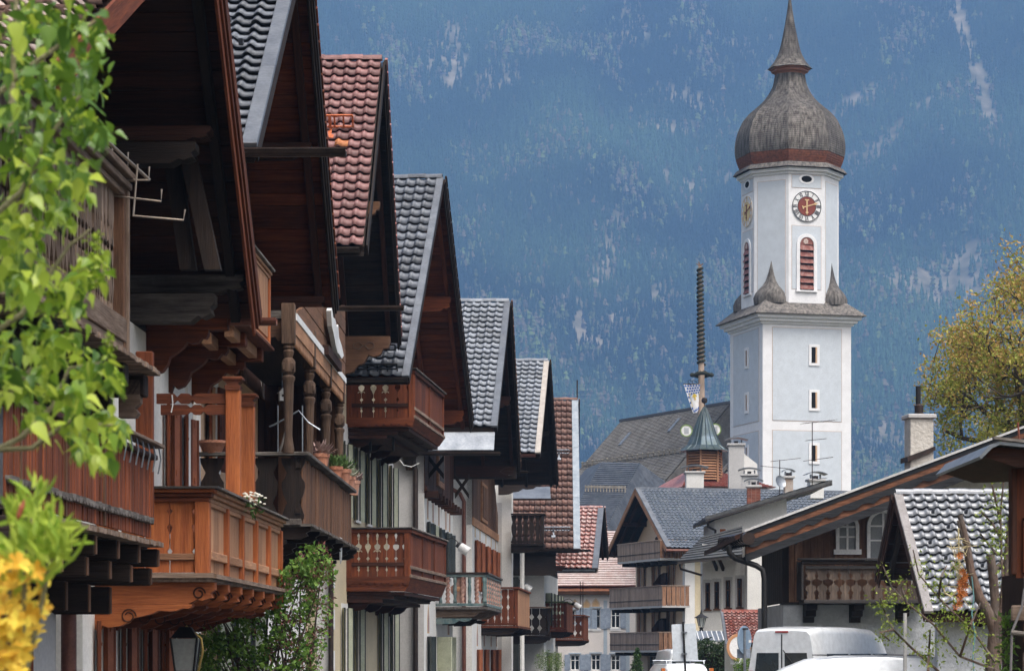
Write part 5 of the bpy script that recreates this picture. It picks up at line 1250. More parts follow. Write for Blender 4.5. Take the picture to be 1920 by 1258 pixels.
# facade in x-z: build in a turned sub-frame by mapping y->-x
fbk = empty('facade', (0, 0, 0), -PI/2, parent=hb)
def fw(y0, y1, z0, z1): return (-y1, -y0, z0, z1)
hl = []
for a, b, c, d in hbw:
    y0, y1 = a, b
    hl.append(window(fbk, y0, y1, c, d, surround=None, shutter=blue_sh, ang=4, sw=.32))
hl.append(window(fbk, bx_(1095), bx_(1103), 0.1, bz(1227), frame=W_dark[2], mull=1))
wall_holes(fbk, bx_(1040), bx_(1215), 0, bz(1115), hl, P_pale)
MB().box(-10, -.26, bx_(1040), bx_(1215), 0, bz(1112)).build('house_body', P_dark_interior, fbk)
for a, b, c, d in hbw[:4]:
    m = (a+b)/2; painted_arch(fbk, m, d+.12, .55, .62, x=.012, cols=(plain('paint_sand', (.55, .42, .30), rough=.9), ochre))
for a, b, c, d in hbw: MB().box(0, .06, a-.12, b+.12, d+.05, d+.14).build('lintel', bluep, fbk); MB().box(0, .05, a-.05, b+.05, c-.16, c-.05).build('sill_paint', P_trim, fbk)
for px_ in (1135, 1177): MB().box(0, .02, bx_(px_)-.12, bx_(px_)+.12, 0, bz(1125)).build('painted_pilaster', bluep, fbk)
cop_m = noisy('copper_sheet', (.45, .20, .11), (.62, .30, .18), (.25, .13, .09), size=2, rough=.3, metal=.7, dirt=.4)
MB().prism([(0, bz(1114)), (.5, bz(1114)), (.55, bz(1108)), (0, bz(1104))], 1, bx_(1040), bx_(1215)).build('eave_board', W_mid[1], fbk)
MB().hexa([(.1, bx_(1040), bz(1107)), (.6, bx_(1040), bz(1108)), (.6, bx_(1215), bz(1108)), (.1, bx_(1215), bz(1107)), (-.3, bx_(1040), bz(1098)), (-.2, bx_(1040), bz(1098)), (-.2, bx_(1215), bz(1098)), (-.3, bx_(1215), bz(1098))]).build('copper_gutter', cop_m, fbk)
rfb = empty('roof', parent=fbk)
MB().prism([(.3, bz(1099)), (-5, bz(990)), (-10, bz(1099))], 1, bx_(1040), bx_(1215)).build('roof_body', T_red, rfb)
slope_courses('roof_tiles', noisy('tile_pale_glaze', (.50, .40, .37), (.62, .55, .52), (.35, .15, .12), size=6, rough=.3, dirt=.5, dirt_scale=2), rfb, (-5, bx_(1040), bz(990)+.04), (-5, bx_(1215), bz(990)+.04), (.3, bx_(1040), bz(1099)+.04), (.3, bx_(1215), bz(1099)+.04), 24, .07, (1, 0, 1))
# ------------------------------------------------------------- house with bell turret and red hipped roof
kt = 172/F; tzx = lambda py: 1.6+(HY-py)*kt
ht = empty('turret_house', (at(1311, HY, 172).x, 172, 0), math.radians(12), label='house with red hipped roof and small copper-capped bell turret', cat='house')
MB().box(-1.6, 3.8, -2.5, 6, 0, tzx(918)).build('wall', P_white, ht)
zr0, zr1 = tzx(918), tzx(875)
rb = MB().add([(-2.0, -3, zr0), (4.2, -3, zr0), (4.2, 6.5, zr0), (-2.0, 6.5, zr0), (-.2, .8, zr1), (.4, 3, zr1)], [(0, 1, 4), (1, 2, 5, 4), (2, 3, 5), (3, 0, 4, 5), (3, 2, 1, 0)]).build('roof', T_red, ht, fix=False)
slope_courses('roof_tiles', T_red, ht, (-.2, .76, zr1+.03), (.4, .76, zr1+.03), (-2.0, -3.04, zr0+.03), (4.2, -3.04, zr0+.03), 20, .06, (0, -1, 1))
zt0, zt1, zt2 = tzx(905), tzx(848), tzx(770)
r_l = 33*kt
def ngon(n, r, z, a0=0, c=(0, 0)): return [(c[0]+r*math.cos(a0+2*PI*q/n), c[1]+r*math.sin(a0+2*PI*q/n), z) for q in range(n)]
mb = MB(); nS = 6; A0 = math.radians(-118)
tc_ = (0.0, -1.2)
mb.add(ngon(nS, r_l*.93, zt0-1, A0, tc_)+ngon(nS, r_l*.93, zt1, A0, tc_), [tuple(range(nS-1, -1, -1)), tuple(range(nS, 2*nS))]+[(q, (q+1) % nS, nS+(q+1) % nS, nS+q) for q in range(nS)])
tur = mb.build('turret', W_dark[2], ht)
for q in range(nS):
    a, b = Vector(ngon(nS, r_l, 0, A0, tc_)[q]), Vector(ngon(nS, r_l, 0, A0, tc_)[(q+1) % nS]); mdl = (a+b)/2-Vector((*tc_, 0)); an_ = math.atan2(mdl.y, mdl.x); wl = (b-a).length
    MB().box(-.06, .06, -.06, .06, zt0-.8, zt1).build('post', W_tan[2], tur, M=T(a.x, a.y, 0))
    lv = MB().hexa([(-.02, -wl/2+.08, .10), (.02, -wl/2+.08, .10), (.02, wl/2-.08, .10), (-.02, wl/2-.08, .10), (.06, -wl/2+.08, -.02), (.10, -wl/2+.08, 0), (.10, wl/2-.08, 0), (.06, wl/2-.08, -.02)]).mesh('louvre', W_tan[1])
    for z in np.arange(zt0+.1, zt1-.1, .17): inst('louvre', lv, tur, T(tc_[0]+mdl.x*.97, tc_[1]+mdl.y*.97, float(z)) @ Rz(an_))
copper = noisy('copper_patina', (.032, .058, .056), (.07, .105, .14), (.11, .10, .07), scale=(1, 1, .5), size=1.4, rough=.38, bump=.05, metal=.3, dirt=.5, dirt_scale=.8)
rings = [(48, 848), (44, 846), (33, 838), (25, 822), (17, 800), (8, 778), (1.5, 766)]
mb = MB(); R_ = [ngon(nS, r*kt*1.02, tzx(y), A0, tc_) for r, y in rings]
mb.v = []; mb.f = []; mb.mi = []
mb.add([p for r in R_ for p in r], [(i*nS+q, i*nS+(q+1) % nS, (i+1)*nS+(q+1) % nS, (i+1)*nS+q) for i in range(len(R_)-1) for q in range(nS)]+[tuple(range(nS-1, -1, -1))])
cp = mb.build('copper_cap', copper, ht, fix=False)
for q in range(nS):
    for f_ in (0, .33, .66):
        P = [Vector(r[q]).lerp(Vector(r[(q+1) % nS]), f_) for r in R_[1:]]; MB().tube(P, .035, 4).build('seam', copper, cp)
MB().lathe([(.03, 0), (.03, .35), (.16, .42), (.2, .56), (.16, .70), (.02, .76)], 12, (tc_[0], tc_[1], tzx(770))).build('finial', M_gutter, ht, smooth=True)
# white gable house behind the turret, at the tower's foot
hg = empty('gabled_house', (at(1362, HY, 185).x, 185, 0), 0, label='small white gable with dark roof at the foot of the church tower', cat='house'); kg = 185/F
gx, gz = (lambda px: (px-1362)*kg), (lambda py: 1.6+(HY-py)*kg)
MB().prism([(gx(1345), 0), (gx(1420), 0), (gx(1420), gz(870)), (gx(1395), gz(850)), (gx(1345), gz(902))], 1, 0, 8).build('wall', P_white, hg)
MB().prism([(gx(1338), gz(905)), (gx(1395), gz(845)), (gx(1395), gz(838)), (gx(1338), gz(898))], 1, -.4, 8).build('roof', shingle, hg)
MB().box(gx(1364), gx(1372), -.05, .1, gz(903), gz(876)).build('window', M_white, hg); MB().box(gx(1365), gx(1371), -.06, .1, gz(902), gz(877)).build('pane', M_glass, hg)
# ------------------------------------------------------------- chimneys and antennas on the roofs
def chimney(px, D, w, ytop, ybot, label, mat=P_grey, style='slab', brick=False, dep=None):
    k = D/F; dep = dep or w; o = empty('chimney', (at(px, HY, D).x, D, 0), RNG.uniform(-.15, .15), label=label, cat='chimney'); zt, zb = 1.6+(HY-ytop)*k, 1.6+(HY-ybot)*k
    if brick:
        MB().box(-w/2+.02, w/2-.02, -dep/2+.02, dep/2-.02, zb, zt).build('mortar_core', P_grey, o)
        bh, bw = .085, .27; r = random.Random(4); z = zb; row = 0
        bm = noisy('brick_red', (.20, .065, .04), (.30, .11, .07), (.12, .06, .05), size=5, rough=.85, rnd=.3, dirt=.4); me = MB().box(-bw/2+.008, bw/2-.008, -.02, .02, .008, bh-.008).mesh('brick', bm)
        while z < zt-.05:
            for s, ang, hw, hd in ((0, 0, w, dep), (1, PI/2, dep, w), (3, -PI/2, dep, w)):
                n = int(hw/bw+.5); 
                for q in range(n):
                    x = -hw/2+(q+.5)*hw/n+(.0 if row % 2 else .0); inst('brick', me, o, Rz(ang) @ T(x, -hd/2, z) @ Sc(hw/n/bw, 1, 1))
            z += bh; row += 1
    else: MB().box(-w/2, w/2, -dep/2, dep/2, zb, zt, .02).build('shaft', mat, o)
    MB().box(-w/2-.09, w/2+.09, -dep/2-.09, dep/2+.09, zt, zt+.13, .02).build('coping', P_grey, o)
    if style == 'slab':
        for x in (-w*.35, w*.35):
            MB().box(x-.04, x+.04, -.04, .04, zt+.13, zt+.38).build('strut', M_zinc, o)
        P = [(a, zt+.38+.14*(1-(a/(w*.75))**2)) for a in np.linspace(-w*.75, w*.75, 9)]; MB().prism(P+[(a, b-.04) for a, b in reversed(P)], 1, -dep*.62, dep*.62).build('cowl', M_zinc, o)
        MB().box(-.12, .12, -.12, .12, zt+.13, zt+.3).build('flue', M_gutter, o)
    return o
chimney(1302, 163, 33*163/F, 888, 925, 'low white chimney with zinc cowl in front of the bell turret', P_white)
chimney(1380, 166, 29*166/F, 836, 935, 'tall plastered chimney right of the bell turret', P_grey)
chimney(1405, 160, 28*160/F, 893, 940, 'short wide chimney just right of the tall one', P_grey)
chimney(1413, 148, 24*148/F, 914, 950, 'red brick chimney with zinc cowl on the dark tiled ridge', brick=True)
chimney(1478, 140, 16*140/F, 897, 930, 'small rusty chimney between the two aerials', noisy('render_rusty', (.36, .26, .20), (.46, .42, .38), size=3), 'slab')
chimney(1529, 136, 26*136/F, 903, 935, 'low white chimney at the foot of the tall aerial', P_white)
def antenna(px, D, ybase, ytop, arms, label, dish=None):
    k = D/F; o = empty('tv_aerial', (at(px, HY, D).x, D, 1.6+(HY-ybase)*k), RNG.uniform(-.2, .2), label=label, cat='tv aerial', group='tv aerials on the roofs'); H = (ybase-ytop)*k
    MB().tube([(0, 0, -.5), (0, 0, H)], .025, 6).build('mast', M_gutter, o)
    for z, L, ang, n, el in arms:
        a = MB().tube([(-L*.3, 0, 0), (L*.7, 0, 0)], .015, 5)
        for q in range(n): x = -L*.28+q*L*.96/(n-1); a.tube([(x, -el, 0), (x, el, 0)], .008, 4)
        a.build('boom', M_gutter, o, M=T(0, 0, H*z) @ Rz(ang) @ Ry(-.12))
    if dish: MB().lathe([(.02, 0), (.2, .03), (.32, .09), (.34, .12), (.31, .10), (.18, .05), (.02, .03)], 18).build('dish', M_zinc, o, M=T(-.0, -.2, H*dish) @ Rz(.8) @ Rx(PI/2-.3), smooth=True)
    return o
antenna(1462, 138, 915, 862, ((.98, 1.6, .4, 7, .22), (.72, 1.5, 2.9, 9, .12)), 'small roof aerial with satellite dish left of the tall one', .2)
antenna(1523, 134, 905, 792, ((1., 1.7, .2, 5, .5), (.71, 1.2, .5, 8, .15), (.38, 1.5, -.2, 14, .16), (.05, 1.9, .9, 12, .12)), 'tall roof aerial with four stacked booms before the church tower')
# ------------------------------------------------------------- white house with slit windows
kw = 118/F; wx, wz = (lambda px: (px-1318)*kw), (lambda py: 1.6+(HY-py)*kw)
hw_ = empty('plastered_house', (at(1318, HY, 118).x, 118, 0), 0, label='white house with four slit windows and mossy slate lean-to roof', cat='house')
fw_ = empty('facade', (0, 0, 0), -PI/2, parent=hw_)
hl = []
for px_, a, b in ((1327, 1092, 1142), (1344, 1090, 1141), (1365, 1087, 1139), (1387, 1084, 1138)):
    y = wx(px_); hl.append(window(fw_, y-.11, y+.11, wz(b), wz(a), frame=W_mid[2], mull=0, surround=None, curtain=False)); MB().box(0, .008, y-.2, y+.2, wz(b+6), wz(a-6)).build('painted_frame', P_grey, fw_)
for o in [o for o in fw_.children if o.name.startswith('painted_frame')]: bpy.data.objects.remove(o)
for px_, a, b in ((1327, 1092, 1142), (1344, 1090, 1141), (1365, 1087, 1139), (1387, 1084, 1138)):
    y = wx(px_); mb = MB()
    for y0, y1, z0, z1 in ((y-.2, y-.11, wz(b+6), wz(a-6)), (y+.11, y+.2, wz(b+6), wz(a-6)), (y-.11, y+.11, wz(a), wz(a-6)), (y-.11, y+.11, wz(b+6), wz(b))): mb.box(-.005, .012, y0, y1, z0, z1)
    mb.build('painted_frame', P_grey, fw_)
wall_holes(fw_, 0, wx(1500), 0, wz(1020), hl, P_white)
MB().box(-1.2, -.27, .03, wx(1500), 0, wz(1021)).build('house_body', P_dark_interior, fw_); MB().box(-1.25, -.01, -.02, .02, 0, wz(1019)).build('side_wall', P_white, fw_)
MB().box(0, 1.4, wx(1396), wx(1500), 0, wz(1000)).build('front_wing', P_white, fw_)
slate = noisy('slate_mossy', (.035, .037, .041), (.08, .085, .09), (.13, .12, .10), size=5, rough=.6, bump=.2, dirt=.5, dirt_scale=1.5)
q0, q1, q2, q3 = [Rz(PI/2).to_3x3() @ (at(px, py, D)-Vector((at(1318, HY, 118).x, 118, 0))) for px, py, D in ((1318, 1006, 120), (1392, 985, 120), (1392, 1040, 115.5), (1270, 1052, 115.5))]
slope_courses('lean_to_roof', slate, fw_, q0, q1, q3, q2, 10, .05, (1, 0, 1))
MB().add([q0, q1, q2, q3]+[p-Vector((0, 0, .12)) for p in (q0, q1, q2, q3)], [(0, 1, 2, 3), (7, 6, 5, 4), (3, 2, 6, 7), (0, 3, 7, 4), (1, 0, 4, 5), (2, 1, 5, 6)]).build('lean_to_deck', W_char[1], fw_)
for px_ in (1335, 1347): 
    a = Rz(PI/2).to_3x3() @ (at(px_, 1046, 117.2)-Vector((at(1318, HY, 118).x, 118, 0))); MB().hexa([(a.x-.2, a.y-.05, a.z), (a.x-.2, a.y+.05, a.z), (a.x-1.2+.6, a.y+.3, a.z-.55), (a.x-.6, a.y+.2, a.z-.55), (a.x-.0, a.y-.05, a.z+.1), (a.x, a.y+.05, a.z+.1), (a.x-.5, a.y+.32, a.z-.4), (a.x-.5, a.y+.22, a.z-.4)]).build('strut', W_black[0], fw_)
MB().tube([Rz(PI/2).to_3x3() @ (at(px, py, 116.5)-Vector((at(1318, HY, 118).x, 118, 0))) for px, py in ((1274, 1054), (1276, 1066), (1316, 1078))], .05, 6).build('downpipe', M_gutter, fw_)
# upper block behind
hu = empty('gabled_house', (at(1340, HY, 121).x, 121, 0), 0, label='white upper storey with dark sloping roof behind the slit-window house', cat='house'); ku = 121/F
ux, uz = (lambda px: (px-1340)*ku), (lambda py: 1.6+(HY-py)*ku)
MB().prism([(0, uz(1020)-3), (ux(1475), uz(1020)-3), (ux(1475), uz(934)), (0, uz(975))], 1, 0, 7).build('wall', P_white, hu)
MB().box(ux(1348), ux(1362), -.04, .1, uz(1016), uz(990)).build('window', M_white, hu); MB().box(ux(1349.5), ux(1360.5), -.05, .1, uz(1014.5), uz(991.5)).build('pane', W_orange[2], hu)
MB().prism([(ux(1320), uz(976)), (ux(1556), uz(908)), (ux(1556), uz(902)), (ux(1320), uz(970))], 1, -.9, 7.5).build('roof', slate, hu)
MB().prism([(ux(1320), uz(980)), (ux(1556), uz(912)), (ux(1556), uz(908.5)), (ux(1320), uz(976.5))], 1, -.95, -.85).build('barge_board', W_char[0], hu)
slope_courses('roof_slates', slate, hu, (ux(1556), 7.5, uz(895)), (ux(1556), -.85, uz(901)), (ux(1375), 7.5, uz(950)), (ux(1375), -.85, uz(955)), 9, .04, (-.3, 0, 1))
MB().tube([(ux(1324), -.8, uz(978)), (ux(1326), -.5, uz(988)), (ux(1341), -.1, uz(994)), (ux(1341), -.1, uz(1020))], .06, 6).build('downpipe', M_gutter, hu)
# small red roof and glass canopy below
kr = 92/F; sr = empty('porch_roof', (at(1395, HY, 92).x, 92, 0), 0, label='small red tiled roof just left of the black downpipe', cat='porch roof')
rx, rz = (lambda px: (px-1395)*kr), (lambda py: 1.6+(HY-py)*kr)
pt, pb = (rx(1362), 1.2, rz(1143)), (rx(1352), -.9, rz(1207))
Ms = slope_M((0, 1.2, rz(1146)), (0, -.9, rz(1207)), 1)[0]; Ls = (Vector((0, 1.2, rz(1146)))-Vector((0, -.9, rz(1207)))).length
tiles_on(sr, slope_M((rx(1361), 1.2, rz(1146)), (rx(1361), -.9, rz(1207)), 1)[0], 2.4, Ls, .155, 11, T_red_s, 0, 'sr')
MB().prism([(1.2, rz(1147)), (-.9, rz(1208)), (-.9, rz(1212)), (1.2, rz(1151))], 0, rx(1358), rx(1490)).build('deck', W_dark[0], sr)
MB().prism([(1.2, rz(1142)), (-.95, rz(1206)), (-.95, rz(1213)), (1.2, rz(1149))], 0, rx(1356), rx(1361)).build('verge_flashing', M_flash, sr)
MB().box(rx(1358), rx(1490), 1.1, 1.3, rz(1147), rz(1141)).build('ridge_cap', T_red, sr); MB().box(rx(1364), rx(1480), 1.05, 1.25, 0, rz(1152)).build('wall', P_white, sr)
gc = empty('glass_canopy', (at(1325, HY, 100).x, 100, 0), 0, label='pale ribbed canopy below the white wall behind the street lamp', cat='canopy'); kc = 100/F
mb = MB().prism([(1.2, 1.6+(HY-1182)*kc), (-.3, 1.6+(HY-1200)*kc), (-.3, 1.6+(HY-1203)*kc), (1.2, 1.6+(HY-1185)*kc)], 0, -.5, 1.0).build('panel', M_zinc, gc)
for q in range(9): MB().prism([(1.2, 1.6+(HY-1181)*kc), (-.32, 1.6+(HY-1199)*kc), (-.32, 1.6+(HY-1200.5)*kc), (1.2, 1.6+(HY-1182.5)*kc)], 0, -.5+q*.185, -.47+q*.185).build('rib', M_white, gc)
for x in (-.45, .95): MB().box(x-.03, x+.03, -.25, -.19, 0, 1.6+(HY-1202)*kc).build('post', M_white, gc)
# ------------------------------------------------------------- chalet on the right
D_ = 68.; kh = D_/F; hx = lambda px: (px-1470)*kh; hz_ = lambda py: 1.6+(HY-py)*kh
hr = empty('chalet', (at(1470, HY, D_).x, D_, 0), 0, label='dark boarded chalet with long carved eaves and white lower walls', cat='house')
fr_ = empty('facade', (0, 0, 0), -PI/2, parent=hr)
zf = hz_(1130)
def arched(parent, yc, w, z0, z1, x, bars=True):
    r = w/2; zs = z1-r; A_ = np.linspace(0, PI, 15)
    def P(rr, zb): return [(yc+rr, zb)]+[(yc+rr*math.cos(a), zs+rr*math.sin(a)) for a in A_]+[(yc-rr, zb)]
    o, i = P(r+.085, z0-.06), P(r, z0); n = len(o); mb = MB()
    for q in range(n-1):
        (a, b), (c, d), (e, f), (g_, h_) = i[q], o[q], o[q+1], i[q+1]
        mb.hexa([(x, a, b), (x, c, d), (x, e, f), (x, g_, h_), (x+.12, a, b), (x+.12, c, d), (x+.12, e, f), (x+.12, g_, h_)])
    mb.box(x, x+.14, yc-r-.14, yc+r+.14, z0-.13, z0-.0); w_ = mb.build('arched_window', M_white, parent)
    MB().prism(P(r, z0), 0, x, x+.035).build('pane', M_glass, w_)
    MB().prism(P(r-.01, z0), 0, x+.002, x+.037).build('curtain', plain('net_curtain_grey', (.20, .215, .225), rough=.25, spec=.7), w_)
    mb = MB().box(x, x+.07, yc-.025, yc+.025, z0, z1); mb.box(x, x+.068, yc-r, yc+r, z0+(zs-z0)*.55-.02, z0+(zs-z0)*.55+.02); mb.box(x, x+.068, yc-r, yc+r, zs-.02, zs+.02)
    mb.build('glazing_bar', M_white, w_)
# gable outline: eave left low, rising to the right to a ridge outside the frame
ev = lambda px: 1008-(px-1370)*.372          # top edge of the verge, pixels
xr = 2085
MB().prism([(0, zf), (hx(1708), zf), (hx(1708), hz_(ev(1708)+15)), (0, hz_(ev(1470)+15))], 0, -.3, 0).build('boarded_wall', W_dark[2], fr_)
ybd = 0.; r = random.Random(9)
while ybd < hx(1708)-.02:
    w = r.uniform(.20, .34); y2 = min(hx(1708), ybd+w); o = r.uniform(.02, .04)
    pxa, pxb = 1470+ybd/kh, 1470+y2/kh
    MB().hexa([(0, ybd+.006, zf), (o, ybd+.006, zf), (o, y2-.006, zf), (0, y2-.006, zf), (0, ybd+.006, hz_(ev(pxa)+14)), (o, ybd+.006, hz_(ev(pxa)+14)), (o, y2-.006, hz_(ev(pxb)+14)), (0, y2-.006, hz_(ev(pxb)+14))]).build('wall_board', W_board[2], fr_); ybd = y2
for q in range(10): MB().box(-.2-q*.55-.5, -.2-q*.55, -.04, .0, zf, hz_(ev(1470)+20)).build('side_board', W_black[2], fr_)
MB().box(-.19, .05, -.05, .12, zf, hz_(ev(1470)+18)).build('corner_post', W_black[2], fr_)
P_rough = noisy('roughcast_blue_grey', (.42, .44, .47), (.56, .58, .60), (.34, .36, .38), size=2.2, rough=.95, bump=.35, fine=5, dirt=.5, dirt_scale=.8, bumpd=.03)
P_rough2 = noisy('roughcast_warm', (.46, .43, .38), (.58, .55, .50), (.38, .36, .32), size=2.2, rough=.95, bump=.35, fine=5, dirt=.5, dirt_scale=.8, bumpd=.03)
MB().prism([(hx(1708)+.002, zf), (hx(xr), zf), (hx(xr), hz_(ev(xr)+14)), (hx(1708)+.002, hz_(ev(1708)+14))], 0, -.25, .02).build('upper_wall', P_rough2, fr_)
MB().box(-.3, .03, -.02, hx(xr), 0, zf-.03).build('lower_wall', P_rough, fr_); MB().box(-7, -.31, -.02, .2, 0, zf-.03).build('side_wall', P_rough, fr_)
MB().box(-.3, .09, -.08, hx(xr), zf-.05, zf+.02).build('sill_beam', W_char[1], fr_)
arched(fr_, hx(1588), .42, hz_(1030), hz_(972), .04); arched(fr_, hx(1655), .66, hz_(1046), hz_(962), .04)
# roof: slab, boards under the verge in three carved layers
ov = 1.6
rfr = empty('roof', parent=fr_)
xe, xt = 1368, xr
MB().prism([(hx(xe), hz_(ev(xe))), (hx(xt), hz_(ev(xt))), (hx(xt), hz_(ev(xt)+9)), (hx(xe), hz_(ev(xe)+9))], 0, -9, ov).build('deck', W_dark[0], rfr)
def verge_y(px, D): return ((px-HX)*D/F - fr_.parent.location.x) if False else None
# the verge boards stand ov metres in front: scale their pixels to that distance
kv = (D_-ov)/F; vx_ = lambda px: (px-HX)*kv-at(1470, HY, D_).x; vz_ = lambda py: 1.6+(HY-py)*kv
def strip(name, mat, d0, d1, x0, x1, wave=0., px0=1398, px1=xr):
    n = 60; top, bot = [], []
    for q in range(n+1):
        px = px0+(px1-px0)*q/n; top.append((vx_(px), vz_(ev(px)+d0)))
        w_ = wave*(1-abs(((q*.31) % 1)*2-1))*1.0
        bot.append((vx_(px), vz_(ev(px)+d1+w_)))
    return MB().prism(top+bot[::-1], 0, x0, x1).build(name, mat, rfr)
strip('verge_capping', noisy('capping_pale', (.46, .45, .44), (.58, .57, .56), size=2, rough=.5), -5.5, -1, ov-.1, ov+.10, px0=1395)
W_eave = wood('wood_eave_orange', (.11, .042, .02), (.27, .11, .055), (.03, .021, .016), 1, dirt=.85, rnd=.1)
strip('barge_board', W_night[1], -1.2, 8, ov-.02, ov+.06); strip('barge_board', W_eave, 7, 19, ov-.06, ov+.045)
strip('carved_board', W_night[1], 18, 27, ov-.08, ov+.07, wave=9.); strip('barge_board', W_eave, 26, 42, ov-.16, ov+.02); strip('barge_board', W_night[1], 41, 56, ov-.22, ov+.05)
# underside and consoles
MB().prism([(hx(xe)+.2, hz_(ev(xe)+40)), (hx(xt), hz_(ev(xt)+40)), (hx(xt), hz_(ev(xt)+46)), (hx(xe)+.2, hz_(ev(xe)+46))], 0, .05, ov-.25).build('soffit', W_black[0], rfr)
for px, py in ((1485, 980), (1778, 868)):
    yc = hx(px); zt_ = hz_(py); x0 = .9
    MB().prism([(yc-.13, zt_), (yc+.13, zt_), (yc+.13, zt_-.30), (yc+.09, zt_-.36), (yc+.13, zt_-.42), (yc+.07, zt_-.52), (yc, zt_-.60), (yc-.07, zt_-.52), (yc-.13, zt_-.42), (yc-.09, zt_-.36), (yc-.13, zt_-.30)], 0, x0, x0+.09).build('carved_bracket', W_char[2], fr_)
    MB().box(0, x0, yc-.11, yc+.11, zt_-.25, zt_+.1).build('purlin', W_black[0], fr_)
# gutter at the left eave and the black downpipe
ge = [Rz(PI/2).to_3x3() @ (at(px, py, D)-Vector((at(1470, HY, D_).x, D_, 0))) for px, py, D in ((1404, 1000, 65.6), (1356, 1013, 74))]
mb = MB(); a_, b_ = ge; 
P = []
mb.tube([a_-Vector((0, 0, .12)), b_-Vector((0, 0, .02))], .16, 10); mb.build('gutter', M_gutter, rfr)
for q in range(12): 
    p = a_.lerp(b_, (q+.3)/12)-Vector((0, 0, .1)); MB().tube([p+Vector((0, -.17, .1)), p+Vector((0, -.18, -.06)), p+Vector((0, 0, -.19)), p+Vector((0, .17, -.06))], .02, 4).build('gutter_bracket', M_black, rfr)
MB().tube([Rz(PI/2).to_3x3() @ (at(px, py, 66.5)-Vector((at(1470, HY, D_).x, D_, 0))) for px, py in ((1366, 1022), (1368, 1036), (1378, 1046), (1418, 1060), (1430, 1068), (1433, 1084), (1433, 1259))], .072, 10).build('downpipe', M_black, rfr, smooth=True)
# balcony
zb, zt = hz_(1126), hz_(1050); xb = 1.15
kb = (D_-xb)/F; byx = lambda px: (px-HX)*kb-at(1470, HY, D_).x; bzz = lambda py: 1.6+(HY-py)*kb
y0, y1 = byx(1510), byx(1745)
cb = MB().box(.05, xb+.1, y0-.05, y1, bzz(1131), bzz(1124), .01).build('balcony', W_char[1], fr_)
H = bzz(1060)-bzz(1124); wbd = .285; n = int((y1-y0)/wbd)
W_cb = wood('wood_balcony_weathered', (.05, .036, .028), (.15, .11, .082), (.025, .02, .018), 2, dirt=.7, rnd=.25)
me = cut_board(wbd, H, 'heart', W_cb, .035); me2 = cut_board(wbd, H, 'baluster', W_cb, .035)
def ub(w, H, mat):
    zs_ = [0, .06, .12, .20, .28, .32, .40, .44, .50, .56, .62, .66, .72, .80, 1]; g = [.004, .05, .03, .07, .02, .004, .03, .10, .13, .13, .004, .03, .05, .004, .004]
    P = [(w-a, z*H) for z, a in zip(zs_, g)]+[(a, z*H) for z, a in reversed(list(zip(zs_, g)))]; mb = MB().prism(P, 1, 0, .035); return mb.fix(mb.mesh('board', mat))
meb = ub(wbd-.004, H, W_cb)
for q in range(n): inst('board', meb, cb, T(xb, y0+q*wbd, bzz(1124)) @ Rz(PI/2) @ T(0, RNG.uniform(-.006, .006), 0))
MB().box(xb-.06, xb+.14, y0-.2, y1, bzz(1050), bzz(1046), .01).build('rail_cap', W_char[1], cb); MB().box(xb-.05, xb+.06, y0-.1, y1, bzz(1058), bzz(1050.5), .01).build('rail', W_black[1], cb)
MB().box(.05, xb+.05, y0-.1, y0-.05, bzz(1124), bzz(1052)).build('end_board', W_char[2], cb); MB().box(xb+.035, xb+.07, y0, y1, bzz(1066), bzz(1061)).build('rail', W_char[1], cb)
for px in (1494, 1590): MB().tube([(xb+.07, byx(px)-.0, bzz(1052)), (xb+.07, byx(px), bzz(1075))], .012, 5).build('iron_strap', M_black, cb)
for px in (1524, 1612, 1700): 
    yc = byx(px); MB().prism([(.03, bzz(1132)), (xb-.1, bzz(1132)), (xb-.12, bzz(1142)), (xb-.4, bzz(1144)), (xb-.42, bzz(1154)), (.35, bzz(1156)), (.3, bzz(1166)), (.03, bzz(1166))], 1, yc-.13, yc+.13).build('bracket', W_black[0], cb)
# chimney with flue
kq = 74/F; hq = empty('chimney', (at(1723, HY, 74).x, 74, 0), .1, label='white rendered chimney with black flue pipe on the chalet roof', cat='chimney'); qz = lambda py: 1.6+(HY-py)*kq
MB().box(-.33, .33, -.33, .33, qz(880), qz(786), .02).build('shaft', P_rough2, hq); MB().box(-.40, .40, -.40, .40, qz(786), qz(778), .02).build('coping', P_grey, hq)
MB().prism([(-.42, qz(868)), (.36, qz(846)), (.36, qz(838)), (-.42, qz(858))], 1, -.42, .42).build('flashing', M_gutter, hq)
MB().lathe([(.16, 0), (.16, .04), (.12, .06), (.13, .26), (.10, .28), (.08, .30)], 14, (0, 0, qz(778))).build('flue_collar', M_gutter, hq, smooth=True); MB().tube([(-.02, 0, qz(762)), (-.02, 0, qz(724))], .07, 10).build('flue_pipe', M_black, hq)
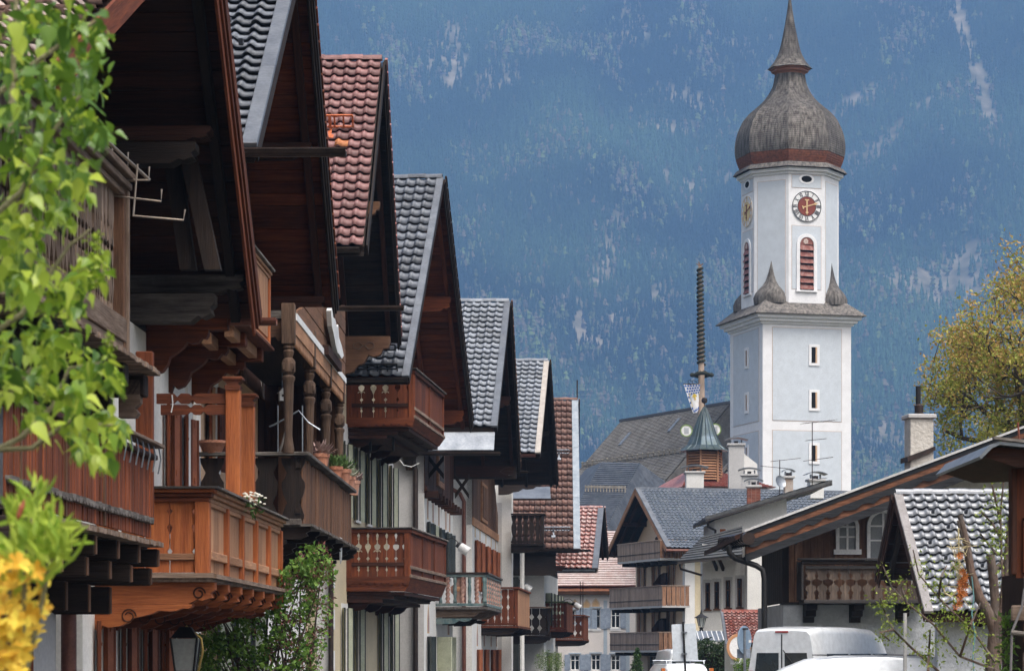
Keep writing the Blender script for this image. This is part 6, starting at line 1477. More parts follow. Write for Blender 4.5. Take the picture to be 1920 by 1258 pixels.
# ------------------------------------------------------------- porch with pantiled gable in front of the chalet
def street_r(px, D, vx): 
    return Frame(px, D, PI-math.atan((vx-HX)/F))
fs_ = street_r(1700, 60, 965)
hs_ = house('tiled_porch', fs_, 'small tiled porch with gable in front of the dark chalet', cat='porch')
xvs = fs_.loc(at(1678, 928, 60)).x
as_, ns_, cs_ = fs_.X(1678, 931, xvs), fs_.X(1734, 1148, xvs), fs_.X(1648, 1082, xvs)
T_shine = noisy('tile_wet_grey', (.17, .18, .20), (.26, .275, .30), (.30, .31, .33), size=5, rough=.22, bump=.08, rnd=.12, dirt=.4, dirt_scale=2, spec=.9)
gable_roof(hs_, xvs, xvs-4.2, as_, ns_, cs_, T_shine, .245, 15, 17, 'hs', flash=.16, soffit=W_dark, beam=W_black, purlins=(.05, .9), raft=True, barge=W_dark, gutter=M_gutter_red, gut_x=xvs-.0, teeth=None, pur_len=-.1, soff_x=xvs-1.4,
           hooks=[(2, 2), (5, 2), (8, 2), (3, 4), (10, 3), (1, 6), (4, 6), (7, 6), (2, 8), (5, 9), (9, 8), (0, 10), (1, 12), (4, 11), (8, 11)], flash_mat=noisy('flashing_taupe', (.22, .20, .19), (.30, .28, .27), size=3, rough=.5), pur_h=.18)
MB().box(xvs-4.2, xvs-.35, ns_[0]-.9, ns_[0]-.5, 0, ns_[1]-.05).build('wall', P_rough, hs_); MB().prism([(ns_[0]-.9, 0), (cs_[0]+.5, 0), (cs_[0]+.5, cs_[1]+.1), (as_[0], as_[1]-.3), (ns_[0]-.9, ns_[1])], 0, xvs-1.6, xvs-1.4).build('gable_wall', P_rough, hs_)
zb_ = ns_[1]
mb = MB(); 
P = [(xvs-4.2, zb_-.06)]+[(xvs-.9, zb_-.06)]+[(xvs-.9-q*.165, zb_-.30+.06*(q % 2)) for q in range(20)]+[(xvs-4.2, zb_-.3)]
MB().prism(P, 1, ns_[0]-.45, ns_[0]-.41).build('scalloped_board', W_dark[0], hs_)
yy = fs_.loc(at(1830, HY, 57)).y; x_ = fs_.Y(1830, 1200, yy)[0]; MB().box(x_-.10, x_+.10, yy-.1, yy+.1, 0, zb_-.05).build('post', W_black[2], hs_)
x_ = fs_.Y(1712, 1200, ns_[0]-.48)[0]; MB().tube([(x_+.15, ns_[0]-.6, 0), (x_+.15, ns_[0]-.6, zb_)], .04, 8).build('downpipe', P_grey, hs_)
# ------------------------------------------------------------- first house: deep eaves, orange balcony
f1 = street(155, 30, 1080); h1 = house('gabled_house', f1, 'timber house with deep dark eaves and bright orange-brown panelled balcony')
xv1 = f1.loc(at(478, 600, 34.5)).x
a1, n1, c1 = f1.X(390, -178, xv1), f1.X(97, 126, xv1), f1.X(477, 590, xv1)
T_wsh = noisy('shingle_weathered_pale', (.25, .19, .17), (.46, .38, .35), (.20, .13, .11), size=4, rough=.85, bump=.2, rnd=.3, dirt=.5, dirt_scale=2)
gable_roof(h1, xv1, -2.2, a1, n1, c1, T_wsh, .24, 36, 3, 'h1', flash=.03, soffit=W_dark, beam=W_black, purlins=(), barge=W_red, teeth=None, barge_d=.36, gutter=None, board=.27, soff_x=-2.2)
y1b = f1.X(356, HY, 0)[0]
vy1, vz1 = c1[0]-a1[0], c1[1]-a1[1]
for D_, pe, ya_, yb_, m in ((31.8, 394, 236, 263, W_dark), (31.5, 366, 266, 306, W_black), (33.7, 456, 515, 547, W_beam), (33.4, 401, 550, 603, W_beam)):
    y = f1.loc(at(pe, HY, D_)).y; x1, z1 = f1.Y(pe, ya_, y); z0 = f1.Y(pe, yb_, y)[1]
    MB().prism([(-2.2, z1)]+[(a+x1-2, z1+b) for a, b in beam_end(2., z1-z0)[1:-1]]+[(-2.2, z0)], 1, y, y+.34).build('purlin', m[0], h1)
for (pa, pb, D_, m) in (((352, 505), (322, 300), 32.6, W_black), ((398, 505), (352, 292), 32.4, W_black)):
    y = f1.loc(at(pa[0], HY, D_)).y; (x0, z0), (x1, z1) = f1.Y(*pa, y), f1.Y(*pb, y); MB().hexa([(x0-.1, y, z0), (x0+.1, y, z0), (x0+.1, y+.16, z0), (x0-.1, y+.16, z0), (x1-.1, y, z1), (x1+.1, y, z1), (x1+.1, y+.16, z1), (x1-.1, y+.16, z1)]).build('brace', m[2], h1)
G1 = lambda px, py: f1.X(px, py, 0)
hs = []
zw1 = G1(200, 1168)[1]
for px_ in (186, 232, 272, 304, 336):
    y = G1(px_, 1200)[0]; hs.append(window(h1, y-.22, y+.22, .55, zw1, surround=None, shutter=shut_orange, back=W_red[2], ang=15, sw=.17))
zf1 = f1.Y(388, 1083, f1.loc(at(388, HY, 30.7)).y)[1]
for px_ in (314, 348):
    y = G1(px_, 800)[0]; hs.append(window(h1, y-.24, y+.24, zf1+.75, G1(325, 772)[1], surround=None, shutter=shut_orange, back=W_red[2], ang=16, sw=.18))
MB().box(-.12, -.1, G1(170, HY)[0], G1(352, HY)[0], .5, zw1).build('green_blinds', glass_green, h1); MB().box(-.12, -.1, G1(290, HY)[0], G1(355, HY)[0], zf1+.7, G1(325, 772)[1]).build('green_blinds', glass_green, h1)
zs1 = 5.7
body(h1, 0, y1b, a1, n1, c1, zs1, P_white, W_black[2], hs, gx=-2.2)
MB().box(-2.1, .1, f1.loc(at(300, HY, 34.6)).y, y1b+.1, 6.6, 6.75).build('flat_roof', W_dark[1], h1)
MB().box(-2.1, -.02, f1.loc(at(300, HY, 34.6)).y, y1b, 5.72, 6.58).build('wall_top', P_white, h1)
MB().box(-.02, .04, y1b-.45, y1b+.02, 0, zs1).build('corner_pilaster', P_trim, h1)
# lower balcony, near side with carved boards, street side of posts and panels
yb = f1.loc(at(390, HY, 30.7)).y; xo, zt = f1.Y(392, 916, yb); zl = f1.Y(388, 1076, yb)[1]; ye = f1.X(527, HY, xo)[0]
ba = MB().box(0, xo+.05, yb-.06, ye, zl-.09, zl-.0, .008).build('balcony', W_grey[1], h1)
H = zt-zl
w = (xo-.17-.0)/4
me = cut_board(w-.006, H-.16, 'slit', W_orange[2], .03)
for q in range(4): inst('board', me, ba, T(.0+q*w, yb+.05, zl+.02))
MB().box(xo-.17, xo, yb, yb+.17, zl, zt-.15, .012).build('post', W_orange[2], ba)
MB().box(0, xo-.17, yb+.02, yb+.05, zl+.16, zl+.24, .008).build('lower_rail', W_mid[0], ba)
for d, z0, z1 in ((.0, .15, .095), (.035, .095, .045), (.075, .045, .0)):
    MB().box(0, xo+d, yb-d, yb+.15, zt-z0, zt-z1-.002, .008).build('rail', W_red[0] if d < .05 else W_orange[0], ba)
    MB().box(xo-.12, xo+d-.002, yb+.151, ye+d*.5, zt-z0, zt-z1-.002, .008).build('rail', W_tan[1], ba)
MB().box(0, xo+.12, yb-.12, yb+.2, zt, zt+.025).build('rail_cap', W_char[0], ba); MB().box(xo-.16, xo+.125, yb+.201, ye+.06, zt, zt+.027).build('rail_cap', W_silver[1], ba)
np_ = 5; Lp = (ye-yb-.17)/np_
for q in range(np_):
    y0 = yb+.17+q*Lp
    pnl = MB().box(xo-.07, xo-.045, y0, y0+Lp-.12, zl+.02, zt-.15).build('panel', W_tan[2], ba)
    for j in range(3): MB().box(xo-.045, xo-.032, y0+.01+j*(Lp-.13)/3, y0+(j+1)*(Lp-.13)/3, zl+.02, zt-.152).build('slat', W_tan[2], pnl)
    MB().box(xo-.045, xo+.015, y0, y0+Lp-.12, zl+.17, zl+.27, .008).build('lower_rail', W_tan[1], ba)
    MB().box(xo-.06, xo+.0, y0+.0, y0+Lp-.12, zt-.20, zt-.151, .008).build('moulding', W_tan[1], ba)
    MB().box(xo-.12, xo+.03, y0+Lp-.12, y0+Lp, zl, zt-.15, .01).build('post', W_orange[2], ba)
MB().box(xo-.1, xo+.10, yb-.08, ye+.05, zl-.05, zl-.001).build('sill_board', W_grey[1], ba)
MB().box(0, xo+.06, yb-.10, yb-.0, zl-.045, zl+.012).build('sill_board', W_grey[0], ba)
zc = G1(200, 1165)[1]
nc = 7
for q in range(nc):
    y = yb+.02+q*(ye-yb-.35)/(nc-1)
    L_ = xo-.02
    MB().prism([(a, zl-.092+b) for a, b in beam_end(L_+.08, .25)], 1, y, y+.2).build('joist', W_orange[0], ba)
    MB().tube([(L_-.10+.075*math.cos(a)*(1-a/14), y-.006, zl-.22+.075*math.sin(a)*(1-a/14)) for a in np.linspace(0, 8, 20)], .009, 4).build('spiral', W_dark[0], ba)
    c_ = MB().prism([(a, zl-.345+b) for a, b in console(L_*.86, zl-.345-zc+.10)], 1, y, y+.2).build('console', W_orange[0] if q == 0 else W_red[0], ba)
    sp_ = [(L_*.30+.09*math.cos(a)*(1-a/16), y-.006, zl-.345-(zl-.345-zc)*.72+.09*math.sin(a)*(1-a/16)) for a in np.linspace(0, 9, 22)]
    MB().tube(sp_, .008, 4).build('spiral', W_dark[0], c_)
# two posts with scalloped cross rails above the balcony
for k, (px_, py_) in enumerate(((436, 706), (463, 738))):
    c_, d_ = f1.ray(px_, 900); t = (xo-.1-c_[0])/d_[0]; y = (c_+d_*t).y; zt_ = f1.Y(px_, py_, y)[1]
    MB().box(xo-.19, xo-.01, y, y+.18, zt-.2, zt_-.16, .012).build('post', W_orange[2], h1)
    MB().box(xo-.23, xo+.03, y-.04, y+.22, zt_-.045, zt_, .01).build('post_cap', W_red[0], h1); MB().prism([(xo-.19, zt_-.17), (xo-.01, zt_-.17), (xo+.0, zt_-.12), (xo-.03, zt_-.09), (xo+.02, zt_-.046), (xo-.22, zt_-.046), (xo-.17, zt_-.09), (xo-.20, zt_-.12)], 1, y-.02, y+.2).build('post_head', W_red[0], h1)
    if k == 0:
        for pa, pb, sw in ((737, 756, 0), (758, 777, 1)):
            x0, z1 = f1.Y(292 if not sw else 300, pa, y); z0 = f1.Y(300, pb, y)[1]; x1 = xo-.19; N = 40; top, bot = [], []
            for q in range(N+1):
                u = q/N; m = max(0, 1-abs(u-(.30 if not sw else .46))/.05) + max(0, 1-abs(u-(.52 if not sw else .66))/.05); e = .35*min(1, m)
                hh = z1-z0; top.append((x0+(x1-x0)*u, z1-hh*e)); bot.append((x0+(x1-x0)*u, z0+hh*e))
            MB().prism(top+bot[::-1], 1, y+.05, y+.10).build('scalloped_rail', W_red[0], h1)
        cx, cz = f1.Y(322, 740, y); MB().tube([(cx, y+.03, cz), (cx+.01, y+.03, cz-.12), (cx-.01, y+.03, cz-.22)], .008, 5).build('cord', M_white, h1)
# attic balcony on carved consoles
yA0, yA1 = f1.loc(at(300, HY, 35.5)).y, f1.loc(at(505, HY, 38.6)).y
xa = f1.Y(504, 620, yA1)[0]; za = f1.Y(512, 652, yA1)[1]; zat = f1.Y(512, 508, yA1)[1]
bt = MB().box(0, xa+.08, yA0, yA1, za-.05, za, .008).build('balcony', W_red[1], h1)
MB().box(xa-.05, xa, yA0, yA1-.06, za, zat-.02).build('panel', W_orange[2], bt); MB().box(xa-.1, xa+.03, yA1-.12, yA1, za, zat, .01).build('post', W_orange[2], bt)
for q in range(9): MB().box(xa, xa+.012, yA0+q*(yA1-yA0-.2)/9, yA0+(q+1)*(yA1-yA0-.2)/9-.012, za+.12, zat-.12).build('slat', W_tan[2], bt)
for z, o in ((zat-.02, .09), (zat-.07, .05), (zat-.13, .03), (za+.02, .03)): MB().box(xa-.08, xa+o, yA0, yA1+o*.4, z, z+.045, .008).build('rail', W_tan[1] if o < .08 else W_silver[1], bt)
MB().box(0, xa, yA1-.03, yA1, za, zat-.1).build('end_board', W_orange[2], bt)
for q in range(3):
    y = f1.loc(at(300, HY, (34.4, 36.3, 38.2)[q])).y
    MB().box(0, xa-.05, y, y+.22, za-.24, za-.052, .012).build('joist', W_red[0], bt)
    MB().prism([(a, za-.245+b) for a, b in console((xa-.1)*.8, .62)], 1, y+.02, y+.2).build('console', W_red[0], bt)
for z, x in ((za-.20, xa-.25), (za-.30, xa-.55)): MB().box(x, x+.13, yA0+.1, yA1+.15, z, z+.16, .01).build('edge_beam', W_tan[1], bt)
spout(h1, -1, xv1+.28, c1[0]+.08, c1[1]-.05, M_gutter_red, .085)
MB().box(xv1-.6, xv1-.05, c1[0]+.0, c1[0]+.06, c1[1]+.02, c1[1]+.07).build('drip_flashing', M_zinc, h1)
# dark red wind board at the near end
yw = f1.loc(at(270, HY, 30.2)).y; (x0, z0), (x1, z1) = f1.Y(254, 850, yw), f1.Y(286, 675, yw)
MB().box(x0, x1, yw, yw+.12, z0-.8, z1+.1, .01).build('wind_board', W_red[2], h1)
MB().box(x0-.5, x0+.1, yw-.1, yw+.1, z1-.4, z1-.2, .01).build('bracket_beam', W_grey[0], h1)
# wall lantern
pl = f1.o+f1.R @ Vector((.55, G1(268, HY)[0], f1.Y(296, 1226, G1(268, HY)[0])[1]))
ln = empty('wall_lantern', pl, f1.a, label='old black and gold wall lantern below the orange-brown balcony', cat='lantern')
mb = MB(); a, b, hL = .17, .12, .42
for sx in (-1, 1):
    for sy in (-1, 1): mb.tube([(sx*a, sy*a, hL/2), (sx*b, sy*b, -hL/2)], .014, 5)
mb.box(-b, b, -b, b, -hL/2-.03, -hL/2); mb.build('frame', M_black, ln)
MB().add([(-a, -a, hL/2), (a, -a, hL/2), (a, a, hL/2), (-a, a, hL/2), (-.07, -.07, hL/2+.14), (.07, -.07, hL/2+.14), (.07, .07, hL/2+.14), (-.07, .07, hL/2+.14)], [(3, 2, 1, 0), (0, 1, 5, 4), (1, 2, 6, 5), (2, 3, 7, 6), (3, 0, 4, 7), (4, 5, 6, 7)]).build('cap', M_black, ln)
MB().add([(-b*.93, -b*.93, -hL/2), (b*.93, -b*.93, -hL/2), (b*.93, b*.93, -hL/2), (-b*.93, b*.93, -hL/2), (-a*.93, -a*.93, hL/2-.01), (a*.93, -a*.93, hL/2-.01), (a*.93, a*.93, hL/2-.01), (-a*.93, a*.93, hL/2-.01)], [(0, 1, 5, 4), (1, 2, 6, 5), (2, 3, 7, 6), (3, 0, 4, 7)]).build('glass', plain('lantern_glass', (.38, .40, .38), rough=.15, spec=.8), ln, fix=False)
MB().tube([(-.55, 0, -.35), (-.2, .02, -.38), (.15, 0, -.28), (.22, 0, .05), (.20, 0, .2), (0, 0, .36)], .018, 6).build('bracket', plain('brass', (.45, .30, .08), rough=.4, metal=.5), ln, smooth=True)
# ------------------------------------------------------------- nearest house: weathered upper balcony, red-brown plank balcony
f0 = street(105, 29, 1120); h0 = house('plastered_house', f0, 'nearest grey plastered house with weathered upper balcony and red plank lower balcony')
yN = f0.loc(at(0, HY, 19)).y
hs = [window(h0, q, q+.9, .6, 2.0, shutter=W_red[2], surround=P_trim) for q in (-6.2, -3.8)]
wall_holes(h0, yN, 0, 0, 6.4, hs, P_grey); MB().quad((0, 0, 0), (-6, 0, 0), (-6, 0, 6.4), (0, 0, 6.4)).build('side_wall', P_grey, h0, fix=False); MB().quad((0, yN, 0), (-6, yN, 0), (-6, yN, 6.4), (0, yN, 6.4)).build('side_wall', P_grey, h0, fix=False); MB().quad((-.9, yN, 0), (-.9, 0, 0), (-.9, 0, 6.4), (-.9, yN, 6.4)).build('room_back', P_dark_interior, h0, fix=False)
MB().tube([(.12, .1, 0), (.12, .1, 6)], .085, 10).build('downpipe', M_gutter_red, h0, smooth=True)
xo = f0.loc(at(283, HY, 29)).x; zt, zl = f0.Y(283, 862, 0)[1], f0.Y(283, 1008, 0)[1]
y0 = f0.X(8, HY, xo)[0]
lb = MB().box(0, xo+.06, y0-.2, .0, zl-.08, zl-.03, .006).build('balcony', W_black[1], h0)
w = .078; n = int(-y0/w); W_plank = wood('wood_plank_red', (.11, .026, .010), (.27, .075, .028), (.045, .022, .015), 2, dirt=.55, rnd=.45)
pk = MB().box(-.012, .012, .004, w-.004, 0, zt-zl, .003).mesh('plank', W_plank)
for q in range(n): inst('plank', pk, lb, T(xo+RNG.uniform(-.008, .008), y0+q*w, zl) @ Sc(1, 1, RNG.uniform(.985, 1.0)))
for q in range(3): MB().box(xo+.012, xo+.03, y0+.5+q*1.9, y0+.56+q*1.9, zl-.0, zt).build('batten', W_mid[2], lb)
MB().box(xo-.05, xo+.08, y0-.1, .02, zt-.005, zt+.05, .01).build('hand_rail', W_dark[1], lb); MB().box(xo-.03, xo+.16, -2.6, .02, zt+.12, zt+.16, .008).build('flower_rail', W_grey[1], lb)
for q in range(7): MB().tube([(xo+.1, -.1-q*.35, zt-.16), (xo+.13, -.1-q*.35, zt+.0), (xo+.1, -.1-q*.35, zt+.17)], .009, 5).build('rail_hook', M_zinc, lb)
zs_ = f0.Y(287, 978, 0)[1]
sc_me = MB().prism([(0, .03), (.16, .03), (.16, -.01), (.13, -.035), (.10, -.02), (.08, -.04), (.06, -.02), (.03, -.035), (0, -.01)], 0, 0, .05)
sc_me = MB().prism([(0, .035), (.155, .035), (.155, .0), (.12, -.035), (.08, -.02), (.04, -.035), (0, .0)], 0, 0, .055).mesh('scallop', W_silver[1])
for q in range(int(-y0/.16)): inst('scallop', sc_me, lb, T(xo+.005, y0+q*.16, zs_+RNG.uniform(-.008, .008)))
zfl = f0.Y(303, 1022, 0)[1]
fl = MB().box(.0, .19, .005, .155, 0, .05).mesh('floor_board', W_grey[0])
for q in range(int(-y0/.16)): inst('floor_board', fl, lb, T(xo-.02+RNG.uniform(-.012, .012), y0+q*.16, zfl-.03+RNG.uniform(-.006, .006)))
MB().box(xo-.3, xo-.03, y0, -.02, zfl-.04, zfl+.01).build('floor', W_black[1], lb)
for q in range(7):
    y = -.16-q*1.2
    for L_, z0, z1 in ((xo+.10, zfl-.24, zfl-.045), (xo+.02, zfl-.44, zfl-.25), (xo-.42, zfl-.75, zfl-.45)):
        j_ = MB().box(0, L_, y, y+.10, z0, z1, .012).build('joist', W_black[0], lb)
        MB().box(L_, L_+.012, y+.01, y+.09, z0+.01, z1-.01).build('end_grain', W_mid[2], j_)
    MB().box(0, xo-.05, y+.35, y+.55, zfl-.2, zfl-.05, .02).build('stub', W_grey[0], lb)
# upper balcony, weathered
xu = f0.Y(226, 600, -.3)[0]; zu0, zu1 = f0.Y(222, 640, -.3)[1], f0.Y(226, 352, -.3)[1]
yu = f0.X(-40, HY, xu)[0]
ub_ = MB().box(0, xu+.05, yu, -.3, zu0-.12, zu0-.02, .01).build('balcony', W_grey[1], h0)
wu = .17; meu = ub(wu, zu1-zu0-.15, W_grey[2])
for q in range(int((-.45-yu)/wu)): inst('board', meu, ub_, T(xu-.02, yu+q*wu, zu0+.06) @ Rz(PI/2) @ T(0, RNG.uniform(-.012, .012), 0))
MB().box(xu-.17, xu+.06, -.42, -.24, zu0-.3, zu1-.02, .012).build('post', W_mid[2], ub_); MB().box(xu+.0, xu+.09, -.31, -.225, zu0-.25, zu1-.03, .01).build('post_strip', W_grey[2], ub_)
for z, o in ((zu1-.10, .06), (zu1-.03, .12), (zu1+.06, .17), (zu1+.14, .1)): MB().box(xu-.12, xu+o, yu, -.22-o*.3, z, z+.075, .01).build('rail', W_grey[1], ub_)
MB().box(xu-.03, xu+.07, yu, -.3, zu0-.02, zu0+.24, .01).build('lower_rail', W_grey[1], ub_)
xfl, zfl2 = f0.Y(302, 706, -.15)
for q in range(int((-.2-yu)/.17)): MB().box(xu-.6, xfl+RNG.uniform(-.02, .015), -.32-q*.17, -.17-q*.17, zfl2+RNG.uniform(-.008, .008), zfl2+.055, .006).build('floor_board', W_grey[0], ub_)
for q in range(5):
    y = -.5-q*1.2
    for L_, z0, z1 in ((xfl-.12, zfl2-.24, zfl2-.01), (xfl-.5, zfl2-.55, zfl2-.25)): MB().box(0, L_, y, y+.25, z0, z1, .015).build('joist', W_black[0], ub_)
x0, z0 = f0.Y(250, 780, -.45); x1, z1 = f0.Y(264, 720, -.45)
MB().prism([(x0-.15, z1+.04), (x1, z1+.04), (x1, z1-.2), (x1-.06, z1-.26), (x1-.02, z1-.31), (x1-.05, z1-.36), (x0-.15, z1-.36)], 1, -.5, -.33).build('bracket', W_grey[0], ub_)
# drying rack hooked over the rail
yk = -.45; rk = empty('drying_rack', f0.o+f0.R @ Vector((xu, yk, zu1)), f0.a, label='grey metal drying rack hooked over the weathered top rail', cat='drying rack')
mtl = plain('rack_metal', (.36, .30, .25), rough=.45, metal=.5)
for seg in (((145, 309), (240, 311), (240, 286)), ((150, 337), (279, 338), (280, 313)), ((203, 366), (302, 378), (303, 355)), ((252, 405), (344, 413), (347, 393)), ((178, 268), (178, 337)), ((212, 264), (203, 367)), ((258, 308), (250, 406))):
    MB().tube([Vector((f0.Y(px, py, yk)[0]-xu, 0, f0.Y(px, py, yk)[1]-zu1)) for px, py in seg], .011, 6).build('bar', mtl, rk, smooth=True)
MB().tube([Vector((f0.Y(212, 277, yk)[0]-xu, -.5, f0.Y(212, 277, yk)[1]-zu1)), Vector((f0.Y(271, 328, yk)[0]-xu, .3, f0.Y(271, 328, yk)[1]-zu1))], .018, 8).build('rail_pipe', mtl, rk)
# ------------------------------------------------------------- small things on the balconies
def pot(px, py, D, s, label, plant='dry', mat=None, group=None):
    p = at(px, py, D); o = empty('flower_pot', p, RNG.uniform(0, 3), label=label, cat='flower pot', group=group)
    terra = noisy('terracotta', (.36, .13, .07), (.52, .22, .13), (.55, .40, .33), size=6, rough=.8, dirt=.4)
    MB().lathe([(.01, 0), (.10*s, 0), (.14*s, .22*s), (.155*s, .22*s), (.155*s, .28*s), (.13*s, .28*s), (.12*s, .22*s), (.01, .22*s)], 16).build('pot', mat or terra, o, smooth=True)
    cols = {'dry': (.25, .17, .15), 'green': (.08, .14, .04), 'silver': (.30, .32, .24)}
    pm = noisy('plant_'+plant, cols[plant], [c*1.6 for c in cols[plant]], size=20, rough=.9)
    mb = MB(); r = random.Random(px)
    for q in range(150):
        a, e = r.uniform(0, 6.28), r.uniform(.3, 1.5); L_ = r.uniform(.06, .22)*s*1.4; d = Vector((math.cos(a)*math.cos(e), math.sin(a)*math.cos(e), math.sin(e))); b = Vector((math.cos(a)*.05*s, math.sin(a)*.05*s, .24*s)); w_ = d.cross(Vector((0, 0, 1))).normalized()*.025*s
        mb.quad(b+d*L_*.55, b+d*L_*.75+w_, b+d*L_, b+d*L_*.75-w_)
    mb.build('plant', pm, o, fix=False); return o
def railD(px): 
    c_, d_ = f2.ray(px, 880); t = (xo2+.02-c_[0])/d_[0]; return (f2.o+f2.R @ (c_+d_*t)).y
for px, s, lab, kind in ((601, 1.0, 'terracotta pot with dry heather between the turned posts', 'dry'), (628, .95, 'shallow box-like terracotta pot beside the third turned post', 'green'), (641, 1.15, 'bright terracotta pot with green shrub on the dark balcony rail', 'green'), (652, 1.0, 'terracotta pot with silvery leaves near the far end of the rail', 'silver'), (661, 1.0, 'terracotta pot with dried stems at the very end of the rail', 'dry')):
    D = railD(px); pot(px, HY-(zr2+.04-EYE)*F/D, D, s, lab, kind)
D = railD(566)-.3
bw = empty('plant_bowl', at(398, 850, 40.05), 0, label='wide terracotta bowl on the dark balcony rail behind the orange posts', cat='bowl')
MB().lathe([(.01, 0), (.13, 0), (.20, .14), (.22, .15), (.22, .19), (.19, .19), (.17, .14), (.01, .10)], 20).build('bowl', MATS['terracotta'], bw, smooth=True); MB().tube([(-.02, 0, .14), (-.03, 0, .30)], .012, 5).build('stub', W_mid[2], bw)
fl_ = empty('flower_box', at(472, 948, 33.6), 0, label='bunch of small white flowers behind the panelled balcony rail', cat='flowers'); mb = MB(); r = random.Random(2)
for q in range(46):
    p = Vector((r.gauss(0, .07), r.gauss(0, .1), r.uniform(0, .16))); mb.lathe([(.004, 0), (.022, .008), (.018, .02), (.002, .024)], 6, tuple(p))
mb.build('blossoms', plain('petal_white', (.75, .72, .62), rough=.7), fl_); mb = MB()
for q in range(40):
    p = Vector((r.gauss(0, .08), r.gauss(0, .12), r.uniform(-.1, .08))); d = Vector((r.gauss(0, 1), r.gauss(0, 1), r.gauss(0, 1))).normalized(); e = d.cross(Vector((.3, .5, .8))).normalized()*.02; mb.quad(p, p+d*.05+e, p+d*.1, p+d*.05-e)
mb.build('leaves', noisy('leaf_mid', (.06, .12, .03), (.12, .22, .06), size=12), fl_, fix=False)
bh = empty('bird_house', at(529, 742, 43), .3, label='little white bird house hanging in the loggia', cat='bird house')
MB().box(-.05, .05, -.05, .05, -.08, .05).build('box', M_white, bh); MB().prism([(-.075, .04), (.075, .04), (0, .12)], 1, -.07, .07).build('roof', M_white, bh); MB().lathe([(.018, 0), (.018, .01), (.001, .01)], 10).build('hole', P_dark_interior, bh, M=T(0, -.05, 0) @ Rx(PI/2)); MB().tube([(0, 0, .12), (0, 0, .45)], .006, 4).build('wire', M_zinc, bh)
for i, px in enumerate((521, 567)):
    D = 42.5; MB_ = MB().tube([at(px, 760, D), at(px, 852, D)], .012, 6); o = MB_.build('awning_rod', M_zinc); tag(o, ('thin metal rod left of the first turned post', 'thin metal rod between the first two turned posts')[i], 'rod')
br = MB().tube([at(505, 800, 41.2), at(515, 796, 41.2), at(560, 770, 41.2), at(578, 792, 41.2), at(600, 806, 41.2)], .014, 5).build('clothes_horse', M_zinc); tag(br, 'bent wire clothes horse standing in the loggia', 'clothes horse')
brn = MB().tube([at(523, 850, 40.3), at(530, 830, 40.3), at(538, 800, 40.3), at(541, 785, 40.3)], [.025, .02, .016, .008], 6).build('dead_branch', W_silver[2]); tag(brn, 'pale dead branch leaning before the first turned post', 'branch')
gl = empty('carved_bird', f2.o+f2.R @ Vector((xo2+.09, f2.X(617, 640, xo2)[0], f2.X(617, 640, xo2)[1])), f2.a, label='white carved figure with spread wings on the timber upper front', cat='carving')
MB().box(-.1, .02, -1.4, 1.4, -.38, -.22).build('shelf', W_dark[1], gl)
MB().prism([(-1.4, .35), (-1.2, .42), (-.9, .30), (-.5, .32), (-.2, .22), (.1, .30), (.3, .10), (.9, .02), (1.35, -.1), (.9, -.2), (.3, -.18), (0, -.2), (-.4, -.12), (-.8, .02), (-1.2, .12)], 0, -.02, .06).build('figure', M_white, gl)
rag = MB().prism([(-.22, 0), (.20, 0), (.16, -.3), (.05, -.42), (.0, -.30), (-.1, -.46), (-.18, -.25)], 0, 0, .02).build('white_cloth', M_white, None, M=Matrix.Translation(at(638, 1008, 47)) @ Rz(f2.a)); tag(rag, 'white rag hanging from the dark balcony floor edge', 'cloth')
# ------------------------------------------------------------- plants
def leaf_mat(name, c1, c2, trans=.35, rough=.55, spec=.35):
    if name in MATS: return MATS[name]
    m, nt, b = material(name); N, L = nt.nodes, nt.links
    geo = N.new('ShaderNodeNewGeometry'); oi = N.new('ShaderNodeObjectInfo'); add = N.new('ShaderNodeMath'); L.new(geo.outputs['Random Per Island'], add.inputs[0]); L.new(oi.outputs['Random'], add.inputs[1])
    fr = N.new('ShaderNodeMath'); fr.operation = 'FRACT'; L.new(add.outputs[0], fr.inputs[0])
    r = N.new('ShaderNodeValToRGB'); r.color_ramp.elements[0].color = C4(c1); r.color_ramp.elements[1].color = C4(c2); L.new(fr.outputs[0], r.inputs[0])
    L.new(r.outputs[0], b.inputs['Base Color']); b.inputs['Roughness'].default_value = rough; b.inputs['Specular IOR Level'].default_value = spec
    t = N.new('ShaderNodeBsdfTranslucent'); L.new(r.outputs[0], t.inputs[0]); mx = N.new('ShaderNodeMixShader'); mx.inputs[0].default_value = trans
    L.new(b.outputs[0], mx.inputs[1]); L.new(t.outputs[0], mx.inputs[2]); L.new(mx.outputs[0], N['Material Output'].inputs[0]); MATS[name] = m; return m
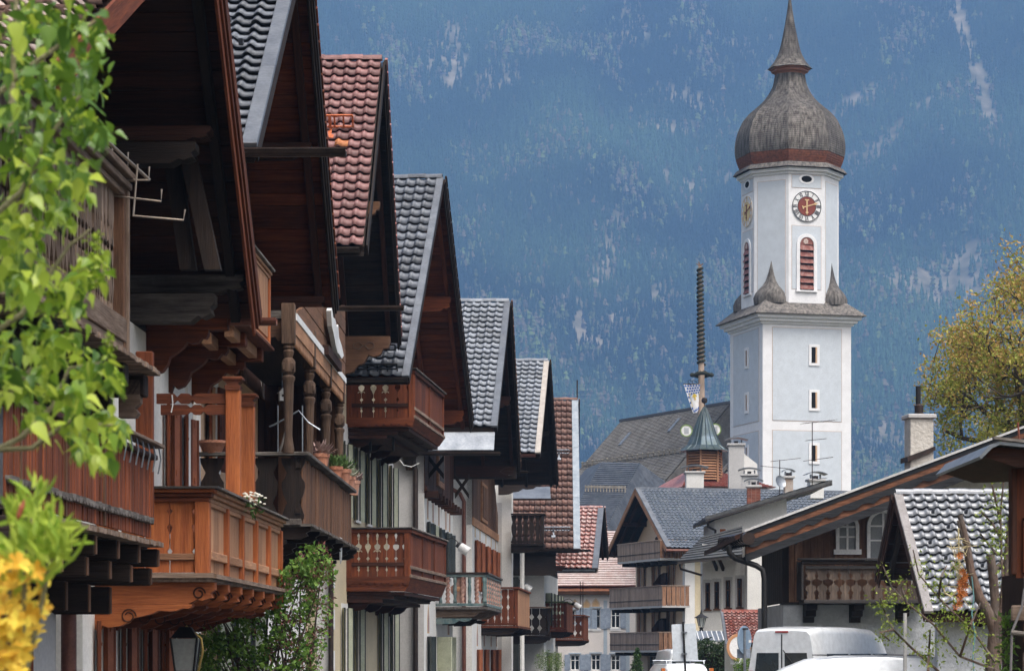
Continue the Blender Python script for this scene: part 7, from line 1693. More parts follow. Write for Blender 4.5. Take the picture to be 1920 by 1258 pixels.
def leaf_cloud(name, P, size, mat, parent=None, asp=.45, seed=1, droop=0., mats2=None, kind='stuff', M=None, fold=.25):
    """many small folded leaves at points P"""
    rs_ = np.random.RandomState(seed); P = np.asarray(P, float); n = len(P)
    d = rs_.normal(size=(n, 3)); d[:, 2] -= droop; d /= np.linalg.norm(d, axis=1)[:, None]
    u = rs_.normal(size=(n, 3)); w = np.cross(d, u); w /= np.linalg.norm(w, axis=1)[:, None]; nn = np.cross(d, w)
    s = size*(.6+.8*rs_.rand(n, 1)); V = np.empty((n, 4, 3))
    V[:, 0] = P; V[:, 1] = P+d*s*.5+w*s*asp*.5+nn*s*fold*asp; V[:, 2] = P+d*s; V[:, 3] = P+d*s*.5-w*s*asp*.5+nn*s*fold*asp
    F_ = (np.array([[0, 1, 2], [0, 2, 3]])[None]+np.arange(n)[:, None, None]*4).reshape(-1, 3)
    me = bpy.data.meshes.new(name); me.vertices.add(n*4); me.vertices.foreach_set('co', V.reshape(-1)); me.loops.add(len(F_)*3); me.loops.foreach_set('vertex_index', F_.reshape(-1).astype(np.int32))
    me.polygons.add(len(F_)); me.polygons.foreach_set('loop_start', np.arange(len(F_), dtype=np.int32)*3); me.polygons.foreach_set('loop_total', np.full(len(F_), 3, np.int32)); me.update(calc_edges=True)
    for m in ([mat] if mats2 is None else [mat]+mats2): me.materials.append(m)
    if mats2: 
        mi = rs_.randint(0, len(mats2)+1, n); me.polygons.foreach_set('material_index', np.repeat(mi, 2).astype(np.int32))
    o = inst(name, me, parent, M); 
    if kind: tag(o, kind=kind)
    return o
def grow(p, d, L, r, depth, segs, tips, rng, spread=.6, up=.15, kids=(2, 3), shrink=.72, wig=.18):
    p = Vector(p); d = Vector(d).normalized(); pts_ = [p]; n = 4
    for i in range(n):
        d = (d+Vector((rng.gauss(0, wig), rng.gauss(0, wig), rng.gauss(0, wig)+up*.3))).normalized(); p = p+d*L/n; pts_.append(p)
    segs.append((pts_, [r*(1-.45*i/n) for i in range(n+1)]))
    if depth == 0: tips.append((p, d)); return
    for k in range(rng.randint(*kids)):
        nd = (d+Vector((rng.gauss(0, spread), rng.gauss(0, spread), rng.gauss(0, spread)+up))).normalized(); i = rng.randint(2, n); grow(pts_[i], nd, L*shrink*rng.uniform(.8, 1.15), r*.55, depth-1, segs, tips, rng, spread, up, kids, shrink, wig)
    if depth <= 2: tips.append((pts_[-1], d))
bark = noisy('bark_grey_brown', (.06, .045, .035), (.14, .11, .085), scale=(1, 1, .25), size=6, rough=.95, bump=.3)
# --- big budding tree behind the chalet
rng = random.Random(11)
bt_p = at(1990, HY, 92); kb_ = 92/F
big = empty('broadleaf_tree', (bt_p.x, 92, 0), 0, label='big tree with yellow-green and rusty budding leaves behind the chalet', cat='tree')
segs, tips = [], []
for q in range(9):
    a = q*.7; grow((0, 0, 4.6+q*.55), (math.cos(a)*.9-.2, math.sin(a)*.8, .85), 3.3, .2, 4, segs, tips, rng, .55, .12, (2, 3), .76)
MB().tube([(0, 0, 0), (.1, 0, 3), (0, .1, 6), (0, 0, 9)], [.5, .42, .3, .12], 10).build('trunk', bark, big, smooth=True)
mb = MB()
for pts_, rr in segs:
    if (1990+pts_[-1][0]/kb_) < 1750+max(0, 640-(HY-(pts_[-1][2]-1.6)/kb_))*.72: continue
    mb.tube(pts_, [max(.012, r) for r in rr], 4, cap=False)
tag(mb.build('branches', bark, big), kind='stuff')
rs2 = np.random.RandomState(8); pts_ = []
inside_ = lambda p: (1990+p[0]/kb_) > 1748+max(0, 640-(HY-(p[2]-1.6)/kb_))*.72
for p, d in tips:
    if not inside_(p): continue
    k = rs2.randint(55, 95); pts_.append(np.array(p)+rs2.normal(size=(k, 3))*np.array([.26, .26, .22]))
pts_ = np.concatenate(pts_)
hz3 = pts_[:, 2]
lm_a, lm_b, lm_c = leaf_mat('leaf_bud_olive', (.32, .31, .05), (.52, .46, .10)), leaf_mat('leaf_bud_rust', (.40, .25, .07), (.55, .36, .12)), leaf_mat('leaf_bud_green', (.22, .28, .045), (.40, .42, .08))
hi_ = rs2.rand(len(pts_)) < np.clip((hz3-9.5)/9+.15, .05, .5)
leaf_cloud('crown', pts_[hi_], .13, lm_b, big, asp=.55, seed=3); leaf_cloud('crown', pts_[~hi_], .13, lm_a, big, asp=.55, seed=4, mats2=[lm_c])
print('tree tips', len(tips), 'leaves', len(pts_), 'x', pts_[:, 0].min(), pts_[:, 0].max(), 'z', pts_[:, 2].min(), pts_[:, 2].max())
# --- lilac bush before the second house
rng = random.Random(4)
lb_p = at(500, HY, 38.3); lil = empty('lilac_bush', (lb_p.x, 38.3, 0), 0, label='green lilac bush with dry brown seed heads below the dark balcony', cat='bush')
kl = 38.3/F; segs, tips, P_, S_ = [], [], [], []
rs3 = np.random.RandomState(6)
outline = [(1022, 588, 605), (1060, 560, 615), (1100, 500, 618), (1140, 420, 615), (1175, 372, 612), (1215, 362, 600), (1258, 358, 590)]
ys_o = [o[0] for o in outline]
for q in range(15000):
    py = rs3.uniform(1022, 1262); l, r = np.interp(py, ys_o, [o[1] for o in outline]), np.interp(py, ys_o, [o[2] for o in outline]); px = rs3.uniform(l-12, r+8)
    nv_ = mnoise.noise(Vector((px/34., py/34., 1.))); dy = rs3.uniform(-.5, .5)
    if nv_ < -.1 and rs3.rand() < .85: continue
    edge = min(px-l, r-px); 
    if edge < 14 and rs3.rand() < .5: continue
    red = mnoise.noise(Vector((px/26., py/40., 7.)))+(px-470)/200.
    (S_ if (red > .25 and rs3.rand() < .6) else P_).append(((px-500)*kl, dy, 1.6+(HY-py)*kl))
lilac_l = leaf_mat('leaf_lilac_small', (.07, .16, .025), (.21, .35, .06)); seed_m = leaf_mat('lilac_seed_brown', (.09, .03, .025), (.20, .075, .06), trans=.05)
leaf_cloud('foliage', P_, .075, lilac_l, lil, asp=.6, seed=2); leaf_cloud('seed_heads', S_, .055, seed_m, lil, asp=.35, seed=9, droop=-.8)
mb = MB()
for q in range(40):
    x0, x1 = rng.uniform(-.3, .5), rng.uniform(-.9, .85); z1 = rng.uniform(1.6, 3.0) if x1 > .3 else rng.uniform(1.2, 2.4)
    mb.tube([(x0, rng.uniform(-.2, .2), 0), (x0*.6+x1*.4, rng.uniform(-.3, .3), z1*.5), (x1, rng.uniform(-.4, .4), z1)], [.03, .02, .008], 4)
tag(mb.build('stems', bark, lil), kind='stuff')
# --- small street tree at the end of the row, hedge, conifer, shrub by the signs
def bush(name, px, D, w, h, n, size, mat, label, cat, zc=None, seed=1, mats2=None, asp=.4, droop=0., round_=2.2, dens=1.):
    p = at(px, HY, D); o = empty(name, (p.x, D, 0), 0, label=label, cat=cat); rs_ = np.random.RandomState(seed)
    q = rs_.uniform(-1, 1, (n*3, 3)); q = q[(np.abs(q)**round_).sum(1) < 1][:n]; f = np.array([mnoise.noise(Vector(v*2.2+seed)) for v in q]); q = q[f > -.25]
    leaf_cloud('foliage', q*np.array([w/2, w*.4, h/2])+np.array([0, 0, zc if zc else h/2]), size, mat, o, asp=asp, seed=seed, mats2=mats2, droop=droop)
    MB().tube([(0, 0, 0), (0, 0, (zc or h/2)+h*.2)], [.05, .015], 6).build('trunk', bark, o); return o
bush('small_tree', 1030, 112, 1.3, 1.0, 1600, .10, leaf_mat('leaf_bamboo', (.06, .12, .02), (.18, .26, .06)), 'small bushy tree with narrow light leaves at the end of the row', 'tree', zc=1.15, seed=3, asp=.22)
hedge_l = leaf_mat('leaf_hedge', (.015, .035, .012), (.05, .085, .03), trans=.1)
hp = at(1352, HY, 96); hed = empty('hedge', (hp.x, 96, 0), 0, label='dark green evergreen hedge behind the sign panels', cat='hedge'); rs4 = np.random.RandomState(2); kh_ = 96/F
q = rs4.uniform(-1, 1, (9000, 3)); top = np.array([1.95+.18*mnoise.noise(Vector((a*3., 0, 0)))-.12*a for a in q[:, 0]])
leaf_cloud('foliage', np.stack([q[:, 0]*.95, q[:, 1]*.45, (q[:, 2]*.5+.5)*top], 1), .13, hedge_l, hed, asp=.3, seed=3, droop=.6); MB().box(-.7, .7, -.3, .3, 0, 1.5).build('inner_branches', W_black[2], hed)
cp_ = at(1226, HY, 90); con = empty('conifer', (cp_.x, 103, 0), 0, label='small dark conifer left of the estate car', cat='tree'); z_ = rs4.rand(2600); a_ = rs4.rand(2600)*6.28; r_ = (1-z_)**.8*.42*rs4.rand(2600)**.4
leaf_cloud('foliage', np.stack([np.cos(a_)*r_+.05*z_, np.sin(a_)*r_, z_*1.7], 1), .10, leaf_mat('leaf_conifer', (.02, .05, .015), (.07, .13, .03), trans=.1), con, asp=.3, seed=5, droop=.3); MB().tube([(0, 0, 0), (.05, 0, 1.6)], [.05, .01], 6).build('trunk', bark, con)
bush('shrub', 1392, 62, .45, .5, 700, .05, leaf_mat('leaf_lilac_small', (0, 0, 0), (1, 1, 1)), 'low green shrub at the foot of the round signs', 'shrub', zc=1.25, seed=7, asp=.5)
# --- near lilac branch: single leaves
def heart_leaf(L):
    r = random.Random(3); P = [(0, 0), (.20, .06), (.32, .22), (.29, .44), (.17, .68), (.06, .90), (0, 1.12)]; mb = MB(); V = []
    for x, y in P: V.append((0, y*L, -.10*L*y*y))
    for x, y in P[1:-1]: V.append((x*L, y*L, .09*L*x/.36-.10*L*y*y-.03*L*math.sin(y*9)))
    for x, y in P[1:-1]: V.append((-x*L, y*L, .09*L*x/.36-.10*L*y*y+.03*L*math.sin(y*8)))
    n = len(P); R_ = lambda i: n+i-1; L_ = lambda i: n+(n-2)+i-1; Fs = [(0, R_(1), 1), (0, 1, L_(1))]
    for i in range(1, n-2): Fs += [(i, R_(i), R_(i+1), i+1), (i, i+1, L_(i+1), L_(i))]
    Fs += [(n-2, R_(n-2), n-1), (n-2, n-1, L_(n-2))]
    mb.add(V, Fs); return mb
lf_lime = leaf_mat('leaf_lime', (.17, .30, .02), (.50, .60, .07), trans=.45, rough=.4, spec=.5); lf_dark = leaf_mat('leaf_shaded_green', (.05, .12, .012), (.15, .27, .03), trans=.35, rough=.35, spec=.5)
near = empty('lilac_shrub', at(-40, 1400, 7.0) * 1, 0, label='bright green blurred lilac branches hanging in at the left edge', cat='shrub'); near.location.z = 0
o_ = near.location.copy(); rng = random.Random(21)
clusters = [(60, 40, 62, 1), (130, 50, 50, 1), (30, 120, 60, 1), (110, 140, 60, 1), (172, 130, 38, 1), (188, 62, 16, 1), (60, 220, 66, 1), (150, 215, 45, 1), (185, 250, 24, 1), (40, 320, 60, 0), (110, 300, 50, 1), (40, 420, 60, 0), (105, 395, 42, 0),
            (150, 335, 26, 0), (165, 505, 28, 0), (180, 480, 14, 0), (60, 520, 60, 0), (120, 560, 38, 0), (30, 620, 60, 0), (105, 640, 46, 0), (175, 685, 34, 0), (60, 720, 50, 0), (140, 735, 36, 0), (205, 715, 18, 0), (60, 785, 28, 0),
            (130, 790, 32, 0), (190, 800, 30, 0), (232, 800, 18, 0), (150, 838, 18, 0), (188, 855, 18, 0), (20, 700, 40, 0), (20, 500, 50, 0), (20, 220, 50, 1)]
mes = [[heart_leaf(s).mesh('leaf', m) for s in (.036, .050, .066)] for m in (lf_lime, lf_dark)]
for row in mes:
    for me in row: me.polygons.foreach_set('use_smooth', [True]*len(me.polygons))
cnt = 0; extra = []
tot = sum(c[2] for c in clusters)
for cx, cy, rad, dk in clusters:
    for q in range(max(3, int(round(290*rad/tot)))):
        if cnt >= 296: break
        px, py, D = cx+rng.gauss(0, rad*.55), cy+rng.gauss(0, rad*.5), rng.uniform(6.4, 7.8); p = at(px, py, D)-o_
        dark_ = rng.random() < (.62 if dk else .12)  # upper clusters take more dark leaves: their shade is put into leaf colour
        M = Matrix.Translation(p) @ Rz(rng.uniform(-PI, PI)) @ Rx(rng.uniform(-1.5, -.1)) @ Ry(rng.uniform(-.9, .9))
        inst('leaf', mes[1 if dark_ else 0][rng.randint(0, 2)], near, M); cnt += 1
    for q in range(int(rad*1.0)): extra.append(((cx+rng.gauss(0, rad*.55), cy+rng.gauss(0, rad*.5), rng.uniform(6.9, 8.2)), dk))
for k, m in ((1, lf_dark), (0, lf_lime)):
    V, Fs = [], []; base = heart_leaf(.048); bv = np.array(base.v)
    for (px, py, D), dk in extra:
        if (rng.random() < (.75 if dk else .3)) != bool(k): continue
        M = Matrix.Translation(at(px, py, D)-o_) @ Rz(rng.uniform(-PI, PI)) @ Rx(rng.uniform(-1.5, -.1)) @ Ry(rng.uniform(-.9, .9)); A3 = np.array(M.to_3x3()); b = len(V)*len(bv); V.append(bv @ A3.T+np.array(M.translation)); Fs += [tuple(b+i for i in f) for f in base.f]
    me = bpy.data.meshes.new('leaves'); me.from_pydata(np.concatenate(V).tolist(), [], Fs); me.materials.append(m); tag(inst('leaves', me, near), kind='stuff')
tw = noisy('twig_green_brown', (.14, .13, .06), (.24, .22, .12), size=9, rough=.8)
for pl in (((-40, 860), (40, 820), (100, 760), (130, 690), (190, 680)), ((-40, 845), (60, 840), (130, 790), (235, 800)), ((-40, 640), (40, 590), (90, 520), (130, 460), (170, 430)), ((-30, 420), (40, 360), (90, 260), (150, 180)), ((-30, 200), (50, 130), (120, 80), (180, 40)), ((-30, 770), (20, 735), (60, 690)), ((20, 250), (25, 120), (30, 0))):
    MB().tube([at(px, py, 7.1)-o_ for px, py in pl], [.009, .008, .006, .005, .003][:len(pl)], 6).build('twig', tw, near, smooth=True)
leaf_cloud('flower_bud', [np.array(at(180+rng.gauss(0, 9), 480+rng.uniform(-45, 60), 7)-o_) for q in range(160)]+[np.array(at(rng.gauss(204, 6), 645+rng.uniform(-20, 50), 7)-o_) for q in range(80)], .014, lf_lime, near, asp=.7, seed=2)
# --- yellow flowering shrub at the bottom left
az = empty('azalea_shrub', (at(20, HY, 6.2).x, 6.2, 0), 0, label='yellow flowering shrub with bright green leaf tufts in the bottom left corner', cat='shrub'); o_ = Vector((at(20, HY, 6.2).x, 6.2, 0))
pet_y = leaf_mat('petal_yellow', (.66, .34, .025), (.86, .70, .09), trans=.4, rough=.6); 
mbp = MB()
for k in range(5):
    a = k*2*PI/5; c, s = math.cos(a), math.sin(a); f = lambda x, y, z: (x*c-y*s, x*s+y*c, z)
    mbp.add([f(0, 0, 0), f(.012, .010, .008), f(.028, .013, .014), f(.038, 0, .010), f(.028, -.013, .014), f(.012, -.010, .008), f(.022, 0, .008)], [(0, 1, 6), (1, 2, 6), (2, 3, 6), (3, 4, 6), (4, 5, 6), (5, 0, 6)])
fme = mbp.mesh('blossom', pet_y, True); lfa = MB().add([(0, 0, 0), (.009, .022, .004), (.007, .045, .002), (0, .062, -.004), (-.007, .045, .002), (-.009, .022, .004), (0, .03, -.002)], [(0, 1, 6), (1, 2, 6), (2, 3, 6), (3, 4, 6), (4, 5, 6), (5, 0, 6)])
lme = lfa.mesh('leaf', leaf_mat('leaf_azalea', (.22, .36, .03), (.50, .60, .08), trans=.45), True)
for q in range(150):
    t = rng.random(); py = 1055+220*t+rng.gauss(0, 10); px = rng.uniform(-70, 58+34*math.sin(t*5)+30*t); D = rng.uniform(5.9, 6.5)
    inst('blossom', fme, az, Matrix.Translation(at(px, py, D)-o_) @ Rz(rng.uniform(-1, 1)) @ Rx(rng.uniform(.3, 1.7)) @ Rz(rng.uniform(0, 6)) @ Sc(*[rng.uniform(.5, .9)]*3))
for cx, cy, n in ((58, 945, 26), (25, 965, 18), (30, 1030, 26), (85, 1040, 24), (105, 1000, 22), (120, 1035, 14), (75, 1085, 12), (10, 1080, 10), (60, 1005, 22), (100, 975, 14)):
    for q in range(n): inst('leaf', lme, az, Matrix.Translation(at(cx+rng.gauss(0, 9), cy+rng.gauss(0, 14)+10, rng.uniform(6., 6.4))-o_) @ Ry(rng.gauss(0, .75)) @ Rx(PI/2+rng.uniform(-.7, .5)) @ Ry(rng.uniform(-1.5, 1.5)) @ Sc(*[rng.uniform(.8, 1.3)]*3))
for pl in (((40, 1300), (45, 1100), (58, 960)), ((40, 1300), (80, 1120), (105, 1000)), ((0, 1300), (15, 1150), (25, 1000))): MB().tube([at(px, py, 6.25)-o_ for px, py in pl], .006, 5).build('twig', tw, az)
bud = MB().lathe([(.001, 0), (.006, .01), (.007, .03), (.003, .045), (.001, .05)], 8).build('dry_bud', plain('bud_rust', (.30, .08, .03)), az, M=Matrix.Translation(at(32, 975, 6.0)-o_) @ Ry(.35))
# --- pruned trunks, twigs and garland before the porch
pk_ = 26/F; st = empty('pruned_tree', (at(1868, HY, 26).x, 26, 0), 0, label='pruned grey tree with cut limbs and thin budding twigs at the right', cat='tree'); o_ = st.location.copy()
def q_(px, py, D=26): return at(px, py, D)-o_
bark2 = noisy('bark_smooth_grey', (.06, .048, .042), (.145, .118, .10), (.24, .09, .04), scale=(1, 1, .3), size=7, rough=.8, bump=.25, dirt=.4, dirt_scale=2)
for pl, rr in ((((1862, 1420), (1862, 1258), (1866, 1200), (1870, 1165)), (.085, .08, .075, .07)), (((1868, 1190), (1855, 1150), (1836, 1120), (1820, 1070), (1812, 1015), (1800, 965)), (.06, .055, .05, .042, .035, .026)), (((1866, 1200), (1866, 1130), (1862, 1080), (1857, 1040)), (.05, .046, .045, .042)),
                (((1870, 1180), (1884, 1130), (1890, 1060), (1894, 1010), (1898, 965)), (.06, .055, .05, .046, .04)), (((1862, 1080), (1872, 1060), (1882, 1050)), (.025, .022, .02)), (((1806, 1010), (1800, 990), (1797, 975)), (.02, .018, .016))):
    MB().tube([q_(*p) for p in pl], list(rr), 10).build('limb', bark2, st, smooth=True)
twg = [((1866, 1240), (1830, 1190), (1790, 1150), (1760, 1120), (1722, 1075), (1712, 1030)), ((1866, 1255), (1800, 1230), (1750, 1170), (1700, 1130), (1672, 1100), (1655, 1060)), ((1760, 1258), (1710, 1215), (1675, 1180), (1660, 1150), (1650, 1120)), ((1884, 1130), (1878, 1050), (1876, 960), (1884, 880), (1888, 830)), ((1878, 1010), (1860, 980), (1840, 960)), ((1876, 980), (1865, 930), (1858, 900)),
       ((1700, 1130), (1690, 1100), (1700, 1085)), ((1760, 1120), (1765, 1080), (1775, 1060)), ((1800, 1230), (1820, 1170), (1838, 1130)), ((1740, 1258), (1742, 1215), (1744, 1180)), ((1675, 1180), (1650, 1185), (1668, 1200)), ((1870, 1040), (1850, 1015), (1838, 1000))]
mbt, LP = [], []
for pl in twg:
    P3 = [q_(px, py, 25.5+.3*math.sin(px)) for px, py in pl]; MB().tube(P3, [.014*(1-.7*i/len(P3)) for i in range(len(P3))], 5).build('twig', bark2, st)
    for a, b in zip(P3, P3[1:]):
        for k in range(int((b-a).length*42)):
            t = rng.random(); c = a.lerp(b, t)+Vector((rng.gauss(0, .055), rng.gauss(0, .06), rng.gauss(0, .055))); LP.append(c)
            for z in range(3): LP.append(c+Vector((rng.gauss(0, .02), rng.gauss(0, .02), rng.gauss(0, .02))))
leaf_cloud('buds', LP, .034, leaf_mat('leaf_fresh', (.16, .25, .03), (.36, .42, .08), trans=.4), st, asp=.5, seed=12)
gar = empty('garland', at(1797, 1030, 25.7), 0, label='hanging garland of dried orange flowers and pale straw on the cut limb', cat='garland'); og = gar.location.copy(); g2 = lambda px, py: at(px, py, 25.7)-og
MB().tube([g2(1797, 990), g2(1798, 1060), g2(1800, 1140)], .008, 5).build('string', plain('straw', (.55, .46, .26), rough=.8), gar)
org2 = noisy('dried_orange_flower', (.30, .07, .015), (.48, .16, .035), size=8, rough=.8)
for q, (px, py) in enumerate(((1797, 1042), (1804, 1072), (1806, 1085), (1800, 1092), (1808, 1098), (1797, 1105), (1805, 1112), (1796, 1120), (1803, 1090), (1796, 1132), (1790, 1136), (1806, 1080), (1799, 1114))):
    mb = MB(); r = random.Random(q)
    for k in range(9):
        a = k*.698; mb.quad((0, 0, 0), (.028*math.cos(a-.3), -.012, .028*math.sin(a-.3)), (.045*math.cos(a), -.02+r.uniform(-.01, .01), .045*math.sin(a)), (.028*math.cos(a+.3), -.012, .028*math.sin(a+.3)))
    mb.lathe([(.012, 0), (.012, .02), (.002, .03)], 8); mb.build('dried_flower', org2, gar, M=T(*(g2(px, py)+Vector((0, -.07, 0)))) @ Rz(r.uniform(-.6, .6)), fix=False)
stw = MATS['straw']; mb = MB(); r = random.Random(8)
for q in range(34):
    px, py = r.gauss(1797, 5), r.uniform(1000, 1110); a = g2(px, py); mb.tube([a, a+Vector((r.gauss(0, .05), -.03, r.gauss(-.04, .05))), a+Vector((r.gauss(0, .09), -.02, r.gauss(-.09, .06)))], .004, 3)
tag(mb.build('straw_tuft', stw, gar), kind='stuff')
MB().tube([g2(1768, 1100), g2(1772, 1112), g2(1783, 1118), g2(1794, 1108)], .010, 5).build('ribbon', plain('ribbon_cream', (.66, .56, .32), rough=.7), gar); leaf_cloud('green_moss', [np.array(g2(1792+r.gauss(0, 5), 1066+r.gauss(0, 6))) for q in range(60)], .03, lf_lime, gar, seed=4)
MB().tube([g2(1822, 1080), g2(1826, 1120), g2(1822, 1150), g2(1828, 1190), g2(1824, 1230), g2(1826, 1262)], .006, 5).build('blue_string', plain('string_blue', (.18, .40, .42), rough=.7), gar)
# ------------------------------------------------------------- maypole with flag
DM = 186.; km = DM/F; mz = lambda py: 1.6+(HY-py)*km
mp = empty('maypole', (at(1316, HY, DM).x, DM, 0), 0, label='tall wooden maypole wound with dark garland, wreath and banner', cat='maypole')
wp = wood('pole_pale_wood', (.34, .25, .19), (.50, .39, .31), (.25, .19, .15), 2, dirt=.3, rnd=0)
lean = (1313-1316)*km
MB().tube([(0, 0, 0), (.0, 0, mz(800)), (lean*.4, 0, mz(680)), (lean*1.2, 0, mz(500))], [.30, .26, .2, .12], 12).build('pole', wp, mp, smooth=True)
dk_g = noisy('garland_dark', (.012, .016, .012), (.035, .04, .03), size=6, rough=.95, bump=.4)
P = []; n = 300
for q in range(n+1):
    t = q/n; z = mz(684)+(mz(503)-mz(684))*t; a = t*2*PI*22; r = .23-.07*t; P.append((lean*(.4+.8*t)+r*math.cos(a), r*math.sin(a), z))
MB().tube(P, .10, 6).build('spiral_garland', dk_g, mp, smooth=True)
W_ = [(.72*math.cos(a), .72*math.sin(a), .06*math.sin(3*a)) for a in np.linspace(0, 2*PI, 33)]
MB().tube([(x+.0, y, mz(703)+z) for x, y, z in W_], .13, 8).build('wreath', dk_g, mp, smooth=True)
for q in range(6): a = q*PI/3; MB().tube([(.7*math.cos(a), .7*math.sin(a), mz(703)), (0, 0, mz(692))], .02, 4).build('wreath_cord', M_black, mp)
MB().prism([(-.28, .18), (-.1, .0), (-.04, -.2), (.04, -.2), (.08, .0), (.26, .15), (.16, .18), (.08, .1), (.02, .12), (-.06, .30), (-.12, .28), (-.08, .12)], 1, -.04, .04).build('cockerel', plain('weathercock', (.20, .13, .09), metal=.3), mp, M=T(lean*1.2, 0, mz(499)))
MB().tube([(.0, -.05, mz(720)), (-1.3, -.05, mz(720))], .04, 6).build('banner_bar', M_black, mp)
for q in range(3): MB().tube([(-.25-.3*q+.12*math.cos(a), -.05, mz(716)+.12*math.sin(a)) for a in np.linspace(0, 5, 10)], .018, 4).build('iron_scroll', M_black, mp)
fb, fw2 = plain('flag_blue', (.04, .13, .42), rough=.8), plain('flag_white', (.80, .80, .80), rough=.8); fy = plain('flag_yellow', (.72, .52, .06), rough=.8)
flag = empty('banner', (0, 0, 0), 0, label='blue and white lozenge banner with yellow tree emblem on the maypole', cat='banner'); flag.location = mp.location+Vector((0, -.12, 0))
tl, tr, bl, brr = (-1.27, mz(721)), (-.12, mz(721)), (-.62, mz(775)), (-.06, mz(762))
def fp(u, v):      # u across, v down
    x = (tl[0]*(1-u)+tr[0]*u)*(1-v)+(bl[0]*(1-u)+brr[0]*u)*v; z = (tl[1]*(1-u)+tr[1]*u)*(1-v)+(bl[1]*(1-u)+brr[1]*u)*v-.18*max(0, v-.88)/.12*(1-abs(2*u-1)); return (x, .07*math.sin(u*5+v*3), z)
mbw = MB(); nu, nv = 16, 24
for i in range(nu):
    for j in range(nv): mbw.quad(fp(i/nu, j/nv), fp((i+1)/nu, j/nv), fp((i+1)/nu, (j+1)/nv), fp(i/nu, (j+1)/nv))
mbw.build('cloth', fw2, flag, fix=False)
mbb = MB(); off = Vector((0, -.012, 0)); na, nb_ = 6, 10
for i in range(na):
    for j in range(nb_):
        u, v = (i+.5+(.5 if j % 2 else 0))/na, (j+.5)/nb_; du, dv = .5/na, .5/nb_*1.0
        if u+du > 1 or (.16 < u < .86 and .36 < v < .86): continue
        mbb.quad(*[Vector(fp(a, b))+off for a, b in ((u, v-dv), (u+du, v), (u, v+dv), (u-du, v))])
mbb.build('lozenges', fb, flag, fix=False)
mbq = MB(); c = lambda u, v: Vector(fp(u, v))+off*1.6
mbq.quad(c(.16, .37), c(.86, .37), c(.86, .62), c(.16, .62)); mbq.build('emblem_field', plain('flag_pale_blue', (.30, .42, .58)), flag, fix=False)
mbq = MB(); mbq.quad(c(.14, .35), c(.88, .35), c(.88, .37), c(.14, .37)); mbq.quad(c(.14, .35), c(.17, .35), c(.17, .62), c(.14, .62)); mbq.quad(c(.85, .35), c(.88, .35), c(.88, .62), c(.85, .62))
for v in (.63, .70, .77): mbq.quad(c(.14, v), c(.88, v), c(.88, v+.045), c(.14, v+.045))
o3 = off*1.2
d = lambda u, v: c(u, v)+o3
mbq.quad(d(.47, .46), d(.55, .46), d(.57, .62), d(.45, .62))
for cx, cy, r in ((.51, .43, .09), (.40, .47, .06), (.62, .47, .06), (.51, .40, .06)): mbq.quad(*[d(cx+r*math.cos(a)*1.2, cy+r*math.sin(a)*.55) for a in np.linspace(0, 2*PI, 9)[:-1]])
mbq.build('emblem', fy, flag, fix=False)
shield = empty('shield', mp.location+Vector((-1.1, -.3, mz(808))), 0, label='small round green-rimmed shield left of the turret cap, half hidden', cat='shield', group='maypole shields')
def shield_parts(root, s):
    MB().lathe([(.01, 0), (.42, 0), (.42, .05), (.01, .05)], 20).build('disc', M_white, root, M=Rx(PI/2)); MB().lathe([(.36, .05), (.43, .05), (.43, .08), (.36, .08)], 20, cap=False).build('green_ring', plain('ring_green', (.20, .32, .08)), root, M=Rx(PI/2)); MB().box(-.16, .16, -.075, -.06, -.22, .2).build('emblem', plain('emblem_grey', (.40, .42, .44)), root)
shield_parts(shield, 1); sh2 = empty('shield', mp.location+Vector((.9, -.3, mz(806))), 0, label='small round green-rimmed shield right of the turret cap', cat='shield', group='maypole shields'); shield_parts(sh2, 1)
# ------------------------------------------------------------- signs, lamp
sg = empty('sign_panel', (at(1282, HY, 60).x, 60, 0), 0, label='back of a large pale grey sign board on a leaning black pole', cat='sign'); kg_ = 60/F; sx = lambda px: (px-1282)*kg_; sz = lambda py: 1.6+(HY-py)*kg_
MB().hexa([(sx(1262), .0, sz(1239)), (sx(1309), .0, sz(1237)), (sx(1309), .02, sz(1237)), (sx(1262), .02, sz(1239)), (sx(1259), .0, sz(1170)), (sx(1304), .0, sz(1168)), (sx(1304), .02, sz(1168)), (sx(1259), .02, sz(1170))]).build('board', noisy('sign_back_grey', (.52, .57, .62), (.60, .64, .68), size=2, rough=.45, bump=.03), sg)
MB().tube([(sx(1280.5), -.04, sz(1165)), (sx(1285), -.04, sz(1262)), (sx(1294), -.04, 0)], .024, 8).build('pole', M_black, sg)
for py in (1185, 1225): MB().box(sx(1278), sx(1288), -.06, .0, sz(py+1.5), sz(py-1.5)).build('clamp', M_zinc, sg)
sd = empty('round_sign', (at(1397, HY, 60).x, 60, 0), 0, label='back of a blue-grey round traffic sign with small plate below', cat='sign'); dx = lambda px: (px-1397)*kg_; back = noisy('sign_back_blue', (.15, .22, .31), (.21, .29, .39), size=3, rough=.45, bump=.03)
inst('disc', MB().lathe([(.01, 0), (.315, 0), (.32, .012), (.315, .02), (.01, .02)], 32).mesh('disc', back), sd, T(dx(1395), 0, sz(1199)) @ Rz(.98) @ Rx(PI/2)); MB().box(dx(1382), dx(1407), -.005, .01, sz(1233), sz(1216)).build('plate', noisy('plate_grey_blue', (.22, .26, .33), (.28, .33, .40), size=3, rough=.5), sd)
MB().tube([(dx(1396), -.06, 0), (dx(1395.5), -.06, sz(1177))], .03, 8).build('pole', M_zinc, sd); MB().box(dx(1389), dx(1402), -.1, -.02, sz(1180), sz(1177)).build('clamp', M_black, sd)
MB().box(dx(1403), dx(1407), -.14, -.13, sz(1204), sz(1199)).build('sticker', M_white, sd)
s2 = empty('round_sign', (at(1384, HY, 64).x, 64, 0), 0, label='white round traffic sign with faded orange rim and white plate', cat='sign'); k2 = 64/F
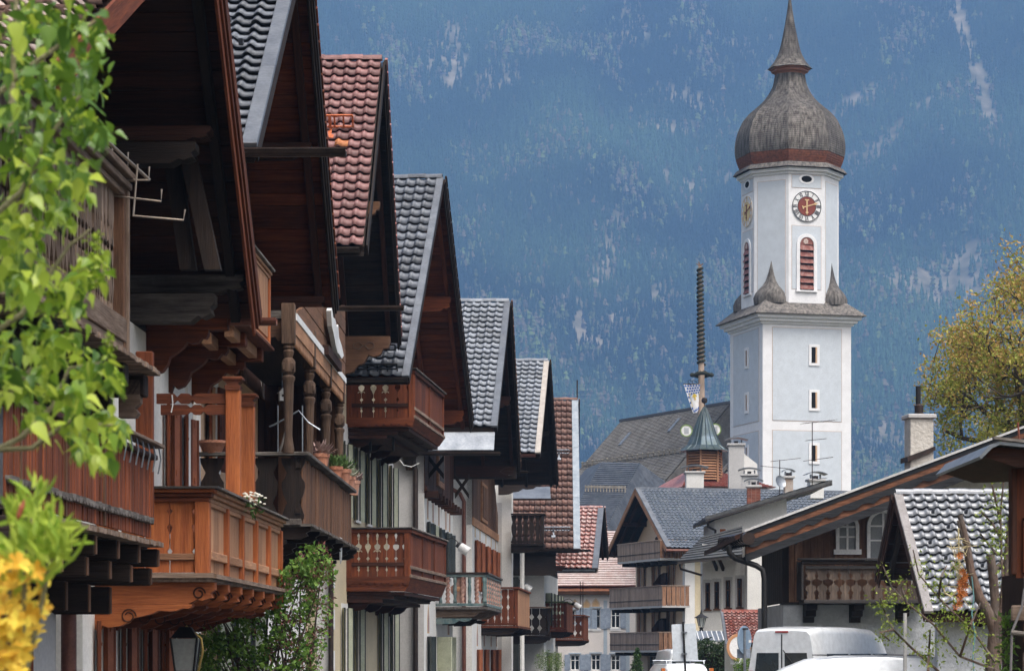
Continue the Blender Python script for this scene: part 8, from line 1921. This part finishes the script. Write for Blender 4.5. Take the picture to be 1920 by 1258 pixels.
inst('disc', MB().lathe([(.01, 0), (.33, 0), (.33, .02), (.01, .02)], 32).mesh('disc', M_white), s2, T(0, 0, 1.6+(HY-1213)*k2) @ Rz(.45) @ Rx(PI/2)); inst('rim', MB().lathe([(.26, .02), (.335, .02), (.335, .03), (.26, .03)], 32, cap=False).mesh('rim', plain('rim_faded_orange', (.50, .25, .12), rough=.6)), s2, T(0, 0, 1.6+(HY-1213)*k2) @ Rz(.45) @ Rx(PI/2))
MB().box(-.19, .19, -.02, .0, 1.6+(HY-1245)*k2, 1.6+(HY-1230)*k2, .008).build('plate', M_white, s2); MB().tube([(.02, .03, 0), (.02, .03, 2.1)], .03, 8).build('pole', M_zinc, s2)
sl_ = empty('street_lamp', (at(1315, HY, 106).x, 106, 0), 0, label='black lantern street lamp before the cream house corner', cat='street lamp'); k3 = 106/F; lz = lambda py: 1.6+(HY-py)*k3
MB().tube([(0, 0, 0), (0, 0, lz(1198)), (0, 0, lz(1183))], [.07, .05, .045], 10).build('post', M_black, sl_); MB().lathe([(.05, 0), (.09, .04), (.06, .10), (.12, .16)], 12, (0, 0, lz(1183))).build('neck', M_black, sl_)
MB().lathe([(.10, lz(1174)), (.18, lz(1157))], 6, cap=False).build('glass', plain('lamp_glass', (.62, .64, .62), rough=.15, spec=.8), sl_); MB().lathe([(.30, 0), (.27, .03), (.14, .10), (.06, .16), (.02, .30), (.005, .34)], 12, (0, 0, lz(1158))).build('cap', M_black, sl_)
for q in range(6): a = q*PI/3; MB().tube([(.10*math.cos(a), .10*math.sin(a), lz(1174)), (.185*math.cos(a), .185*math.sin(a), lz(1157))], .014, 4).build('bar', M_black, sl_)
# ------------------------------------------------------------- vehicles
def loft(rings, mat, name, parent, smooth=True, cap=True):
    n = len(rings[0]); mb = MB(); mb.add([p for r in rings for p in r], [(i*n+k, i*n+(k+1) % n, (i+1)*n+(k+1) % n, (i+1)*n+k) for i in range(len(rings)-1) for k in range(n)]+([tuple(range(n-1, -1, -1)), tuple((len(rings)-1)*n+k for k in range(n))] if cap else []))
    o = mb.build(name, mat, parent, smooth=smooth); return o
def body_ring(y, w, z0, z1, tum=.86, r=.12, shoulder=.55):
    """section across the car at y: half width w, sill z0, roof z1, narrowing above the shoulder"""
    zs = z0+(z1-z0)*shoulder; wt = w*tum; P = [(-w*.96, z0), (-w, z0+.12), (-w, zs)]
    for a in np.linspace(0, PI/2, 6): P.append((-wt+r-r*math.cos(a), z1-r+r*math.sin(a)))
    P += [(-wt*.4, z1+.015), (wt*.4, z1+.015)]
    for a in np.linspace(PI/2, 0, 6): P.append((wt-r+r*math.cos(a), z1-r+r*math.sin(a)))
    P += [(w, zs), (w, z0+.12), (w*.96, z0)]
    return [(x, y, z) for x, z in P]
paint = noisy('car_paint_white', (.70, .73, .76), (.76, .79, .82), (.55, .57, .58), size=1, rough=.28, bump=0, dirt=.25, dirt_scale=.7, spec=.6, coat=.5)
rub = plain('rubber_black', (.015, .015, .016), rough=.7); tail = plain('tail_red', (.35, .02, .015), rough=.2); cglass = noisy('car_glass', (.02, .025, .03), (.04, .05, .055), size=1, rough=.05, bump=0, spec=1.)
def wheels(root, ys, w, r=.32):
    for y in ys:
        for s in (-1, 1):
            t = inst('wheel', MB().lathe([(r*.62, -.1), (r*.97, -.1), (r, -.06), (r, .06), (r*.97, .1), (r*.62, .1)], 24, cap=False).mesh('tyre', rub), root, T(s*(w-.12), y, r) @ Ry(PI/2)); MB().lathe([(.02, -.06), (r*.62, -.07), (r*.62, .07), (.02, .06)], 16).build('rim', M_zinc, t)
# delivery van: rear corner nearest; local y forward, x across
va = math.radians(-50); vp = at(1466, HY, 60.5)
van = empty('delivery_van', (vp.x, vp.y, 0), 0, label='white high-roof delivery van seen from behind beside the chalet', cat='van')
fwd = Vector((math.sin(math.radians(33)), math.cos(math.radians(33)), 0)); van.rotation_euler = (0, 0, -math.radians(33)); van.location = Vector((vp.x, vp.y, 0))
Hv = 1.6+45*60.5/F; wv = .87
rings = [body_ring(y, wv*a, .35, z, .84, .16, .45) for y, a, z in ((0, .985, Hv-.10), (.05, 1, Hv-.05), (.5, 1, Hv), (2.4, 1, Hv+.0), (3.3, 1, Hv-.04), (3.8, .99, Hv-.22), (4.3, .97, Hv-.75), (4.6, .96, 1.15), (5.2, .92, .98), (5.35, .88, .75))]
vb = loft(rings, paint, 'body', van)
MB().box(-.012, .012, -.012, .02, .5, Hv-.16).build('door_gap', rub, van)
for s in (-1, 1):
    gl_ = MB().hexa([(s*.08, -.016, 1.12), (s*.68, -.016, 1.12), (s*.68, .02, 1.12), (s*.08, .02, 1.12), (s*.08, -.016, 1.56), (s*.63, -.016, 1.56), (s*.63, .02, 1.56), (s*.08, .02, 1.56)]).build('rear_window', cglass, van)
    MB().box(s*.79-.05, s*.79+.05, -.03, .05, .75, 1.15).build('tail_light', tail, van)
MB().box(-.16, .16, -.02, .05, Hv-.125, Hv-.09).build('brake_light', tail, van); MB().box(-.8, .8, -.06, .1, .3, .48, .03).build('bumper', rub, van)
MB().hexa([(wv*.995, .6, 1.15), (wv*1.005, .6, 1.15), (wv*1.005, 4.0, 1.15), (wv*.995, 4.0, 1.15), (wv*.955, .6, 1.54), (wv*.965, .6, 1.54), (wv*.965, 3.8, 1.54), (wv*.955, 3.8, 1.54)]).build('side_window', cglass, van)
for y in (1.7, 2.9): MB().hexa([(wv*1.0, y, 1.12), (wv*1.01, y, 1.12), (wv*1.01, y+.09, 1.12), (wv*1.0, y+.09, 1.12), (wv*.955, y, 1.60), (wv*.968, y, 1.60), (wv*.968, y+.09, 1.60), (wv*.955, y+.09, 1.60)]).build('pillar', paint, van)
MB().tube([(.30, -.03, 1.3), (.05, -.04, 1.62)], .012, 5).build('wiper', rub, van); wheels(van, (.9, 4.3), wv)
# white car across the front
cp3 = at(1597, HY, 57.5); car = empty('parked_car', (cp3.x, 57.5, 0), math.radians(88), label='white car in front of the van, only its long roof showing', cat='car')
Hc = 1.6-7.5*57.5/F
rings = [body_ring(y, .88*a, .3, z, .80, .14, .58) for y, a, z in ((-2.45, .86, .85), (-2.35, .95, Hc-.4), (-2.15, .98, Hc-.12), (-1.7, .99, Hc-.04), (-.6, 1, Hc+.0), (.3, 1, Hc-.02), (1.0, .99, Hc-.10), (1.5, .98, Hc-.3), (2.0, .95, .95), (2.25, .86, .7))]
loft(rings, paint, 'body', car)
for s in (-1, 1):
    MB().hexa([(s*.855, -1.7, .98), (s*.87, -1.7, .98), (s*.87, 1.25, .98), (s*.855, 1.25, .98), (s*.775, -1.45, Hc-.34), (s*.792, -1.45, Hc-.34), (s*.792, .95, Hc-.34), (s*.775, .95, Hc-.34)]).build('side_window', cglass, car); MB().box(s*.65-.02, s*.65+.02, -1.6, .8, Hc-.01, Hc+.012).build('roof_strip', rub, car)
MB().hexa([(-.68, 1.35, .98), (.68, 1.35, .98), (.68, 1.3, .98), (-.68, 1.3, .98), (-.6, .98, Hc-.12), (.6, .98, Hc-.12), (.6, .9, Hc-.12), (-.6, .9, Hc-.12)]).build('windscreen', cglass, car); wheels(car, (-1.4, 1.4), .88, .3)
# two cars further down
cpp = at(1292, HY, 100); c2_ = empty('parked_car', (cpp.x, 100, 0), math.radians(8), label='white minivan with dark rear window beyond the estate car', cat='car'); H2 = 1.6+4*100/F
loft([body_ring(y, .85*a, .3, z, .84, .12, .55) for y, a, z in ((0, .95, H2-.15), (.12, 1, H2-.02), (1.2, 1, H2), (2.6, 1, H2-.05), (3.2, .98, 1.1), (4.2, .92, .9))], paint, 'body', c2_); MB().hexa([(-.68, -.02, 1.0), (.68, -.02, 1.0), (.68, .05, 1.0), (-.68, .05, 1.0), (-.60, .0, H2-.16), (.60, .0, H2-.16), (.6, .06, H2-.16), (-.6, .06, H2-.16)]).build('rear_window', cglass, c2_)
for s in (-.35, .2): MB().box(s-.16, s+.16, -.06, .05, .98, 1.16).build('boxes_inside', M_white, c2_)
wheels(c2_, (.7, 3.4), .85, .3)
cpp = at(1290, HY, 86); c3_ = empty('parked_car', (cpp.x, 86, 0), math.radians(10), label='silver-white estate car with roof rails behind the sign board', cat='car'); H3 = 1.6-27*86/F+.05
loft([body_ring(y, .86*a, .28, z, .80, .12, .58) for y, a, z in ((0, .95, .95), (.15, 1, H3-.12), (.5, 1, H3), (2.2, 1, H3-.02), (2.9, .98, .95), (3.9, .92, .82))], paint, 'body', c3_)
MB().hexa([(-.66, .02, .92), (.66, .02, .92), (.66, .08, .92), (-.66, .08, .92), (-.60, .11, H3-.14), (.60, .11, H3-.14), (.60, .2, H3-.14), (-.6, .2, H3-.14)]).build('rear_window', cglass, c3_)
for s in (-1, 1):
    MB().tube([(s*.62, .35, H3+.0), (s*.62, .4, H3+.09), (s*.62, 2.2, H3+.08), (s*.62, 2.3, H3-.02)], .022, 6).build('roof_rail', M_zinc, c3_)
    MB().box(s*.80-.07, s*.80+.05, .0, .12, .85, 1.05).build('tail_light', plain('tail_orange', (.55, .16, .04), rough=.25), c3_)
MB().tube([(-.75, .7, H3+.10), (.75, .7, H3+.10)], .022, 6).build('cross_bar', M_zinc, c3_); MB().tube([(-.75, 1.8, H3+.10), (.75, 1.8, H3+.10)], .022, 6).build('cross_bar', M_zinc, c3_); wheels(c3_, (.8, 3.1), .86, .3)
# ------------------------------------------------------------- timber shed at the right edge
DS = 22.; ks_ = DS/F; hx_ = lambda px: (px-1900)*ks_; zz_ = lambda py: 1.6+(HY-py)*ks_
sh = empty('timber_shed', (at(1900, HY, DS).x, DS, 0), 0, label='tall red-brown timber shed with bent metal roof at the right edge', cat='shed')
MB().prism([(hx_(1812), zz_(866)), (hx_(1832), zz_(844)), (hx_(1850), zz_(838)), (hx_(1930), zz_(846)), (hx_(2010), zz_(860)), (hx_(2010), zz_(866)), (hx_(1930), zz_(852)), (hx_(1850), zz_(844)), (hx_(1836), zz_(850)), (hx_(1816), zz_(870))], 1, -.6, 1.6).build('roof', M_zinc, sh)
MB().prism([(hx_(1830), zz_(850)), (hx_(1842), zz_(846)), (hx_(2000), zz_(860)), (hx_(2000), zz_(880)), (hx_(1885), zz_(884)), (hx_(1830), zz_(866))], 1, -.5, 1.5).build('roof_board', W_dark[0], sh)
MB().hexa([(hx_(1838), -.62, zz_(834)), (hx_(1840), -.5, zz_(834)), (hx_(1990), -.5, zz_(852)), (hx_(1990), -.62, zz_(852)), (hx_(1838), -.62, zz_(829)), (hx_(1840), -.5, zz_(829)), (hx_(1990), -.5, zz_(846)), (hx_(1990), -.62, zz_(846))]).build('ridge_batten', W_silver[0], sh)
MB().box(hx_(1882), hx_(1892), -.35, -.2, zz_(1080), zz_(868), .01).build('post', W_dark[2], sh)
for q in range(5): MB().box(hx_(1893)+q*.105, hx_(1893)+q*.105+.098, -.28, -.25, zz_(1085), zz_(870)).build('plank', W_red[2], sh)
MB().box(hx_(1908), hx_(1990), -.31, -.285, zz_(1070), zz_(980)).build('opening', P_dark_interior, sh); MB().box(hx_(1905), hx_(1909), -.32, -.28, zz_(1075), zz_(975)).build('jamb', W_red[2], sh); MB().box(hx_(1905), hx_(1990), -.32, -.28, zz_(980), zz_(974)).build('lintel', W_red[0], sh)
MB().box(hx_(1912), hx_(2000), -.2, .8, 0, zz_(1075)).build('base', W_dark[2], sh)
for q, (a, b, c_, d_) in enumerate(((1902, 1985, 1082, 1112), (1878, 1935, 1136, 1165), (1900, 1985, 1168, 1205), (1898, 1985, 1222, 1300))):
    MB().box(hx_(a), hx_(b), -.42-.02*q, -.38-.02*q, zz_(d_), zz_(c_), .01).build('plank', W_grey[0] if q != 2 else W_mid[0], sh)
MB().tube([(hx_(1874), -.50, zz_(1186)), (hx_(1905), -.50, zz_(1190))], .022, 8).build('rung', W_silver[0], sh)
for a, b in ((1899, 1876), (1908, 1903)):
    MB().tube([(hx_(a), -.5, zz_(1105)), (hx_(a)-.02, -.5, zz_(1140)), (hx_(b), -.5, zz_(1185)), (hx_(b)-.01, -.5, zz_(1262))], .011, 6).build('rope', plain('rope_grey', (.16, .15, .15), rough=.95), sh)
MB().tube([(hx_(1893), -.45, zz_(845)), (hx_(1889), -.45, zz_(800))], .008, 4).build('rusty_rod', plain('rust', (.22, .06, .03)), sh)
leaf_cloud('ivy', [np.array((hx_(1893)+RNG.gauss(0, .025), .1+RNG.gauss(0, .1), zz_(RNG.uniform(1150, 1262)))) for q in range(260)], .05, lilac_l, sh, seed=6)
